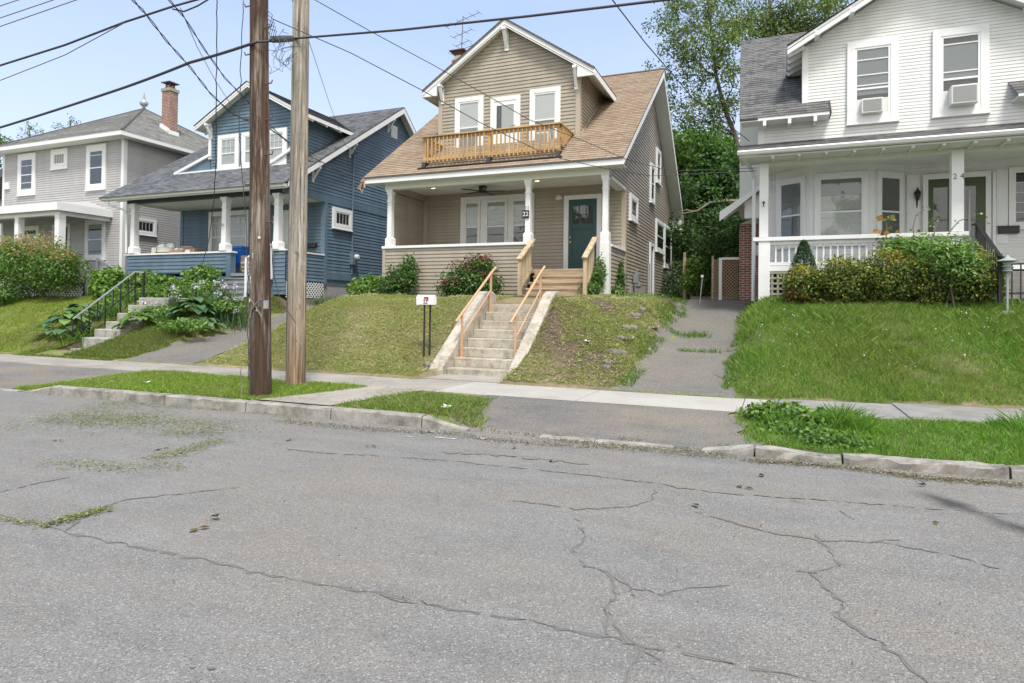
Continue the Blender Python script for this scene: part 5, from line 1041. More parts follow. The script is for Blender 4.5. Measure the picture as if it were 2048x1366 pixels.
    b = MB(); b.box(-.12, 3.49, YP-.01, YP+.1, 3.11, 3.198); b.box(-.12, 3.49, YP-.02, YP+.1, 2.62, 2.70); b.build('rail', 'white_trim', RL)
    for i in range(25): x = -.015+.145*i; b = MB(); b.box(x, x+.036, YP+.02, YP+.056, 2.70, 3.11); b.build('baluster', 'white_trim', RL)
    p = MB(); p.box(XL, 4.0, YP-.03, YP+.02, 2.49, 2.61); p.box(XL, XR, YP+.02, YW, 2.48, 2.6); p.build('porch_floor', 'white_trim', H)
    p = MB(); lattice(p, fp, -.12, 3.48, 1.65, 2.49, .125, .05, False); p.build('porch_lattice', 'khaki_lattice', H)
    p = MB(); p.box(XL+.05, 4, YP+.45, YP+.5, 1.5, 2.48); p.build('foundation_or_backing', 'window_dark', H)  # dark sheet behind the lattice stands in for under-porch shade
    # bay window
    bay = [(-.02, YW), (.79, 17.6), (2.17, 17.6), (2.95, YW)]; B = MB(); B.prism([(x, y, 2.6) for x, y in bay], (0, 0, 2.6))
    frs = []
    for (a, b) in zip(bay[:-1], bay[1:]):
        U = Vector((b[0]-a[0], b[1]-a[1], 0)); L = U.length; U.normalize(); N = Vector((U.y, -U.x, 0)); frs.append(((a[0], a[1], 0), U, N, L)); B.courses([(0, 2.6), (L, 2.6), (L, 3.25), (0, 3.25)], (a[0], a[1], 0), U, ZV, N, E_, T)
    BY = B.build('bay_window', 'white_trim', H)
    for (O, U, N, L), sh in zip(frs, (('shade', 'shade_dark', .46, 1.), ('shade', 'blind_slats', .5, .8), ('shade', 'room_dim', .47, 1.))): window(BY, (O, U, N), .1, L-.1, 3.2, 5.0, .1 if L > 1.1 else .08, [sh, ('room', 'room_dim', 0, .46)] if L < 1.2 else [('shade', 'shade_dark', .72, 1.), ('shade', 'shade_cloth', .48, .72), ('curtain', 'blind_slats', 0., .47)], meet=.46, topcas=.12)
    # upper windows
    W1 = window(H, fp, 1.471, 2.483, 5.79, 7.65, .155, [('shade', 'shade_dark', .3, 1.)], bars=(.82, .6, .45), meet=.4); W2 = window(H, fp, 3.117, 4.137, 5.79, 7.67, .155, [('shade', 'shade_dark', .4, .9)], bars=(.88, .5), meet=.4)
    for x0, x1 in ((1.64, 2.31), (3.29, 3.96)): b = MB(); b.box(x0+.02, x1-.02, YP-.055, YP-.02, 5.97, 6.33); b.build('side_panel', 'ac_case', W1 if x0 < 2 else W2)
    # entrance with green frame, lantern, shutters, letter box, dark side window
    b = MB(); ob(b, fr, 3.31, 3.42, 2.6, 4.93, 0, .07); ob(b, fr, 4.58, 4.68, 2.6, 4.93, 0, .07); ob(b, fr, 3.42, 4.58, 4.8, 4.93, 0, .07); ob(b, fr, 4.72, 4.79, 2.6, 4.9, 0, .05); b.build('door_casing', 'white_trim', H, bevel=.004)
    b = MB(); ob(b, fr, 3.42, 3.53, 2.6, 4.8, .01, .05); ob(b, fr, 4.4, 4.58, 2.6, 4.8, .01, .05); ob(b, fr, 3.53, 4.4, 4.6, 4.8, .01, .05); ob(b, fr, 3.83, 3.97, 2.6, 4.6, .01, .05); ob(b, fr, 3.53, 4.4, 2.6, 2.9, .01, .05); ob(b, fr, 3.53, 4.4, 2.9, 4.6, .01, .015, 1); DR = b.build('front_door', ['green_door', 'window_dark'], H); p = MB(); ob(p, fr, 3.53, 3.83, 2.9, 4.6, .03, .032); ob(p, fr, 3.97, 4.4, 2.9, 4.6, .03, .032); p.build('pane', 'glass', DR); p = MB(); ob(p, fr, 4.24, 4.28, 2.9, 4.5, .034, .05); p.build('handle', 'galvanized', DR)
    for a, b_ in ((2.98, 3.25), (4.8, 5.02)):
        b = MB(); ob(b, fr, a, b_, 3.2, 4.95, 0, .03)
        for i in range(24): z = 3.24+i*.07; ob(b, fr, a+.03, b_-.03, z, z+.045, .03, .042)
        b.build('shutter', 'white_trim', H)
    b = MB(); lx, ly = 3.19, YW-.13; b.lathe([(.035, 4.3), (.075, 4.46), (.05, 4.47), (.085, 4.49), (.03, 4.55), (.02, 4.58), (.005, 4.63)], lx, ly, 6); b.tube([(lx, YW-.03, 4.35), (lx, YW-.1, 4.27), (lx, ly, 4.3)], .015, 6); b.tube([(lx, YW-.04, 4.38), (lx, YW-.04, 4.18), (lx, YW-.05, 4.12)], [.03, .025, .01], 6); LT = b.build('wall_lantern', 'black_metal', H); b = MB(); b.lathe([(.028, 4.34), (.055, 4.45)], lx, ly-.01, 6); b.build('lantern_glass', 'glass_cover', LT)
    b = MB(); b.box(4.82, 5.22, YW-.13, YW-.02, 3.43, 3.6); b.prism([(4.81, YW-.14, 3.59), (4.81, YW-.02, 3.59), (4.81, YW-.02, 3.63)], (.42, 0, 0)); b.build('wall_mailbox', 'black_metal', H, bevel=.006); b = MB(); b.tube([(4.63, YW-.08, 3.68), (4.63, YW-.1, 3.68)], .025, 10); b.build('doorbell', 'brass', H)
    window(H, fr, 5.03, 6.3, 3.55, 4.98, .09, fixed=True, munt=(4, 4), trim='white_trim', label='dark leaded side window'); b = MB()
    # chimney, side hood and pipe on the left wall
    b = MB(); b.box(-.97, XL-.005, 19.4, 20.3, 1.5, 4.05); CH = b.build('chimney', 'brick_pale_mortar', H); b = MB(); b.box(-.975, XL-.005, 19.42, 20.3, 4.3, 8.3); b.prism([(-.97, 19.4, 4.05), (XL-.01, 19.4, 4.05), (XL-.01, 19.4, 4.32)], (0, .9, 0)); b.build('upper_stack', 'porch_cream', CH)
    b = MB(); b.tube([(-.51, 17.0, 1.8), (-.51, 17.0, 4.85), (-.55, 16.8, 5.02), (-.7, 15.7, 5.1)], .045, 8); b.build('downspout', 'white_trim', H)
    b = MB(); P0, P1 = Vector((-1.44, 18.4, 4.28)), Vector((XL-.01, 18.4, 4.98)); dv = (P1-P0); Ld = dv.length; dv.normalize(); nv = Vector((-dv.z, 0, dv.x)); b.prism([P0, P1, P1-nv*.1, P0-nv*.1], (0, 1.0, 0))
    for i in range(7): y = 18.43+i*.14; b.beam(P0+Vector((.02, y-18.4, -.06))-nv*.06, P1+Vector((-.1, y-18.4, -.06))-nv*.06, .05, .02)
    b.prism([(-1.44, 18.38, 4.02), (-1.44, 18.38, 4.26), (XL, 18.38, 4.98), (XL, 18.38, 4.86)], (0, .03, 0)); b.prism([(-.8, 18.6, 4.1), (-.8, 18.6, 4.55), (XL, 18.6, 4.8), (XL, 18.6, 4.1)], (0, .06, 0)); HD = b.build('side_door_hood', 'white_trim', H); b = MB(); b.courses([(18.4, 0), (19.4, 0), (19.4, Ld), (18.4, Ld)], P0+nv*.004, YF, dv, nv, .14, .008, 0); b.build('hood_shingles', 'shingle_grey', HD, fixn=False)
    b = MB(); b.box(-.55, XL-.02, 17.6, 17.8, 3.0, 3.25); b.build('meter_box', 'galvanized', H)
    # entrance steps and iron rails at the right
    s = MB()
    for i, z in enumerate((2.42, 2.27, 2.12, 1.97)): y = 15.9-i*.3; s.box(3.85, 5.6, y, YP-.05, z-.15, z)
    ST = s.build('porch_stairs', 'concrete_dull', H, bevel=.01)
    for x in (3.92, 5.5):
        b = MB(); b.beam((x, 16.4, 3.45), (x, 16.1, 3.45), .05, .035); b.beam((x, 16.1, 3.45), (x, 14.6, 2.62), .055, .04); b.beam((x, 14.6, 2.62), (x, 14.45, 2.6), .05, .03); [b.box(x-.03, x+.03, y-.03, y+.03, z0, z1) for y, z0, z1 in ((16.1, 2.6, 3.44), (14.62, 1.75, 2.62))]; RA = b.build('handrail', 'black_metal', ST)
        for k in range(11): y = 16.0-k*.125; b = MB(); b.box(x-.011, x+.011, y-.011, y+.011, max(1.8, 2.58-(16.1-y)*.55), 3.43-(16.1-y)*.553); b.build('baluster', 'black_metal', RA)
    return H
white_house()
aircon('smaller dusty window air conditioner under the left upper window of the white house', 1.75, 2.17, 5.975, 6.3, 16.19, .2)
aircon('larger peeling window air conditioner jutting from the right upper window of the white house', 3.41, 3.89, 5.965, 6.36, 16.19, .3)
# ------------------------------------------------------------------ concrete front steps with copper-coloured rails
def front_steps():
    T = thing('concrete_steps', 'cream painted concrete steps with copper coloured pipe rails below the tan house', 'steps', (-5.4, 12, .2), 'steps up from the sidewalk')
    tops = [.325, .51, .70, .885, 1.07, 1.255, 1.44, 1.625]
    for i, z in enumerate(tops):
        y = 11.27+.3*i; x0, x1 = (-6.06, -4.52) if i == 0 else (-6.06, -4.72); b = MB(); lo = z-.19 if i else .0
        b.box(x0, x1, y, y+(.36 if i < 7 else .75), lo, z); b.build('step', 'step_paint', T, bevel=.016)
    prof = [(11.08, .0), (11.08, .3), (11.16, .4), (13.1, 1.83), (13.3, 1.92), (13.5, 1.93), (13.66, 1.86), (13.72, 1.72), (13.72, .0)]
    for x, w in ((-6.37, .305), (-4.715, .26)): b = MB(); b.prism([(x, y+(.12 if x > -5 and k < 3 else 0), z) for k, (y, z) in enumerate(prof)], (w, 0, 0)); b.build('cheek_wall', 'step_paint', T, bevel=.03)
    for x in (-5.99, -4.79):
        b = MB(); b.tube([(x, 11.5, 1.245), (x, 11.7, 1.37), (x, 13.25, 2.36), (x, 13.46, 2.48)], .027, 10); HR = b.build('handrail', 'copper_paint', T, smooth=False)
        for y, z0, z1 in ((11.78, .51, 1.41), (13.2, 1.44, 2.32)): b = MB(); b.box(x-.02, x+.02, y-.02, y+.02, z0, z1); b.box(x-.07, x+.07, y-.05, y+.05, z0, z0+.014); b.build('post', 'copper_paint', HR)
        b = MB(); b.beam((x, 11.78, .93), (x, 13.2, 1.93), .022, .03); b.build('mid_rail', 'copper_paint', HR)
    return T
front_steps()
# ------------------------------------------------------------------ old grey steps up to the blue house
def blue_steps():
    T = thing('concrete_steps', 'weathered grey concrete steps with iron rail, half overgrown by hostas', 'steps', (-15.9, 12, .2), 'steps up from the sidewalk')
    for i, z in enumerate((.31, .60, .825, 1.03, 1.27, 1.505, 1.73)):
        y = 11.3+.33*i; b = MB(); b.box(-17.57+random.uniform(-.03, .03), -16.55+random.uniform(-.03, .03), y, y+(.42 if i < 6 else .9), z-.32, z); b.build('step', 'concrete_step', T, bevel=.025)
    b = MB(); A, B = at(146, 638, Y=11.6), at(271, 543, Y=13.4); b.beam(A, B, .045, .03); b.beam(B, at(288, 545, Y=13.6), .04, .03); HR = b.build('handrail', 'galvanized', T)
    for k in range(9):
        t_ = k/8; p = A+(B-A)*t_; g = gz1(p[0]-.2, p[1]); b = MB(); b.box(p[0]-.013, p[0]+.013, p[1]-.013, p[1]+.013, max(g-.1, p[2]-1.0) if k % 2 == 0 else p[2]-.5, p[2]-.01); b.build('baluster', 'black_metal', HR)
    p = at(288, 545, Y=13.6); b = MB(); b.box(p[0]-.025, p[0]+.025, p[1]-.025, p[1]+.025, gz1(p[0], p[1])-.1, p[2]); b.build('post', 'black_metal', HR)
    b = MB(); b.beam(A-np.array([0, 0, .5]), B-np.array([0, 0, .5]), .02, .025); b.build('mid_rail', 'black_metal', HR)
blue_steps()
# ------------------------------------------------------------------ mailbox
def mailbox():
    x, y = -6.72, 11.55; c0 = at(834, 610, Y=11.5); c1 = at(873, 609, Y=11.75)
    T = thing('mailbox', 'white rounded mailbox on two thin black posts in the lawn by the cream steps', 'mailbox', (x, y, gz1(x, y)))
    b = MB(); n = 12; L = .385; x0 = -6.895; z0 = 1.585; w = .075
    prof = [(-w, 0), (w, 0)]+[(w*math.cos(math.pi*k/n), .12+.085*math.sin(math.pi*k/n)) for k in range(n+1)]
    b.prism([(x0, y+a, z0+h) for a, h in prof], (L, 0, 0)); b.prism([(x0-.012, y+a*1.05, z0-.004+h*1.03) for a, h in prof], (.03, 0, 0)); b.build('box', 'mailbox_white', T, bevel=.004)
    b = MB(); b.tube([(x0-.012, y, z0+.17), (x0-.035, y, z0+.17), (x0-.035, y, z0+.2)], .008, 6); b.build('latch', 'galvanized', T)
    b = MB(); b.box(x0+.17, x0+.28, y-w-.012, y-w-.004, z0+.125, z0+.165); b.box(x0+.245, x0+.28, y-w-.012, y-w-.004, z0+.095, z0+.125); b.build('flag', 'red_plastic', T)
    text('22', 'numeral', (x0+.205, y-w-.004, z0+.058), .11, 'ink_black', T)
    for px_, py_ in ((x0+.16, y-.03), (x0+.25, y+.05)): b = MB(); b.box(px_-.014, px_+.014, py_-.014, py_+.014, gz1(px_, py_)-.2, z0); b.build('post', 'mailbox_post', T)
mailbox()
# ------------------------------------------------------------------ utility poles
def pole(label, u0, u1, v, top_w, mat, H, rungs, lean):
    A, B = at(u0, v+6, Z=.14), at(u1, v+6, Z=.14); c = (A+B)/2; r0 = float(np.linalg.norm(B-A))/2; c[1] += r0*.9; c[0] -= r0*.35+.06
    T = thing('utility_pole', label, 'utility pole', (c[0], c[1], .1), 'wooden utility poles'); b = MB(); n = 28; N = 36; V = []; F = []
    for i in range(n+1):
        z = -.25+(H+.25)*(i/n)**1.15; t = max(0, z)/H; r = r0*(1-t)+top_w*t
        for k in range(N):
            a = 2*math.pi*k/N; rr = r*(1+.016*math.sin(9*a+z*.25)+.016*math.sin(17*a-z*.3+1)+random.uniform(-.016, .016)); V.append((c[0]+lean*z+rr*math.cos(a), c[1]+rr*math.sin(a), z))
    for i in range(n):
        for k in range(N): F.append([i*N+k, i*N+(k+1) % N, (i+1)*N+(k+1) % N, (i+1)*N+k])
    b.add(V, F); b.add(V[-N:], [list(range(N))]); b.build('shaft', mat, T, smooth=True)
    for u, vv, s in rungs:
        P = at(u, vv, Y=c[1]-.02); P = np.array([c[0]+lean*P[2], c[1]-.02, P[2]]); r = r0*(1-P[2]/H)+top_w*P[2]/H; b = MB(); b.tube([P+np.array([s*(r-.05), 0, 0]), P+np.array([s*(r+.12), 0, 0]), P+np.array([s*(r+.135), 0, .045])], .010, 6); b.build('step_rung', 'rust_iron', T)
    return T, c, r0
P1, c1, r1 = pole('older dark brown utility pole with climbing rungs and peeling streaks, nearer the kerb', 497, 541, 793, .105, 'pole_old', 12.5, [(481, 16, -1), (481, 112, -1), (481, 240, -1), (481, 370, -1), (548, 52, 1), (548, 165, 1), (548, 237, 1), (548, 308, 1), (548, 443, 1)], -.028)
P2, c2, r2 = pole('newer pale smooth utility pole with stapled metal numbers, closer to the cream steps', 571, 610, 770, .115, 'pole_new', 13., [], -.004)
def onpole(T, c, r, u, v, lean): P = at(u, v, Y=c[1]-r*.86); return P
for body, u, v, s, m in (('04', 591, 501, .15, 'galvanized'), ('NM', 585, 489, .06, 'galvanized'), ('2', 584, 520, .12, 'galvanized')):
    P = at(u, v, Y=c2[1]-.142); text(body, 'numeral', P, s, m, P2)
P = at(605, 525, Y=c2[1]-.10); text('2s', 'numeral', P, .11, 'galvanized', P2, rot=(math.pi/2, 0, .7))
b = MB()
for u, v, s in ((506, 511, .05), (503, 555, .03), (504, 563, .04), (504, 574, .035), (501, 601, .03), (518, 475, .02), (514, 620, .02)):
    P = at(u, v, Y=c1[1]-.13); b.box(P[0]-s/2, P[0]+s/2, P[1]-.012, P[1]+.02, P[2]-s*.8, P[2]+s*.8)
b.build('paper_scraps', 'paper', P1)
b = MB(); P = at(532, 609, Y=c1[1]-.115); b.box(P[0]-.03, P[0]+.03, P[1]-.02, P[1]+.02, P[2]-.06, P[2]+.06); b.build('tag', 'galvanized', P1)
b = MB(); pts = [at(u, v, Y=c1[1]-.165) for u, v in ((522, 598), (508, 612), (502, 622), (500, 636))]; b.tube(pts, .014, 6); pts = [at(u, v, Y=c1[1]-.16) for u, v in ((499, 596), (512, 614), (520, 628), (523, 634))]; b.tube(pts, .009, 6); b.build('strap', 'cable_grey', P1)
# ------------------------------------------------------------------ overhead cables, each its own thing
def cable(label, pts, r=.012, mat='cable_black', sag=0., wig=0., n=10, twist=False, name='overhead_cable', ext=()):
    pts = [np.array(p, float) for p in pts]
    if 0 in ext: d = pts[0]-pts[1]; d[2] *= .4; pts = [pts[0]+d/np.linalg.norm(d)*22]+pts
    if 1 in ext: d = pts[-1]-pts[-2]; d[2] *= .4; pts = pts+[pts[-1]+d/np.linalg.norm(d)*22]
    Q = []
    for a, b_ in zip(pts[:-1], pts[1:]):
        for k in range(n):
            t = k/n; q = np.array(a)*(1-t)+np.array(b_)*t; q[2] -= sag*4*t*(1-t); Q.append(q+(RNG.normal(0, wig, 3) if wig else 0))
    Q.append(np.array(pts[-1])); m = MB()
    if twist:
        for ph in (0, math.pi): m.tube([q+np.array([math.cos(i*1.1+ph), math.sin(i*1.1+ph), math.sin(i*1.1+ph)])*r*.7 for i, q in enumerate(Q)], r*.52, 5)
    else: m.tube(Q, r*.78, 6)
    o = m.build(name, mat, smooth=True); tag(o, label, 'cable', 'cables strung from the poles'); return o
YC = float(c1[1])
A1 = at(513, 84, Y=YC-.16); A2 = at(588, 77, Y=float(c2[1])-.14); zc = A1[2]
cable('thick black cable running from the old pole down and out past the left edge', [A1, at(380, 125, Z=zc-.06), at(240, 178, Z=zc-.16), at(0, 255, Z=zc-.34), at(-200, 308, Z=zc-.45)], .028, sag=.01, ext=(1,))
cable('thick black cable running from the pale pole to the upper right over the tan house', [A2, at(800, 60, Y=8.15), at(1060, 32, Y=8.05), at(1345, -2, Y=7.9), at(1700, -55, Y=7.8)], .022, ext=(1,))
cable('short thick cable joining the two poles', [A1, at(545, 82, Y=YC-.05), A2], .022)
m = MB(); S0, S1 = at(540, 79, Y=YC-.1), at(587, 77, Y=float(c2[1])-.2); m.tube([S0+(S1-S0)*t for t in (0, .06, .1, .5, .9, .94, 1)], [.015, .02, .05, .055, .05, .02, .015], 9); tag(m.build('cable_splice', 'cable_black', smooth=True), 'black taped splice bulging on the cable between the poles', 'cable splice')
cable('dark twisted cable crossing the sky at upper left and joining others near the top', [at(0, 131, Z=zc+.3), at(130, 90, Z=zc+.45), at(250, 44, Z=zc+.7), at(345, 13, Z=zc+.9), at(420, -8, Z=zc+1.1)], .022, ext=(0,))
cable('thin red-brown line just below the dark cable at upper left', [at(0, 161, Z=zc+.25), at(130, 110, Z=zc+.4), at(250, 45, Z=zc+.66)], .009, 'rust_iron', ext=(0,))
cable('thin short branch line rising to the right at the top of the sky', [at(345, 18, Z=zc+.9), at(368, 23, Z=zc+.85), at(395, 12, Z=zc+.95), at(418, -2, Z=zc+1.0)], .016)
for lb, a, b_ in (('lowest of the three thin lines in the top left corner', (0, 53), (158, -2)), ('middle of the three thin lines in the top left corner', (0, 36), (112, -2)), ('highest of the three thin lines in the top left corner', (0, 12), (42, -2))): cable(lb, [at(*a, Z=zc+1.2), at(*b_, Z=zc+1.7)], .010, 'rust_iron', ext=(0,))
EB = np.array([-11.45, 15.9, 5.33]); BC = np.array([-14.4, 19.6, 7.28])
def drop_(ctrl, ends):
    return [atd(u, v, d) for u, v, d in ctrl]+ends
cable('twisted service drop sweeping past the blue gable to the tan eave', drop_([(262, -4, 8.2), (290, 26, 8.7), (335, 84, 9.5), (380, 134, 10.3), (420, 186, 11.1), (462, 226, 11.9), (500, 244, 12.4), (540, 258, 12.9), (580, 285, 13.6), (625, 315, 14.6), (680, 342, 16.6)], [EB]), .014, twist=True, n=5)
cable('second twisted service drop from the top edge to the side of the blue house', drop_([(335, -4, 8.8), (368, 34, 9.3), (410, 100, 10.3), (450, 156, 11.4), (496, 203, 12.6), (540, 250, 14.), (580, 290, 16.), (620, 323, 18.5)], [np.array([-14.45, 17.6, 6.5]), BC]), .013, twist=True, n=5)
cable('thin pale line beside the second service drop, crossing the blue gable', drop_([(360, 15, 9.2), (395, 95, 10.), (430, 160, 11.), (470, 222, 12.), (493, 248, 12.6)], []), .007, 'cable_grey')
cable('slack cable hanging straight down left of the old pole into the iris bed', [atd(u, v, d) for u, v, d in ((433, -3, 8.8), (434, 40, 8.9), (433, 160, 9.3), (432, 300, 9.9), (428, 400, 10.6), (418, 480, 11.5), (402, 540, 12.6), (386, 572, 13.4), (360, 585, 13.9))], .010, wig=.003)
cable('cable hanging close along the left side of the old pole', [at(u, v, Y=YC-.02) for u, v in ((488, -3), (483, 80), (481, 180), (478, 260), (484, 350), (492, 430), (495, 520), (494, 640), (497, 700), (496, 760))], .008, wig=.004)
cable('black cable hanging between the poles and curving onto the pale pole', [at(u, v, Y=YC+.4) for u, v in ((537, 330), (541, 440), (546, 540), (560, 600), (592, 646))], .009)
cable('thin black line clipped down the left edge of the pale pole', [at(u, v, Y=float(c2[1])-.06) for u, v in ((579, 370), (577, 480), (574, 600), (572, 762))], .008)
cable('fine line from the pale pole slanting down to the blue house side wall', [at(583, -3, Y=8.5), at(617, 80, Y=10.), at(660, 210, Y=14.5), at(690, 290, Y=18.), BC], .008)
WC = np.array([-.42, 16.15, 4.85])
cable('long line slanting from the poles across the dormer to the corner of the white house', [at(545, 38, Y=8.2), at(700, 105, Y=9.), at(843, 180, Y=10.), at(960, 245, Y=11.), at(1100, 312, Y=12.6), at(1215, 338, Y=14.)]+[at(1300, 352, Y=15.), WC+np.array([0, 0, .03])], .010)
cable('higher line slanting across the dormer to the white house corner post', [at(625, -3, Y=8.5), at(740, 62, Y=9.2), at(870, 132, Y=10.2), at(1060, 240, Y=12.), at(1180, 287, Y=13.3), at(1255, 320, Y=14.), at(1345, 342, Y=15.), WC+np.array([0, 0, .1])], .009)
cable('line dropping from the top edge in front of the tall tree to the white eave', [at(1222, -4, Y=8.), at(1290, 85, Y=10.), at(1385, 195, Y=12.8), np.array([-.6, 16.1, 5.6])], .012)
m = MB()
for k in range(9):
    cx_, cy_ = random.uniform(540, 575), random.uniform(75, 125); P = [at(cx_+random.gauss(0, 6)+14*math.cos(t)*random.uniform(.6, 1.2), cy_+25*math.sin(t)*random.uniform(.6, 1.3), Y=YC+.05) for t in np.linspace(0, 5.5, 9)]; m.tube(P, .004, 4)
for k in range(5): P = [at(534, 20+k*9, Y=YC-.05), at(545+k*2, 30+k*8, Y=YC-.05), at(536+k*3, 60+k*6, Y=YC-.03), at(541, 78, Y=YC-.03)]; m.tube(P, .006, 4)
tag(m.build('wire_tangle', 'cable_black'), 'tangle of loose thin wires hanging right of the old pole under the splice', 'wire tangle')
m = MB(); C0 = np.array([-11.4, 15.85, 5.3]); m.box(-11.47, -11.38, 15.78, 15.86, 5.27, 5.36); 
for k in range(3): m.tube([C0+np.array([-.02, -.03, 0]), C0+np.array([-.12-.05*k, -.03, -.2]), C0+np.array([-.05, -.03, -.38+.05*k]), C0+np.array([.02+.02*k, -.03, -.18]), C0+np.array([0, -.03, 0])], .010, 5)
tag(m.build('service_head', 'copper_paint'), 'orange connector and loop of wire on the left eave corner of the tan house', 'cable connector')
# ------------------------------------------------------------------ clutter on the blue porch
def tote():
    T = thing('storage_tote', 'bright blue plastic tote standing on the porch wall of the blue house', 'tote', (-17.55, 16.9, 3.0)); b = MB(); x0, x1, y0, y1, z0, z1 = -18.05, -17.1, 16.75, 17.3, 2.9, 3.58
    b.add([(x0+.06, y0+.06, z0), (x1-.06, y0+.06, z0), (x1-.06, y1-.06, z0), (x0+.06, y1-.06, z0), (x0, y0, z1), (x1, y0, z1), (x1, y1, z1), (x0, y1, z1)], [[3, 2, 1, 0], [0, 1, 5, 4], [1, 2, 6, 5], [2, 3, 7, 6], [3, 0, 4, 7]])
    for i in range(9): x = x0+.1+i*.095; b.box(x, x+.03, y0-.01, y0+.08, z0+.1, z1-.06)
    b.build('tub', 'tote_blue', T); b = MB(); b.box(x0-.04, x1+.04, y0-.04, y1+.04, z1-.06, z1-.0); b.box(x0+.05, x1-.05, y0+.05, y1-.05, z1, z1+.03); b.build('rim', 'tote_blue', T, bevel=.015)
tote()
def recliner():
    T = thing('recliner', 'worn beige recliner at the top of the blue house porch stairs', 'recliner', (-16.75, 17.2, 2.62)); b = MB(); x0, x1 = -16.98, -16.3
    b.box(x0, x1, 16.7, 17.5, 2.7, 3.05); b.build('seat', 'recliner_beige', T, bevel=.07); b = MB(); b.prism([(x0, 17.35, 3.0), (x0, 17.6, 3.0), (x0, 17.85, 3.75), (x0, 17.6, 3.75)], (x1-x0, 0, 0)); b.build('backrest', 'recliner_beige', T, bevel=.08)
    for x in (x0-.18, x1-.02): b = MB(); b.box(x, x+.2, 16.72, 17.6, 2.68, 3.28); b.build('arm', 'recliner_beige', T, bevel=.07)
    for k in range(3): b = MB(); b.box(x0+.02, x1-.02, 16.6-.03*k, 16.72, 2.66+k*.13, 2.78+k*.13); b.build('footrest', 'recliner_beige', T, bevel=.045)
recliner()
T = thing('cardboard_box', 'open cardboard box with a white label on the blue porch', 'box', (-19.3, 16.5, 3.0), 'clutter behind the blue porch wall'); b = MB(); b.box(-19.55, -19.0, 16.45, 16.9, 3.0, 3.55); b.build('carton', 'cardboard', T, bevel=.004); b = MB(); b.prism([(-19.55, 16.45, 3.55), (-19.0, 16.45, 3.55), (-19.02, 16.33, 3.6), (-19.53, 16.33, 3.6)], (0, .006, .006)); b.prism([(-19.56, 16.45, 3.55), (-19.56, 16.9, 3.55), (-19.68, 16.9, 3.58), (-19.68, 16.45, 3.58)], (.006, 0, .006)); b.build('flap', 'cardboard', T); b = MB(); b.box(-19.42, -19.2, 16.44, 16.449, 3.38, 3.5); b.build('sticker', 'paper', T)
T = thing('cardboard_box', 'longer tan carton with plastic bags spilling out, left of the labelled box', 'box', (-20, 16.5, 3.0), 'clutter behind the blue porch wall'); b = MB(); b.box(-20.2, -19.58, 16.45, 16.95, 3.0, 3.5); b.build('carton', 'cardboard', T, bevel=.004); b = MB()
for k in range(7): x, y, z = random.uniform(-20.1, -19.7), random.uniform(16.5, 16.8), 3.5; b.lathe([(.02, z-.05), (.1, z), (.09, z+.07), (.03, z+.11)], x, y, 7, sx=random.uniform(.8, 1.4))
b.build('plastic_bags', 'bag_white', T, smooth=True)
T = thing('covered_bin', 'squat cream bin topped with crumpled white bags on the blue porch', 'bin', (-20.75, 16.6, 2.8), 'clutter behind the blue porch wall'); b = MB(); b.lathe([(.4, 2.7), (.46, 3.2), (.44, 3.45), (.36, 3.62), (.2, 3.68)], -20.72, 16.75, 20, sx=1.15, sy=.7); b.box(-21.15, -20.85, 16.45, 16.9, 2.8, 3.62); b.build('tub', 'tarp_cream', T, bevel=.02)
b = MB(); b.lathe([(.47, 3.42), (.475, 3.43), (.47, 3.44)], -20.72, 16.75, 20, sx=1.16, sy=.72); b.tube([(-20.85, 16.43, 3.0), (-20.85, 16.42, 3.6)], .008, 5); b.build('cord', 'cable_black', T); b = MB()
for k in range(12): x, y = -20.7+random.uniform(-.3, .3), 16.75+random.uniform(-.15, .15); z = 3.62; b.lathe([(.03, z-.03), (.13, z+.0), (.1, z+.08), (.03, z+random.uniform(.1, .2))], x, y, 6, sx=random.uniform(.7, 1.3))
b.build('plastic_bags', 'bag_white', T, smooth=True)
b = MB(); b.lathe([(.05, 3.3), (.2, 3.36), (.18, 3.42), (.05, 3.45)], -18.72, 16.6, 10, sx=1.6, sy=.6); tag(b.build('dark_bundle', 'black_rubber', smooth=True), 'small dark bundle lying on the blue porch between the labelled box and the tote', 'bundle')
# ------------------------------------------------------------------ gap between tan and white house: lattice gate, fence, posts
T = thing('lattice_gate', 'dark lattice gate with one white stile beside the brick chimney', 'gate', (-1.35, 20, 1.85)); b = MB(); fg = ((0, 20, 0), XF, NF); lattice(b, fg, -1.74, -1.02, 1.9, 3.1, .075, .024, True); b.build('lattice', 'cardboard', T)
b = MB(); b.box(-1.57, -1.48, 19.96, 20.0, 1.85, 3.14); b.box(-1.48, -1.0, 19.97, 20.0, 3.08, 3.15); b.build('stile', 'white_trim', T); b = MB(); b.box(-1.78, -1.72, 20, 20.06, 1.7, 3.2); b.box(-1.8, -.98, 19.98, 20.04, 1.82, 1.88); b.build('frame', 'wood_weathered_x', T)
T = thing('garden_fence', 'sagging wire fence with rotting posts and vines behind the driveway', 'fence', (-2.6, 23, 1.9)); b = MB(); b.box(-3.0, -2.9, 22.9, 23, 1.7, 3.4); b.box(-2.99, -2.91, 22.91, 22.99, 3.4, 3.6); b.build('post', 'wood_pale', T); b = MB(); b.tube([(-2.72, 22.95, 1.7), (-2.7, 22.95, 3.2)], .06, 8); b.build('post', 'bark_pale', T)
b = MB(); [b.tube([(-2.9, 22.95, z), (-2.3, 22.95, z-.05), (-1.8, 22.95, z+.02)], .012, 5) for z in (2.2, 2.6, 3.0, 3.15)]; [b.tube([(-2.85+k*.1, 22.95, 1.8), (-2.85+k*.1, 22.95, 3.1)], .004, 4) for k in range(11)]; b.build('wire', 'galvanized', T)
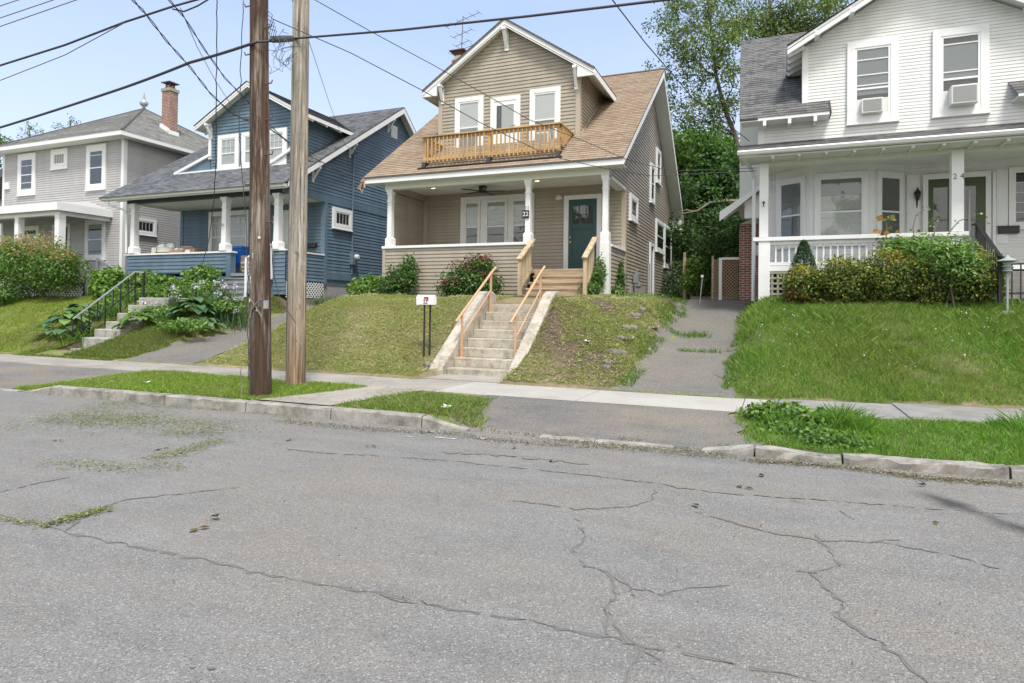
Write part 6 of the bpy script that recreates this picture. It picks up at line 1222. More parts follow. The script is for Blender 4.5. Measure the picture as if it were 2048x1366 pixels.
m = MB(); m.beam((-1.93, 18.2, 1.7), (-1.86, 18.2, 2.45), .05, .02); T = tag(m.build('reflector_stake', 'galvanized'), 'leaning thin metal driveway stake with a small pale reflector', 'stake'); m = MB(); m.box(-1.9, -1.83, 18.17, 18.19, 2.46, 2.53); m.build('reflector', 'paper', T)
m = MB(); m.box(-2.6, -1.3, 21.8, 22.0, 1.8, 2.02); tag(m.build('retaining_edge', 'stone_rock'), 'low mossy stone edge at the end of the right driveway', 'edging')
# ------------------------------------------------------------------ garden lamp and black railing at far right
x, y = 4.0, 14.5; T = thing('garden_lamp', 'small pagoda garden lamp on a thin post at the right edge of the tall lawn', 'garden lamp', (x, y, gz1(x, y))); g = gz1(x, y); b = MB(); b.tube([(x, y, g-.1), (x, y, 2.5)], .02, 8); b.build('post', 'iron_lamp', T); b = MB(); b.lathe([(.06, 2.32), (.08, 2.34), (.08, 2.36), (.05, 2.37), (.05, 2.41), (.085, 2.42), (.085, 2.44), (.05, 2.45), (.05, 2.5), (.11, 2.51), (.17, 2.53), (.04, 2.6), (.015, 2.64)], x, y, 16); b.build('lantern', 'iron_lamp', T); b = MB(); b.box(x-.09, x+.09, y-.09, y+.09, g-.05, g+.1); b.build('base', 'foundation_grey', T)
T = thing('iron_fence', 'short black iron railing beside the garden lamp at the right edge', 'fence', (4.5, 15.0, 1.8)); b = MB(); b.beam((4.05, 15.0, 2.5), (6.2, 15.0, 2.55), .03, .03); b.beam((4.05, 15.0, 1.95), (6.2, 15.0, 1.98), .03, .02); b.build('rail', 'black_metal', T)
for k in range(16): x = 4.07+k*.14; b = MB(); b.box(x-.01, x+.01, 14.99, 15.01, 1.6, 2.5); b.build('picket', 'black_metal', T)
# ------------------------------------------------------------------ rocks, litter, twig
def rock(label, u, v, w, Y, group='stones set in the bank'):
    P = at(u, v, Y=Y); x, y = float(P[0]), Y; z = gz1(x, y); m = MB(); n, k = 10, 7; ph = [random.uniform(0, 6) for _ in range(4)]; V = []
    for i in range(k+1):
        f = math.pi*i/k
        for j in range(n):
            a = 2*math.pi*j/n; r = w*(1+.22*math.sin(2*a+ph[0])+.16*math.sin(3*a+ph[1]+2*f)+random.uniform(-.14, .14)); V.append((x+r*math.sin(f)*math.cos(a), y+r*.8*math.sin(f)*math.sin(a), z-w*.02+w*.62*math.copysign(abs(math.cos(f))**.7, math.cos(f))*(1+.25*math.sin(3*a+ph[2]))))
    m.add(V, [[i*n+j, i*n+(j+1) % n, (i+1)*n+(j+1) % n, (i+1)*n+j] for i in range(k) for j in range(n)]); tag(m.build('rock', 'stone_rock'), label, 'rock', group)
rock('rounded grey boulder in the grass left of the cream steps', 861, 720, .15, 11.25)
for lb, u, v, w, Y in (('largest of the two upper stones at the top edge of the bare bank', 1283, 628, .12, 13.9), ('flat stone just below the top edge of the bare bank by the driveway', 1268, 645, .13, 13.4), ('small stone half way up the bare bank, left of its neighbours', 1250, 672, .1, 12.7), ('pale stone half way up the bare bank, nearest the driveway', 1266, 668, .11, 12.8), ('low stone in the loose soil of the bare bank below the middle pair', 1240, 690, .09, 12.3), ('upright narrow stone in the lower cluster on the bare bank', 1222, 718, .1, 11.7), ('rounder stone right of the upright one in the lower cluster', 1240, 718, .11, 11.75), ('lowest front stone of the bank cluster nearest the sidewalk', 1218, 738, .1, 11.35), ('low buried stone left of the lowest cluster stone', 1213, 742, .08, 11.2)): rock(lb, u, v, w, Y)
def litter(label, u, v, Y=None, Z=None, s=.1, mat='paper'):
    P = at(u, v, Y=Y) if Y else at(u, v, Z=Z); g = gz1(P[0], P[1])+.05; m = MB()
    for k in range(5): a = random.uniform(0, 6.3); q = Vector((P[0], P[1], g)); d = Vector((math.cos(a), math.sin(a), random.uniform(.1, .5)))*s; e = Vector((-math.sin(a), math.cos(a), random.uniform(-.2, .4)))*s*.5; m.add([q-e*.5, q+d-e, q+d*1.1+e, q+e*.5], [[0, 1, 2, 3]])
    tag(m.build('paper_litter', mat), label, 'litter', 'scraps of litter')
litter('crumpled white paper at the driveway edge above the stones', 1313, 637, Y=13.6, s=.11); litter('torn white paper scrap half way down the bare bank', 1257, 689, Y=12.3, s=.09); litter('pale leaf-like paper scrap low on the bare bank', 1175, 705, Y=12.0, s=.06); litter('blue and white wrapper in the verge wedge by the kerb', 892, 816, Z=.2, s=.07, mat='bag_white'); litter('small white scrap in the long verge left of the poles', 293, 768, Z=.18, s=.06); litter('flat torn scrap on the crest of the lawn behind the mailbox', 893, 591, Y=14.6, s=.08, mat='cardboard')
m = MB(); m.tube([at(482, 798, Z=.14), at(484, 770, Y=7.5), at(481, 745, Y=7.5), at(484, 726, Y=7.5)], [.012, .01, .008, .005], 6); tag(m.build('bare_sapling', 'bark_pale', smooth=True), 'thin bare dead stem standing left of the old pole', 'sapling')
# ------------------------------------------------------------------ plants
GR_MID = [(0.078, 0.171, 0.031), (0.116, 0.225, 0.043), (0.054, 0.124, 0.025), (0.155, 0.264, 0.062)]
GR_DARK = [(0.038, 0.090, 0.024), (0.060, 0.128, 0.033), (0.027, 0.063, 0.018), (0.090, 0.165, 0.045)]
GR_LIGHT = [(0.121, 0.230, 0.041), (0.162, 0.284, 0.054), (0.088, 0.176, 0.030), (0.216, 0.324, 0.081)]
def shrub(name, label, cat, blobs, n, size, pal, pw=None, group=None, aspect=.55, stems=5, tips=None, droop=.3, inner=.35, leafname='foliage', mat='leaf'):
    """blobs: (u, v, Y, rx, ry, rz) centre seen at u, v on the plane Y"""
    C = [at(u, v, Y=Y) for u, v, Y, *_ in blobs]; b0 = C[0]; g = gz1(b0[0], b0[1]); T = thing(name, label, cat, (b0[0], b0[1], g), group)
    vol = np.array([b[3]*b[4]*b[5] for b in blobs])**.67; P, N = [], []
    for c, b, k in zip(C, blobs, vol/vol.sum()):
        p, nn = blob_pts(c, b[3:6], int(n*k), inner, None); ok = p[:, 2] > gz(p[:, 0], p[:, 1])+.01; P.append(p[ok]); N.append(nn[ok])
    P, N = np.concatenate(P), np.concatenate(N); col = palette(len(P), pal, pw)
    if tips is not None:
        top = N[:, 2]+.5*n2(P[:, 0], P[:, 2]+P[:, 1], 3., 71) > tips[1]; col[top] = palette(int(top.sum()), tips[0], None, .2)
    leaves(leafname, P, size, col, T, mat, aspect, N*.8+np.array([0, 0, .55]), droop)
    m = MB()
    for i in range(stems):
        c = C[i % len(C)]; b = blobs[i % len(C)]; q = np.array([b0[0]+random.uniform(-.12, .12)+(c[0]-b0[0])*.6, c[1]+random.uniform(-.1, .1), gz1(c[0], c[1])-.05]); e = c+np.array([random.uniform(-.6, .6)*b[3], random.uniform(-.5, .5)*b[4], random.uniform(.1, .6)*b[5]]); m.tube([q, (q+e)/2+np.array([random.uniform(-.06, .06), 0, 0]), e], [.02, .014, .006], 5)
    if stems: m.build('stem', 'bark', T)
    return T
def straps(name, label, cat, u, v, Y, n, L, w, pal, group=None, spread=.5, flowers=0, wid=(.5, .3)):
    """grass-like strap leaves arching from a clump"""
    c = at(u, v, Y=Y); T = thing(name, label, cat, (c[0], Y, gz1(c[0], Y)), group); V, F, K = [], [], []; col = palette(n, pal)
    for i in range(n):
        x, y = c[0]+random.gauss(0, wid[0]*.5), Y+random.gauss(0, wid[1]*.5); z = gz1(x, y)-.02; a = random.uniform(0, 6.283); l = L*random.uniform(.55, 1.15); sp = spread*random.uniform(.2, 1.3); h = np.array([math.cos(a), math.sin(a), 0]); s = np.array([-math.sin(a), math.cos(a), 0])*w/2; base = len(V)
        for t, ww in ((0, .7), (.4, 1.), (.75, .8), (1., .08)):
            p = np.array([x, y, z])+h*l*sp*t**1.8+np.array([0, 0, l*(t-.38*sp*t**2.4)]); V += [p-s*ww, p+s*ww]
        for k in range(3): F.append([base+2*k, base+2*k+1, base+2*k+3, base+2*k+2])
        K += [col[i]]*8
    npmesh('leaf_blade', np.array(V), np.array(F), 'leaf', T, np.array(K))
    for i in range(flowers):
        x, y = c[0]+random.gauss(0, wid[0]*.75), Y+random.gauss(0, wid[1]*.5)-.1; z = gz1(x, y); h = L*random.uniform(.75, 1.4); m = MB(); m.tube([(x, y, z), (x+.02, y, z+h)], .008, 5); st = m.build('flower_stalk', 'leaf', T)
        ca = st.data.color_attributes.new('col', 'FLOAT_COLOR', 'POINT'); ca.data.foreach_set('color', np.tile([.08, .14, .04, 1], len(st.data.vertices)).astype(np.float32))
        P = np.array([x+.02, y, z+h])+RNG.normal(0, 1, (18, 3))*np.array([.04, .04, .055]); leaves('flower', P, .07, palette(18, [(.55, .52, .72), (.66, .62, .76), (.42, .38, .66), (.75, .74, .8)], None, .08), st, 'leaf', .8, None, .5)
    return T
def hosta(label, u, v, Y, n, L, pal, rx=.45, ry=.35):
    c = at(u, v, Y=Y); T = thing('hosta', label, 'hosta', (c[0], Y, gz1(c[0], Y)), 'hostas beside the grey steps'); V, F, K = [], [], []; col = palette(n, pal, None, .15)
    for i in range(n):
        a = random.uniform(0, 6.283); r = random.random()**.6; h = np.array([math.cos(a)*rx, math.sin(a)*ry, 0])*r; p = np.array([c[0], Y, 0])+h; p[2] = gz1(p[0], p[1])+.2+.4*(1-r)+random.uniform(-.04, .06); d = np.array([math.cos(a), math.sin(a), 0]); s = np.array([-d[1], d[0], 0]); l = L*random.uniform(.7, 1.2); b = len(V)
        for t, ww, dz in ((0, .06, 0), (.2, .33, .05), (.48, .40, .03), (.78, .27, -.04), (1., .03, -.13)):
            q = p+d*l*t+np.array([0, 0, dz*l*2.2]); V += [q-s*l*ww+np.array([0, 0, .05*l]), q, q+s*l*ww+np.array([0, 0, .05*l])]
        for k in range(4):
            for j in (0, 1): F.append([b+3*k+j, b+3*k+j+1, b+3*k+j+4, b+3*k+j+3])
        K += [col[i]]*15
    npmesh('leaf_blade', np.array(V), np.array(F), 'leaf', T, np.array(K), None, True)
shrub('shrub', 'big rounded shrub with reddish new tips in front of the grey house porch', 'shrub', [(70, 530, 15.2, 1.65, 1.2, 1.12), (20, 520, 15.4, 1.1, 1., .95), (120, 540, 15.1, .85, .9, .85)], 17000, .10, GR_MID+[(.12, .17, .045)], None, 'shrubs along the house fronts', tips=([(.36, .2, .11), (.27, .28, .08), (.4, .27, .15), (.2, .28, .07)], .62), stems=8)
shrub('shrub', 'low dark green shrub at the left edge beneath the big red-tipped one', 'shrub', [(8, 588, 14.3, .6, .5, .35)], 1500, .09, GR_MID, None, 'shrubs along the house fronts', stems=2)
shrub('tall_weed', 'clump of leafy knotweed at the corner where grey and blue houses meet', 'weed', [(218, 562, 15.6, .75, .5, .5), (205, 575, 15.3, .5, .4, .35)], 2400, .15, GR_LIGHT, None, 'weeds below the blue porch', aspect=.75)
shrub('tall_weed', 'broad patch of leafy weeds under the left part of the blue porch wall', 'weed', [(285, 562, 15.5, .8, .4, .34), (330, 568, 15.5, .6, .4, .3)], 2600, .12, GR_LIGHT+GR_MID, None, 'weeds below the blue porch', aspect=.7)
shrub('tall_weed', 'taller weeds under the right end of the blue porch wall', 'weed', [(405, 556, 15.4, .75, .4, .42), (365, 575, 15.1, .5, .4, .3)], 2600, .12, GR_MID+GR_LIGHT, None, 'weeds below the blue porch', aspect=.7)
shrub('ground_cover', 'tangle of low green plants filling the bank between grey steps and blue porch', 'plants', [(330, 590, 14.9, 1.4, .6, .36), (400, 584, 14.8, .9, .6, .4), (320, 628, 13.0, .8, .6, .26), (430, 612, 13.6, .8, .5, .2), (250, 596, 14.6, .8, .6, .4), (215, 615, 13.6, .5, .5, .3), (370, 650, 12.2, .9, .4, .16)], 11000, .09, GR_MID+GR_LIGHT, None, None, stems=0)
straps('daylily', 'daylily clump behind the upper half of the iron rail', 'daylily', 262, 596, 14.3, 170, .55, .022, GR_MID, 'daylilies beside the grey steps', .9, 0, (.6, .5)); straps('daylily', 'daylily clump behind the middle of the iron rail', 'daylily', 225, 628, 13.2, 170, .52, .022, GR_MID, 'daylilies beside the grey steps', .9, 0, (.55, .5)); straps('daylily', 'daylily clump beside the lowest steps, under the large hosta', 'daylily', 160, 690, 11.7, 130, .42, .02, GR_MID, 'daylilies beside the grey steps', 1., 0, (.4, .35))
straps('daylily', 'grassy daylily mound on the right side of the middle steps', 'daylily', 285, 660, 12.8, 200, .4, .02, GR_LIGHT, 'daylilies beside the grey steps', 1., 0, (.8, .5)); straps('daylily', 'grassy mound between the small hosta and the iris bed', 'daylily', 330, 640, 13.2, 200, .42, .02, GR_LIGHT, 'daylilies beside the grey steps', 1., 0, (.8, .5))
HB = [(.1, .2, .09), (.145, .26, .13), (.07, .15, .065)]
hosta('largest blue-green hosta at the foot of the iron rail', 128, 662, 11.9, 80, .33, HB+[(.17, .27, .07)], .6, .42); hosta('yellow-green hosta low on the right side of the grey steps', 272, 655, 12.4, 55, .27, [(.18, .28, .065), (.12, .22, .05)], .45, .3); hosta('wide blue-green hosta below the lilac irises', 388, 608, 13.0, 90, .33, HB, .66, .42); hosta('dark hosta half hidden behind the lower iron rail', 160, 636, 12.6, 44, .3, HB, .42, .3)
IR = [(0.091, 0.169, 0.078), (0.130, 0.221, 0.098), (0.072, 0.137, 0.065)]
straps('iris_clump', 'large lilac iris clump in bloom by the blue house porch steps', 'iris', 450, 612, 13.9, 260, .72, .03, IR, 'irises in bloom', .55, 12, (.75, .45)); straps('iris_clump', 'few pale irises blooming left of the wide hosta', 'iris', 348, 622, 13.6, 60, .55, .026, IR, 'irises in bloom', .6, 4, (.16, .2)); straps('iris_clump', 'scattered pale irises over the upper grey steps', 'iris', 300, 640, 13.3, 30, .4, .024, IR, 'irises in bloom', .6, 3, (.2, .15))
straps('iris_clump', 'stiff iris leaves without flowers beneath the blue side wall', 'iris', 645, 594, 17.2, 60, .55, .035, IR, 'irises without flowers', .8, 0, (.5, .2))
shrub('shrub', 'bright green leafy plant between the blue side wall and the tan porch corner', 'shrub', [(738, 578, 15.8, .55, .4, .42), (722, 585, 15.6, .4, .35, .28)], 1900, .14, GR_LIGHT, None, 'shrubs along the house fronts', aspect=.45, stems=3)
shrub('shrub', 'loose green shrub climbing the left end of the tan porch wall', 'shrub', [(800, 560, 15.6, .52, .4, .46), (818, 540, 15.8, .3, .25, .5), (782, 576, 15.5, .5, .35, .25)], 3400, .085, GR_DARK+GR_MID, None, 'shrubs along the house fronts')
shrub('shrub', 'mixed green and maroon barberry shrub in the middle of the tan porch wall', 'shrub', [(935, 556, 15.5, .78, .45, .5), (960, 532, 15.6, .5, .35, .34), (905, 575, 15.4, .5, .35, .28), (975, 570, 15.4, .45, .35, .3)], 5600, .08, GR_DARK+GR_MID, None, 'shrubs along the house fronts', tips=([(.17, .055, .05), (.13, .04, .04), (.24, .09, .075)], .55))
shrub('vine', 'green vine climbing the white pedestal beside the porch stairs', 'vine', [(1193, 562, 15.8, .22, .2, .3), (1200, 540, 15.95, .16, .14, .42), (1178, 578, 15.5, .28, .2, .18)], 1100, .08, GR_MID, None, 'vines on the tan house')
shrub('vine', 'ivy growing up the side wall of the tan house by the gas meter', 'vine', [(1238, 568, 17.2, .18, .3, .4), (1241, 540, 17.3, .08, .15, .32), (1232, 583, 16.8, .3, .4, .2)], 1300, .08, GR_DARK+GR_MID, None, 'vines on the tan house')
shrub('ground_cover', 'low ivy and clover along the foot of the tan side wall', 'plants', [(1290, 596, 17.5, .8, 2.2, .12), (1250, 600, 15.6, .6, .8, .1), (1320, 606, 17.5, .5, 2., .08)], 3600, .06, GR_LIGHT+GR_MID, None, None, stems=0)
# white house planting
def spruce():
    c = at(1607, 595, Y=15.75); c2_ = at(1607, 482, Y=15.75); x, g, h = c[0], gz1(c[0], 15.75), float(c2_[2])-gz1(c[0], 15.75); T = thing('dwarf_spruce', 'small dense conical spruce against the white porch railing', 'conifer', (x, 15.75, g)); n = 9000
    t = RNG.random(n)**1.4; r = .44*(1-t)**.75*(1-.25*RNG.random(n)**2)+.02; a = RNG.uniform(0, 6.283, n); r = r*(1+.1*np.sin(5*a+9*t)); P = np.stack([x+r*np.cos(a), 15.75+r*np.sin(a), g+t*h], 1); N = np.stack([np.cos(a), np.sin(a), .6+0*a], 1); leaves('foliage', P, .05, palette(n, [(.035, .085, .025), (.05, .11, .035), (.025, .06, .02)]), T, 'leaf', .3, N, -.3); m = MB(); m.tube([(x, 15.75, g-.1), (x, 15.75, g+h*.9)], [.05, .01], 6); m.build('trunk', 'bark', T)
spruce()
YH = [(0.255, 0.255, 0.045), (0.135, 0.195, 0.038), (0.075, 0.135, 0.030), (0.360, 0.300, 0.060), (0.053, 0.098, 0.024)]
shrub('hedge', 'long low azalea hedge with yellow and bronze tips before the white porch', 'hedge', [(1608, 568, 15.1, .45, .42, .42), (1690, 560, 15.1, .7, .5, .52), (1780, 556, 15.1, .75, .5, .58), (1880, 555, 15.05, .75, .5, .56), (1950, 555, 14.95, .55, .45, .5)], 30000, .062, YH, [.2, .32, .27, .05, .16], 'shrubs along the house fronts', tips=([(.33, .33, .06), (.33, .31, .07), (.22, .3, .05), (.34, .2, .07)], .72), stems=14)
shrub('shrub', 'bronze red-leaved azalea at the left end of the hedge under the spruce', 'shrub', [(1592, 585, 15.0, .26, .25, .2)], 900, .055, [(.2, .07, .03), (.22, .16, .04), (.1, .1, .025)], None, 'shrubs along the house fronts', stems=2)
shrub('shrub', 'tall light green viny shrub spilling over the hedge beside the right porch post', 'shrub', [(1895, 512, 14.8, .55, .4, .4), (1840, 500, 15.2, .5, .35, .32), (1925, 535, 14.75, .42, .35, .36), (1795, 500, 15.4, .4, .3, .28)], 6800, .085, [(.14, .26, .055), (.19, .32, .085), (.1, .2, .04), (.24, .36, .12)], None, 'shrubs along the house fronts', inner=.1, aspect=.4, stems=8)
def sapling(label, pts, n, s, pal, top=None):
    P = [at(u, v, Y=15.6) for u, v in pts]; T = thing('maple_sapling', label, 'sapling', P[0]); m = MB(); m.tube(P, [.012]*(len(P)-1)+[.005], 6); m.build('stem', 'bark_pale', T); C = []
    for i in range(n): k = min(len(P)-1, 1+int(random.random()*(len(P)-1))); C.append(P[k]+RNG.normal(0, .05, 3)*np.array([2.2, 1, .6]))
    leaves('foliage', np.array(C), s, palette(n, pal), T, 'leaf', .9, np.array([0, -.6, .8]), .3)
sapling('single young maple with an orange-tipped top standing before the bay window', [(1772, 520), (1772, 480), (1773, 460), (1775, 438)], 30, .14, [(.12, .18, .03), (.2, .22, .05), (.3, .16, .04)])
for lb, pts in (('thin arching vine shoot crossing the right porch post', [(1885, 490), (1900, 462), (1918, 442), (1945, 432)]), ('thin upright vine shoot left of the porch post', [(1870, 490), (1868, 468), (1872, 450), (1862, 440)]), ('wispy vine shoot in front of the wall lantern', [(1830, 490), (1826, 455), (1832, 430), (1850, 420)])): sapling(lb, pts, 14, .06, GR_LIGHT)
shrub('weed_patch', 'broad-leaved weeds sprawling over the right sidewalk edge beside the asphalt apron', 'weeds', [(1560, 834, 8.75, .42, .3, .2), (1525, 840, 8.8, .28, .25, .12), (1605, 846, 8.5, .36, .3, .17), (1590, 862, 8.15, .42, .3, .1)], 3800, .065, GR_LIGHT+GR_MID, None, None, aspect=.8, stems=0)
shrub('weed_patch', 'lower clover and creeping weeds behind the broken kerb stone', 'weeds', [(1670, 884, 7.65, .42, .22, .09), (1640, 872, 7.9, .36, .25, .1)], 2200, .042, GR_MID, None, None, aspect=.8, stems=0)
n = 420; x = RNG.uniform(-.3, 4.5, n); y = RNG.uniform(11, 15.6, n); ok = (n2(x, y, 1.6, 81) > .05) | (y > 14.6); x, y = x[ok], y[ok]; leaves('clover_flowers', np.stack([x, y, gz(x, y)+RNG.uniform(.1, .2, len(x))], 1), .028, np.full((len(x), 3), .62), None, 'leaf', .9, None, 0, 'stuff')
x = RNG.uniform(-21, -14.7, 900); y = RNG.uniform(10.8, 16, 900)
m = np.array([at(1688, 856, Y=8.5)+RNG.normal(0, .012, 3) for k in range(16)]); T = tag(leaves('dandelion', m, .04, np.tile([.6, .42, .02], (16, 1)), None, 'leaf', .6), 'single yellow dandelion head among the verge weeds', 'flower')
# driveway-end vegetation
for i, (lb, X_, Y_, r_) in enumerate((('broad dark bush far behind the blue and tan houses', -11, 36, 3.2), ('tall dense bush far behind the tan house, left of the gap', -6.5, 37, 3.6), ('dense bush filling the far end of the gap at ground level', -2.8, 35, 3.4), ('bush far behind the brick chimney, closing the gap on the right', .4, 36, 3.6), ('bush far behind the middle of the white house', 4.5, 37, 3.4))):
    T = thing('background_bush', lb, 'bush', (X_, Y_, 1.9), 'background bushes behind the houses'); p, nn = blob_pts((X_, Y_, 3.2), (r_, 2., 2.6), 5200, .5); ok = p[:, 2] > 1.9; leaves('foliage', p[ok], .24, palette(int(ok.sum()), GR_DARK), T, 'leaf', .6, nn[ok]+np.array([0, 0, .4]), .3); m = MB(); m.tube([(X_, Y_, 1.7), (X_, Y_, 4.)], [.12, .03], 6); m.build('stem', 'bark', T)
shrub('shrub', 'dark bush directly behind the lattice gate', 'shrub', [(1450, 550, 22.5, .9, .6, .9), (1440, 500, 23.0, .9, .6, .8)], 3600, .1, GR_DARK, None, 'bushes behind the driveway', stems=3)
shrub('vine', 'pale green vine heaped over the wire fence at the driveway end', 'vine', [(1398, 530, 22.9, .5, .4, .35), (1385, 560, 22.8, .45, .4, .45), (1412, 562, 22.8, .3, .3, .4)], 2600, .1, GR_LIGHT, None, None, stems=3)
shrub('shrub', 'grey-green bush behind the tan house at the driveway end', 'shrub', [(1355, 562, 25., .9, .7, .75)], 2600, .1, [(.1, .15, .09), (.16, .2, .14), (.06, .1, .045)], None, 'bushes behind the driveway', stems=3)
shrub('shrub', 'dark bush filling the ground behind the wire fence', 'shrub', [(1370, 585, 24.2, 1.1, .6, .35), (1420, 575, 24.6, .7, .6, .6)], 2600, .1, GR_DARK, None, 'bushes behind the driveway', stems=3)
# ------------------------------------------------------------------ trees
def tree(label, base, trunk, clusters, per, size, pal, rad=.2, crown=.8, group='trees behind the houses', limbs=None, aspect=.55, bark='bark', twig=True, name='tree'):
    """trunk = list of points, clusters = centres of leaf sprays; a limb runs from the trunk to every spray"""
    T = thing(name, label, 'tree', base, group); m = MB(); tr = [np.array(p, float) for p in trunk]; n = len(tr); m.tube(tr, [rad*(1-.75*i/(n-1)) for i in range(n)], 9); m.build('trunk', bark, T, smooth=True)
    m = MB(); P, N = [], []
    for c in clusters:
        c = np.array(c, float); j = min(range(n), key=lambda i: np.linalg.norm(tr[i]-c)+(2.5 if tr[i][2] > c[2] else 0)); a = tr[j]; mid = (a+c)/2+RNG.normal(0, .25, 3)+np.array([0, 0, -.1]); rr = rad*(1-.75*j/(n-1))
        if twig: m.tube([a, (a+mid)/2+RNG.normal(0, .08, 3), mid, c], [rr*.45, rr*.33, rr*.22, rr*.07], 5)
        k = int(per*RNG.uniform(.6, 1.4)); sub = c+RNG.normal(0, crown*.5, (max(3, k//45), 3))*np.array([1, 1, .75]); i = RNG.integers(0, len(sub), k); p = sub[i]+RNG.normal(0, crown*.2, (k, 3)); P.append(p); N.append((p-c)*.4+np.array([0, 0, .6]))
        if twig:
            for s in sub[:7]: m.tube([mid, (mid+s)/2+RNG.normal(0, .08, 3), s], [rr*.16, rr*.1, .008], 4)
    if twig: m.build('limbs', bark, T)
    P, N = np.concatenate(P), np.concatenate(N); leaves('crown', P, size, palette(len(P), pal), T, 'leaf', aspect, N, .4)
    return T
def pts(lst, Y, dy=1.5): return [at(u, v, Y=Y+RNG.uniform(-dy, dy)) for u, v in lst]
LOC = [(0.123, 0.181, 0.051), (0.174, 0.239, 0.080), (0.087, 0.138, 0.041), (0.217, 0.275, 0.109)]
tk = [at(1496, 420, Y=33), at(1482, 330, Y=33), at(1470, 270, Y=33), at(1448, 215, Y=33), at(1432, 150, Y=33), at(1424, 80, Y=33), at(1418, 10, Y=33), at(1415, -60, Y=33)]; tk[0][2] = 1.5
tree('tall airy locust tree with sparse leaves in the gap right of the tan house', (tk[0][0], 33, 1.9), tk, pts([(1352, 18), (1388, 10), (1425, 22), (1462, 15), (1368, 52), (1340, 66), (1402, 72), (1442, 62), (1345, 108), (1382, 112), (1422, 110), (1460, 92), (1470, 140), (1396, 150), (1350, 148), (1436, 165), (1372, 192), (1412, 205), (1452, 215), (1395, 232), (1470, 185), (1440, 250), (1370, 235), (1345, -30), (1400, -40), (1450, -30), (1475, 55), (1330, 36), (1360, 88)], 33), 460, .145, LOC, .15, .95)
tk = [at(1560, 400, Y=37), at(1552, 200, Y=37), at(1548, 90, Y=37), at(1540, 20, Y=37), at(1536, -60, Y=37)]; tk[0][2] = 1.5
tree('tall sparse tree rising behind the white house roof', (tk[0][0], 37, 1.9), tk, pts([(1495, 22), (1525, 8), (1558, 22), (1592, 14), (1630, 8), (1498, 52), (1538, 50), (1582, 55), (1618, 40), (1655, 22), (1515, 74), (1562, 74), (1600, 68), (1500, -30), (1560, -40), (1620, -40), (1670, -10), (1640, 50)], 37), 640, .155, LOC, .2, 1.05)
def solid(label, us, vs, Y, k, per, size, pal, rad=.16, crown=.9, tu=None, bark='bark'):
    c = [at(random.uniform(*us), random.uniform(*vs), Y=Y+RNG.uniform(-1.6, 1.6)) for _ in range(k)]; u = tu or sum(us)/2; tk = [at(u, 585, Y=Y), at(u+3, (vs[0]+vs[1])/2+60, Y=Y), at(u-4, (vs[0]+vs[1])/2, Y=Y), at(u, vs[0]+15, Y=Y)]; tk[0][2] = 1.7; return tree(label, (tk[0][0], Y, 1.9), tk, c, per, size, pal, rad, crown, bark=bark)
solid('bright green maple crown directly right of the tan house eave', (1335, 1425), (280, 400), 31, 24, 420, .2, [(.075, .16, .03), (.105, .205, .04), (.05, .105, .02)], tu=1372); solid('dark leafy tree low behind the driveway left of the thin trunk', (1330, 1410), (400, 545), 30, 26, 420, .19, GR_DARK, tu=1362)
solid('dark tree standing right behind the brick chimney of the white house', (1400, 1490), (300, 430), 29, 24, 420, .19, GR_DARK+GR_MID[:1], tu=1455); solid('slim tree with a bare pale trunk behind the lattice gate', (1395, 1490), (415, 520), 26.5, 20, 420, .16, GR_DARK, tu=1426, rad=.09, bark='bark_pale')
solid('shadowy farther tree closing the gap between the two houses', (1320, 1500), (330, 540), 41, 40, 420, .26, GR_DARK, .2, 1.3, tu=1400); solid('farthest tall tree seen through the gap above the driveway', (1340, 1480), (290, 420), 46, 24, 420, .26, GR_MID, .2, 1.3, tu=1440)
m = MB(); m.tube([at(1490, 402, Y=27), at(1450, 402, Y=26), at(1420, 405, Y=25.5), at(1395, 422, Y=25.3), at(1358, 429, Y=25.)], [.07, .06, .05, .04, .03], 7); m.tube([at(1390, 423, Y=25.3), at(1372, 420, Y=25.2), at(1356, 424, Y=25.)], [.03, .025, .02], 6); tag(m.build('bare_branch', 'bark_pale', smooth=True), 'bare pale branch reaching across the gap toward the tan house eave', 'branch')
tk = [at(-25, 420, Y=40), at(-22, 330, Y=40), at(-15, 290, Y=40), at(-12, 262, Y=40)]; tk[0][2] = 1.5
tree('leafy tree peeking over the grey house at the far left edge', (tk[0][0], 40, 1.8), tk, pts([(-8, 272), (6, 285), (-20, 290), (0, 300), (12, 298), (-30, 300), (-15, 310)], 40), 420, .24, GR_MID, .22, 1.)
tk = [at(70, 420, Y=46), at(66, 330, Y=46), at(60, 270, Y=46), at(56, 245, Y=46)]; tk[0][2] = 1.5
tree('thin twiggy tree whose top shows above the left slope of the grey roof', (tk[0][0], 46, 1.8), tk, pts([(58, 250), (52, 262), (68, 258), (78, 270), (48, 272)], 46, .5), 46, .2, GR_MID, .14, .8)
tk = [at(145, 420, Y=46), at(142, 300, Y=46), at(140, 255, Y=46), at(143, 238, Y=46)]; tk[0][2] = 1.5
tree('second thin twiggy tree top behind the grey roof, nearer the finial', (tk[0][0], 46, 1.8), tk, pts([(146, 238), (136, 250), (128, 258), (118, 262), (150, 247)], 46, .5), 40, .2, GR_MID, .14, .8)

for lb, X_, h_, r_ in (('broad street tree across the road, reflected in the left windows', -17, 8.5, 3.6), ('street tree across the road opposite the cream steps', -6, 9.5, 3.4), ('street tree across the road opposite the white house', 5.5, 9., 3.6)):
    tk = [(X_, -17, -.2), (X_+.1, -17, 2.5), (X_-.1, -17, 5), (X_, -17, h_)]; C = [np.array([X_, -17, h_-1.5])+RNG.normal(0, 1, 3)*np.array([r_*.5, r_*.4, 1.7]) for k in range(26)]; tree(lb, (X_, -17, 0), tk, C, 170, .32, GR_MID, .2, 1.2, 'trees across the road')
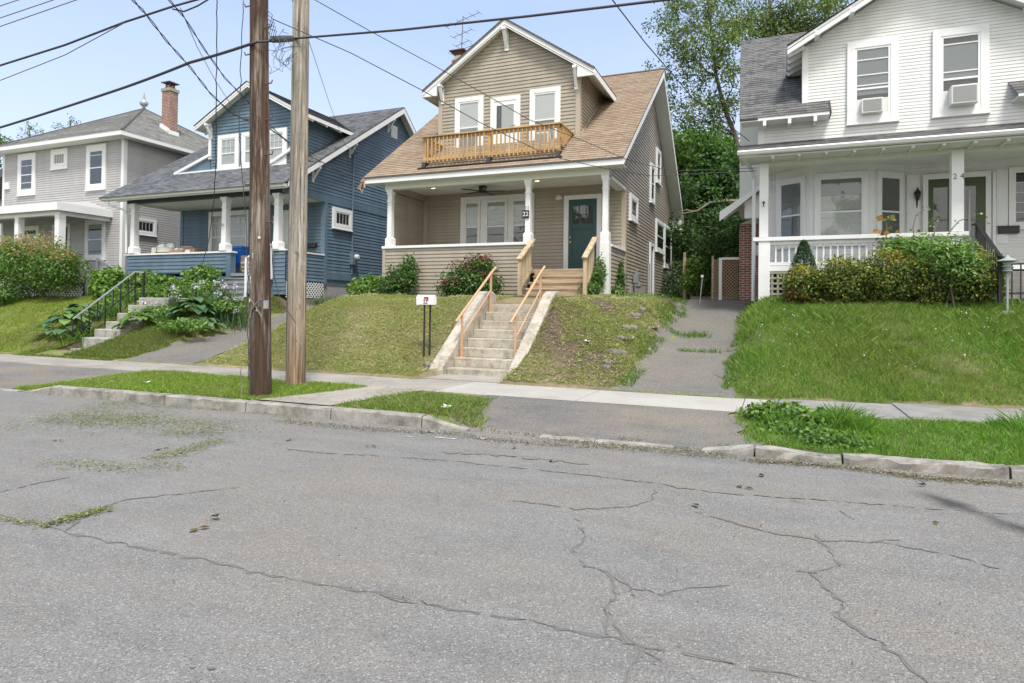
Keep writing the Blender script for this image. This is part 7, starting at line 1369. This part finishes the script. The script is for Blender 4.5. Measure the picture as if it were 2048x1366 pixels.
# ------------------------------------------------------------------ light, sky, camera
w = bpy.data.worlds.new('World'); SC.world = w; w.use_nodes = True; nt = w.node_tree; bg = nt.nodes['Background']
EL, RO = R(62), R(146)
sky = nt.nodes.new('ShaderNodeTexSky'); sky.sky_type = 'NISHITA'; sky.sun_disc = False; sky.sun_elevation = EL; sky.sun_rotation = RO; sky.air_density = 1.0; sky.dust_density = 1.6; sky.ozone_density = 1.0; sky.altitude = 100
# thin high cloud mixed into the sky dome, plus an unseen brighter bank added behind the camera to fill the facades
tc = nt.nodes.new('ShaderNodeTexCoord'); mp = nt.nodes.new('ShaderNodeMapping'); mp.inputs['Scale'].default_value = (1, 1, 2.2); nt.links.new(tc.outputs['Generated'], mp.inputs[0])
def nd(ty, **k):
    n = nt.nodes.new(ty)
    for a, v in k.items(): setattr(n, a, v)
    return n
def rampw(fac, stops):
    r = nd('ShaderNodeValToRGB'); r.color_ramp.elements[0].position, r.color_ramp.elements[1].position = stops[0][0], stops[1][0]; r.color_ramp.elements[0].color = (*[stops[0][1]]*3, 1); r.color_ramp.elements[1].color = (*[stops[1][1]]*3, 1); nt.links.new(fac, r.inputs[0]); return r.outputs[0]
def mixw(fac, a, b):
    m = nd('ShaderNodeMix', data_type='RGBA'); nt.links.new(fac, m.inputs[0]); nt.links.new(a, m.inputs[6])
    if isinstance(b, tuple): m.inputs[7].default_value = (*b, 1)
    else: nt.links.new(b, m.inputs[7])
    return m.outputs[2]
nz = nd('ShaderNodeTexNoise'); nz.inputs['Scale'].default_value = 1.7; nz.inputs['Detail'].default_value = 7; nz.inputs['Roughness'].default_value = .55; nt.links.new(mp.outputs[0], nz.inputs['Vector'])
veil = mixw(rampw(nz.outputs['Fac'], ((.3, .45), (.75, .8))), sky.outputs[0], (2.15, 2.65, 3.9))
sx = nd('ShaderNodeSeparateXYZ'); nt.links.new(tc.outputs['Generated'], sx.inputs[0])
hz = mixw(rampw(sx.outputs[2], ((.02, .75), (.42, 0.))), veil, (3.25, 3.55, 4.15))
mb_ = nd('ShaderNodeMath', operation='MULTIPLY_ADD'); nt.links.new(sx.outputs[0], mb_.inputs[0]); mb_.inputs[1].default_value = .45; mb_.inputs[2].default_value = .5
ma = nd('ShaderNodeMath', operation='MULTIPLY_ADD'); nt.links.new(sx.outputs[1], ma.inputs[0]); ma.inputs[1].default_value = -.4; nt.links.new(mb_.outputs[0], ma.inputs[2])
full = mixw(rampw(ma.outputs[0], ((.42, 0.), (.75, 1.))), hz, (5.5, 5.42, 5.3))
nt.links.new(full, bg.inputs[0]); bg.inputs[1].default_value = .10
su = bpy.data.lights.new('sun', 'SUN'); su.energy = 1.5; su.angle = R(13); su.color = (1, .965, .91); so = bpy.data.objects.new('sun', su); COL.objects.link(so)
az = RO; dirv = Vector((math.sin(az)*math.cos(EL), math.cos(az)*math.cos(EL), math.sin(EL))); so.rotation_euler = dirv.to_track_quat('Z', 'Y').to_euler(); so.location = (0, 0, 30)
cam = bpy.data.cameras.new('camera'); cam.sensor_width = 36; cam.lens = 36*FPX/2048; cam.shift_y = (CYP-683)/2048; cam.clip_end = 4000; cam.clip_start = .05
co = bpy.data.objects.new('camera', cam); COL.objects.link(co)
from mathutils import Matrix
M = Matrix(((RI[0], UP[0], -FW[0], CAM[0]), (RI[1], UP[1], -FW[1], CAM[1]), (RI[2], UP[2], -FW[2], CAM[2]), (0, 0, 0, 1))); co.matrix_world = M; SC.camera = co
SC.view_settings.view_transform = 'Standard'; SC.view_settings.look = 'None'; SC.view_settings.gamma = 1; SC.view_settings.exposure = 1.55
SC.cycles.max_bounces = 8; SC.cycles.transparent_max_bounces = 8
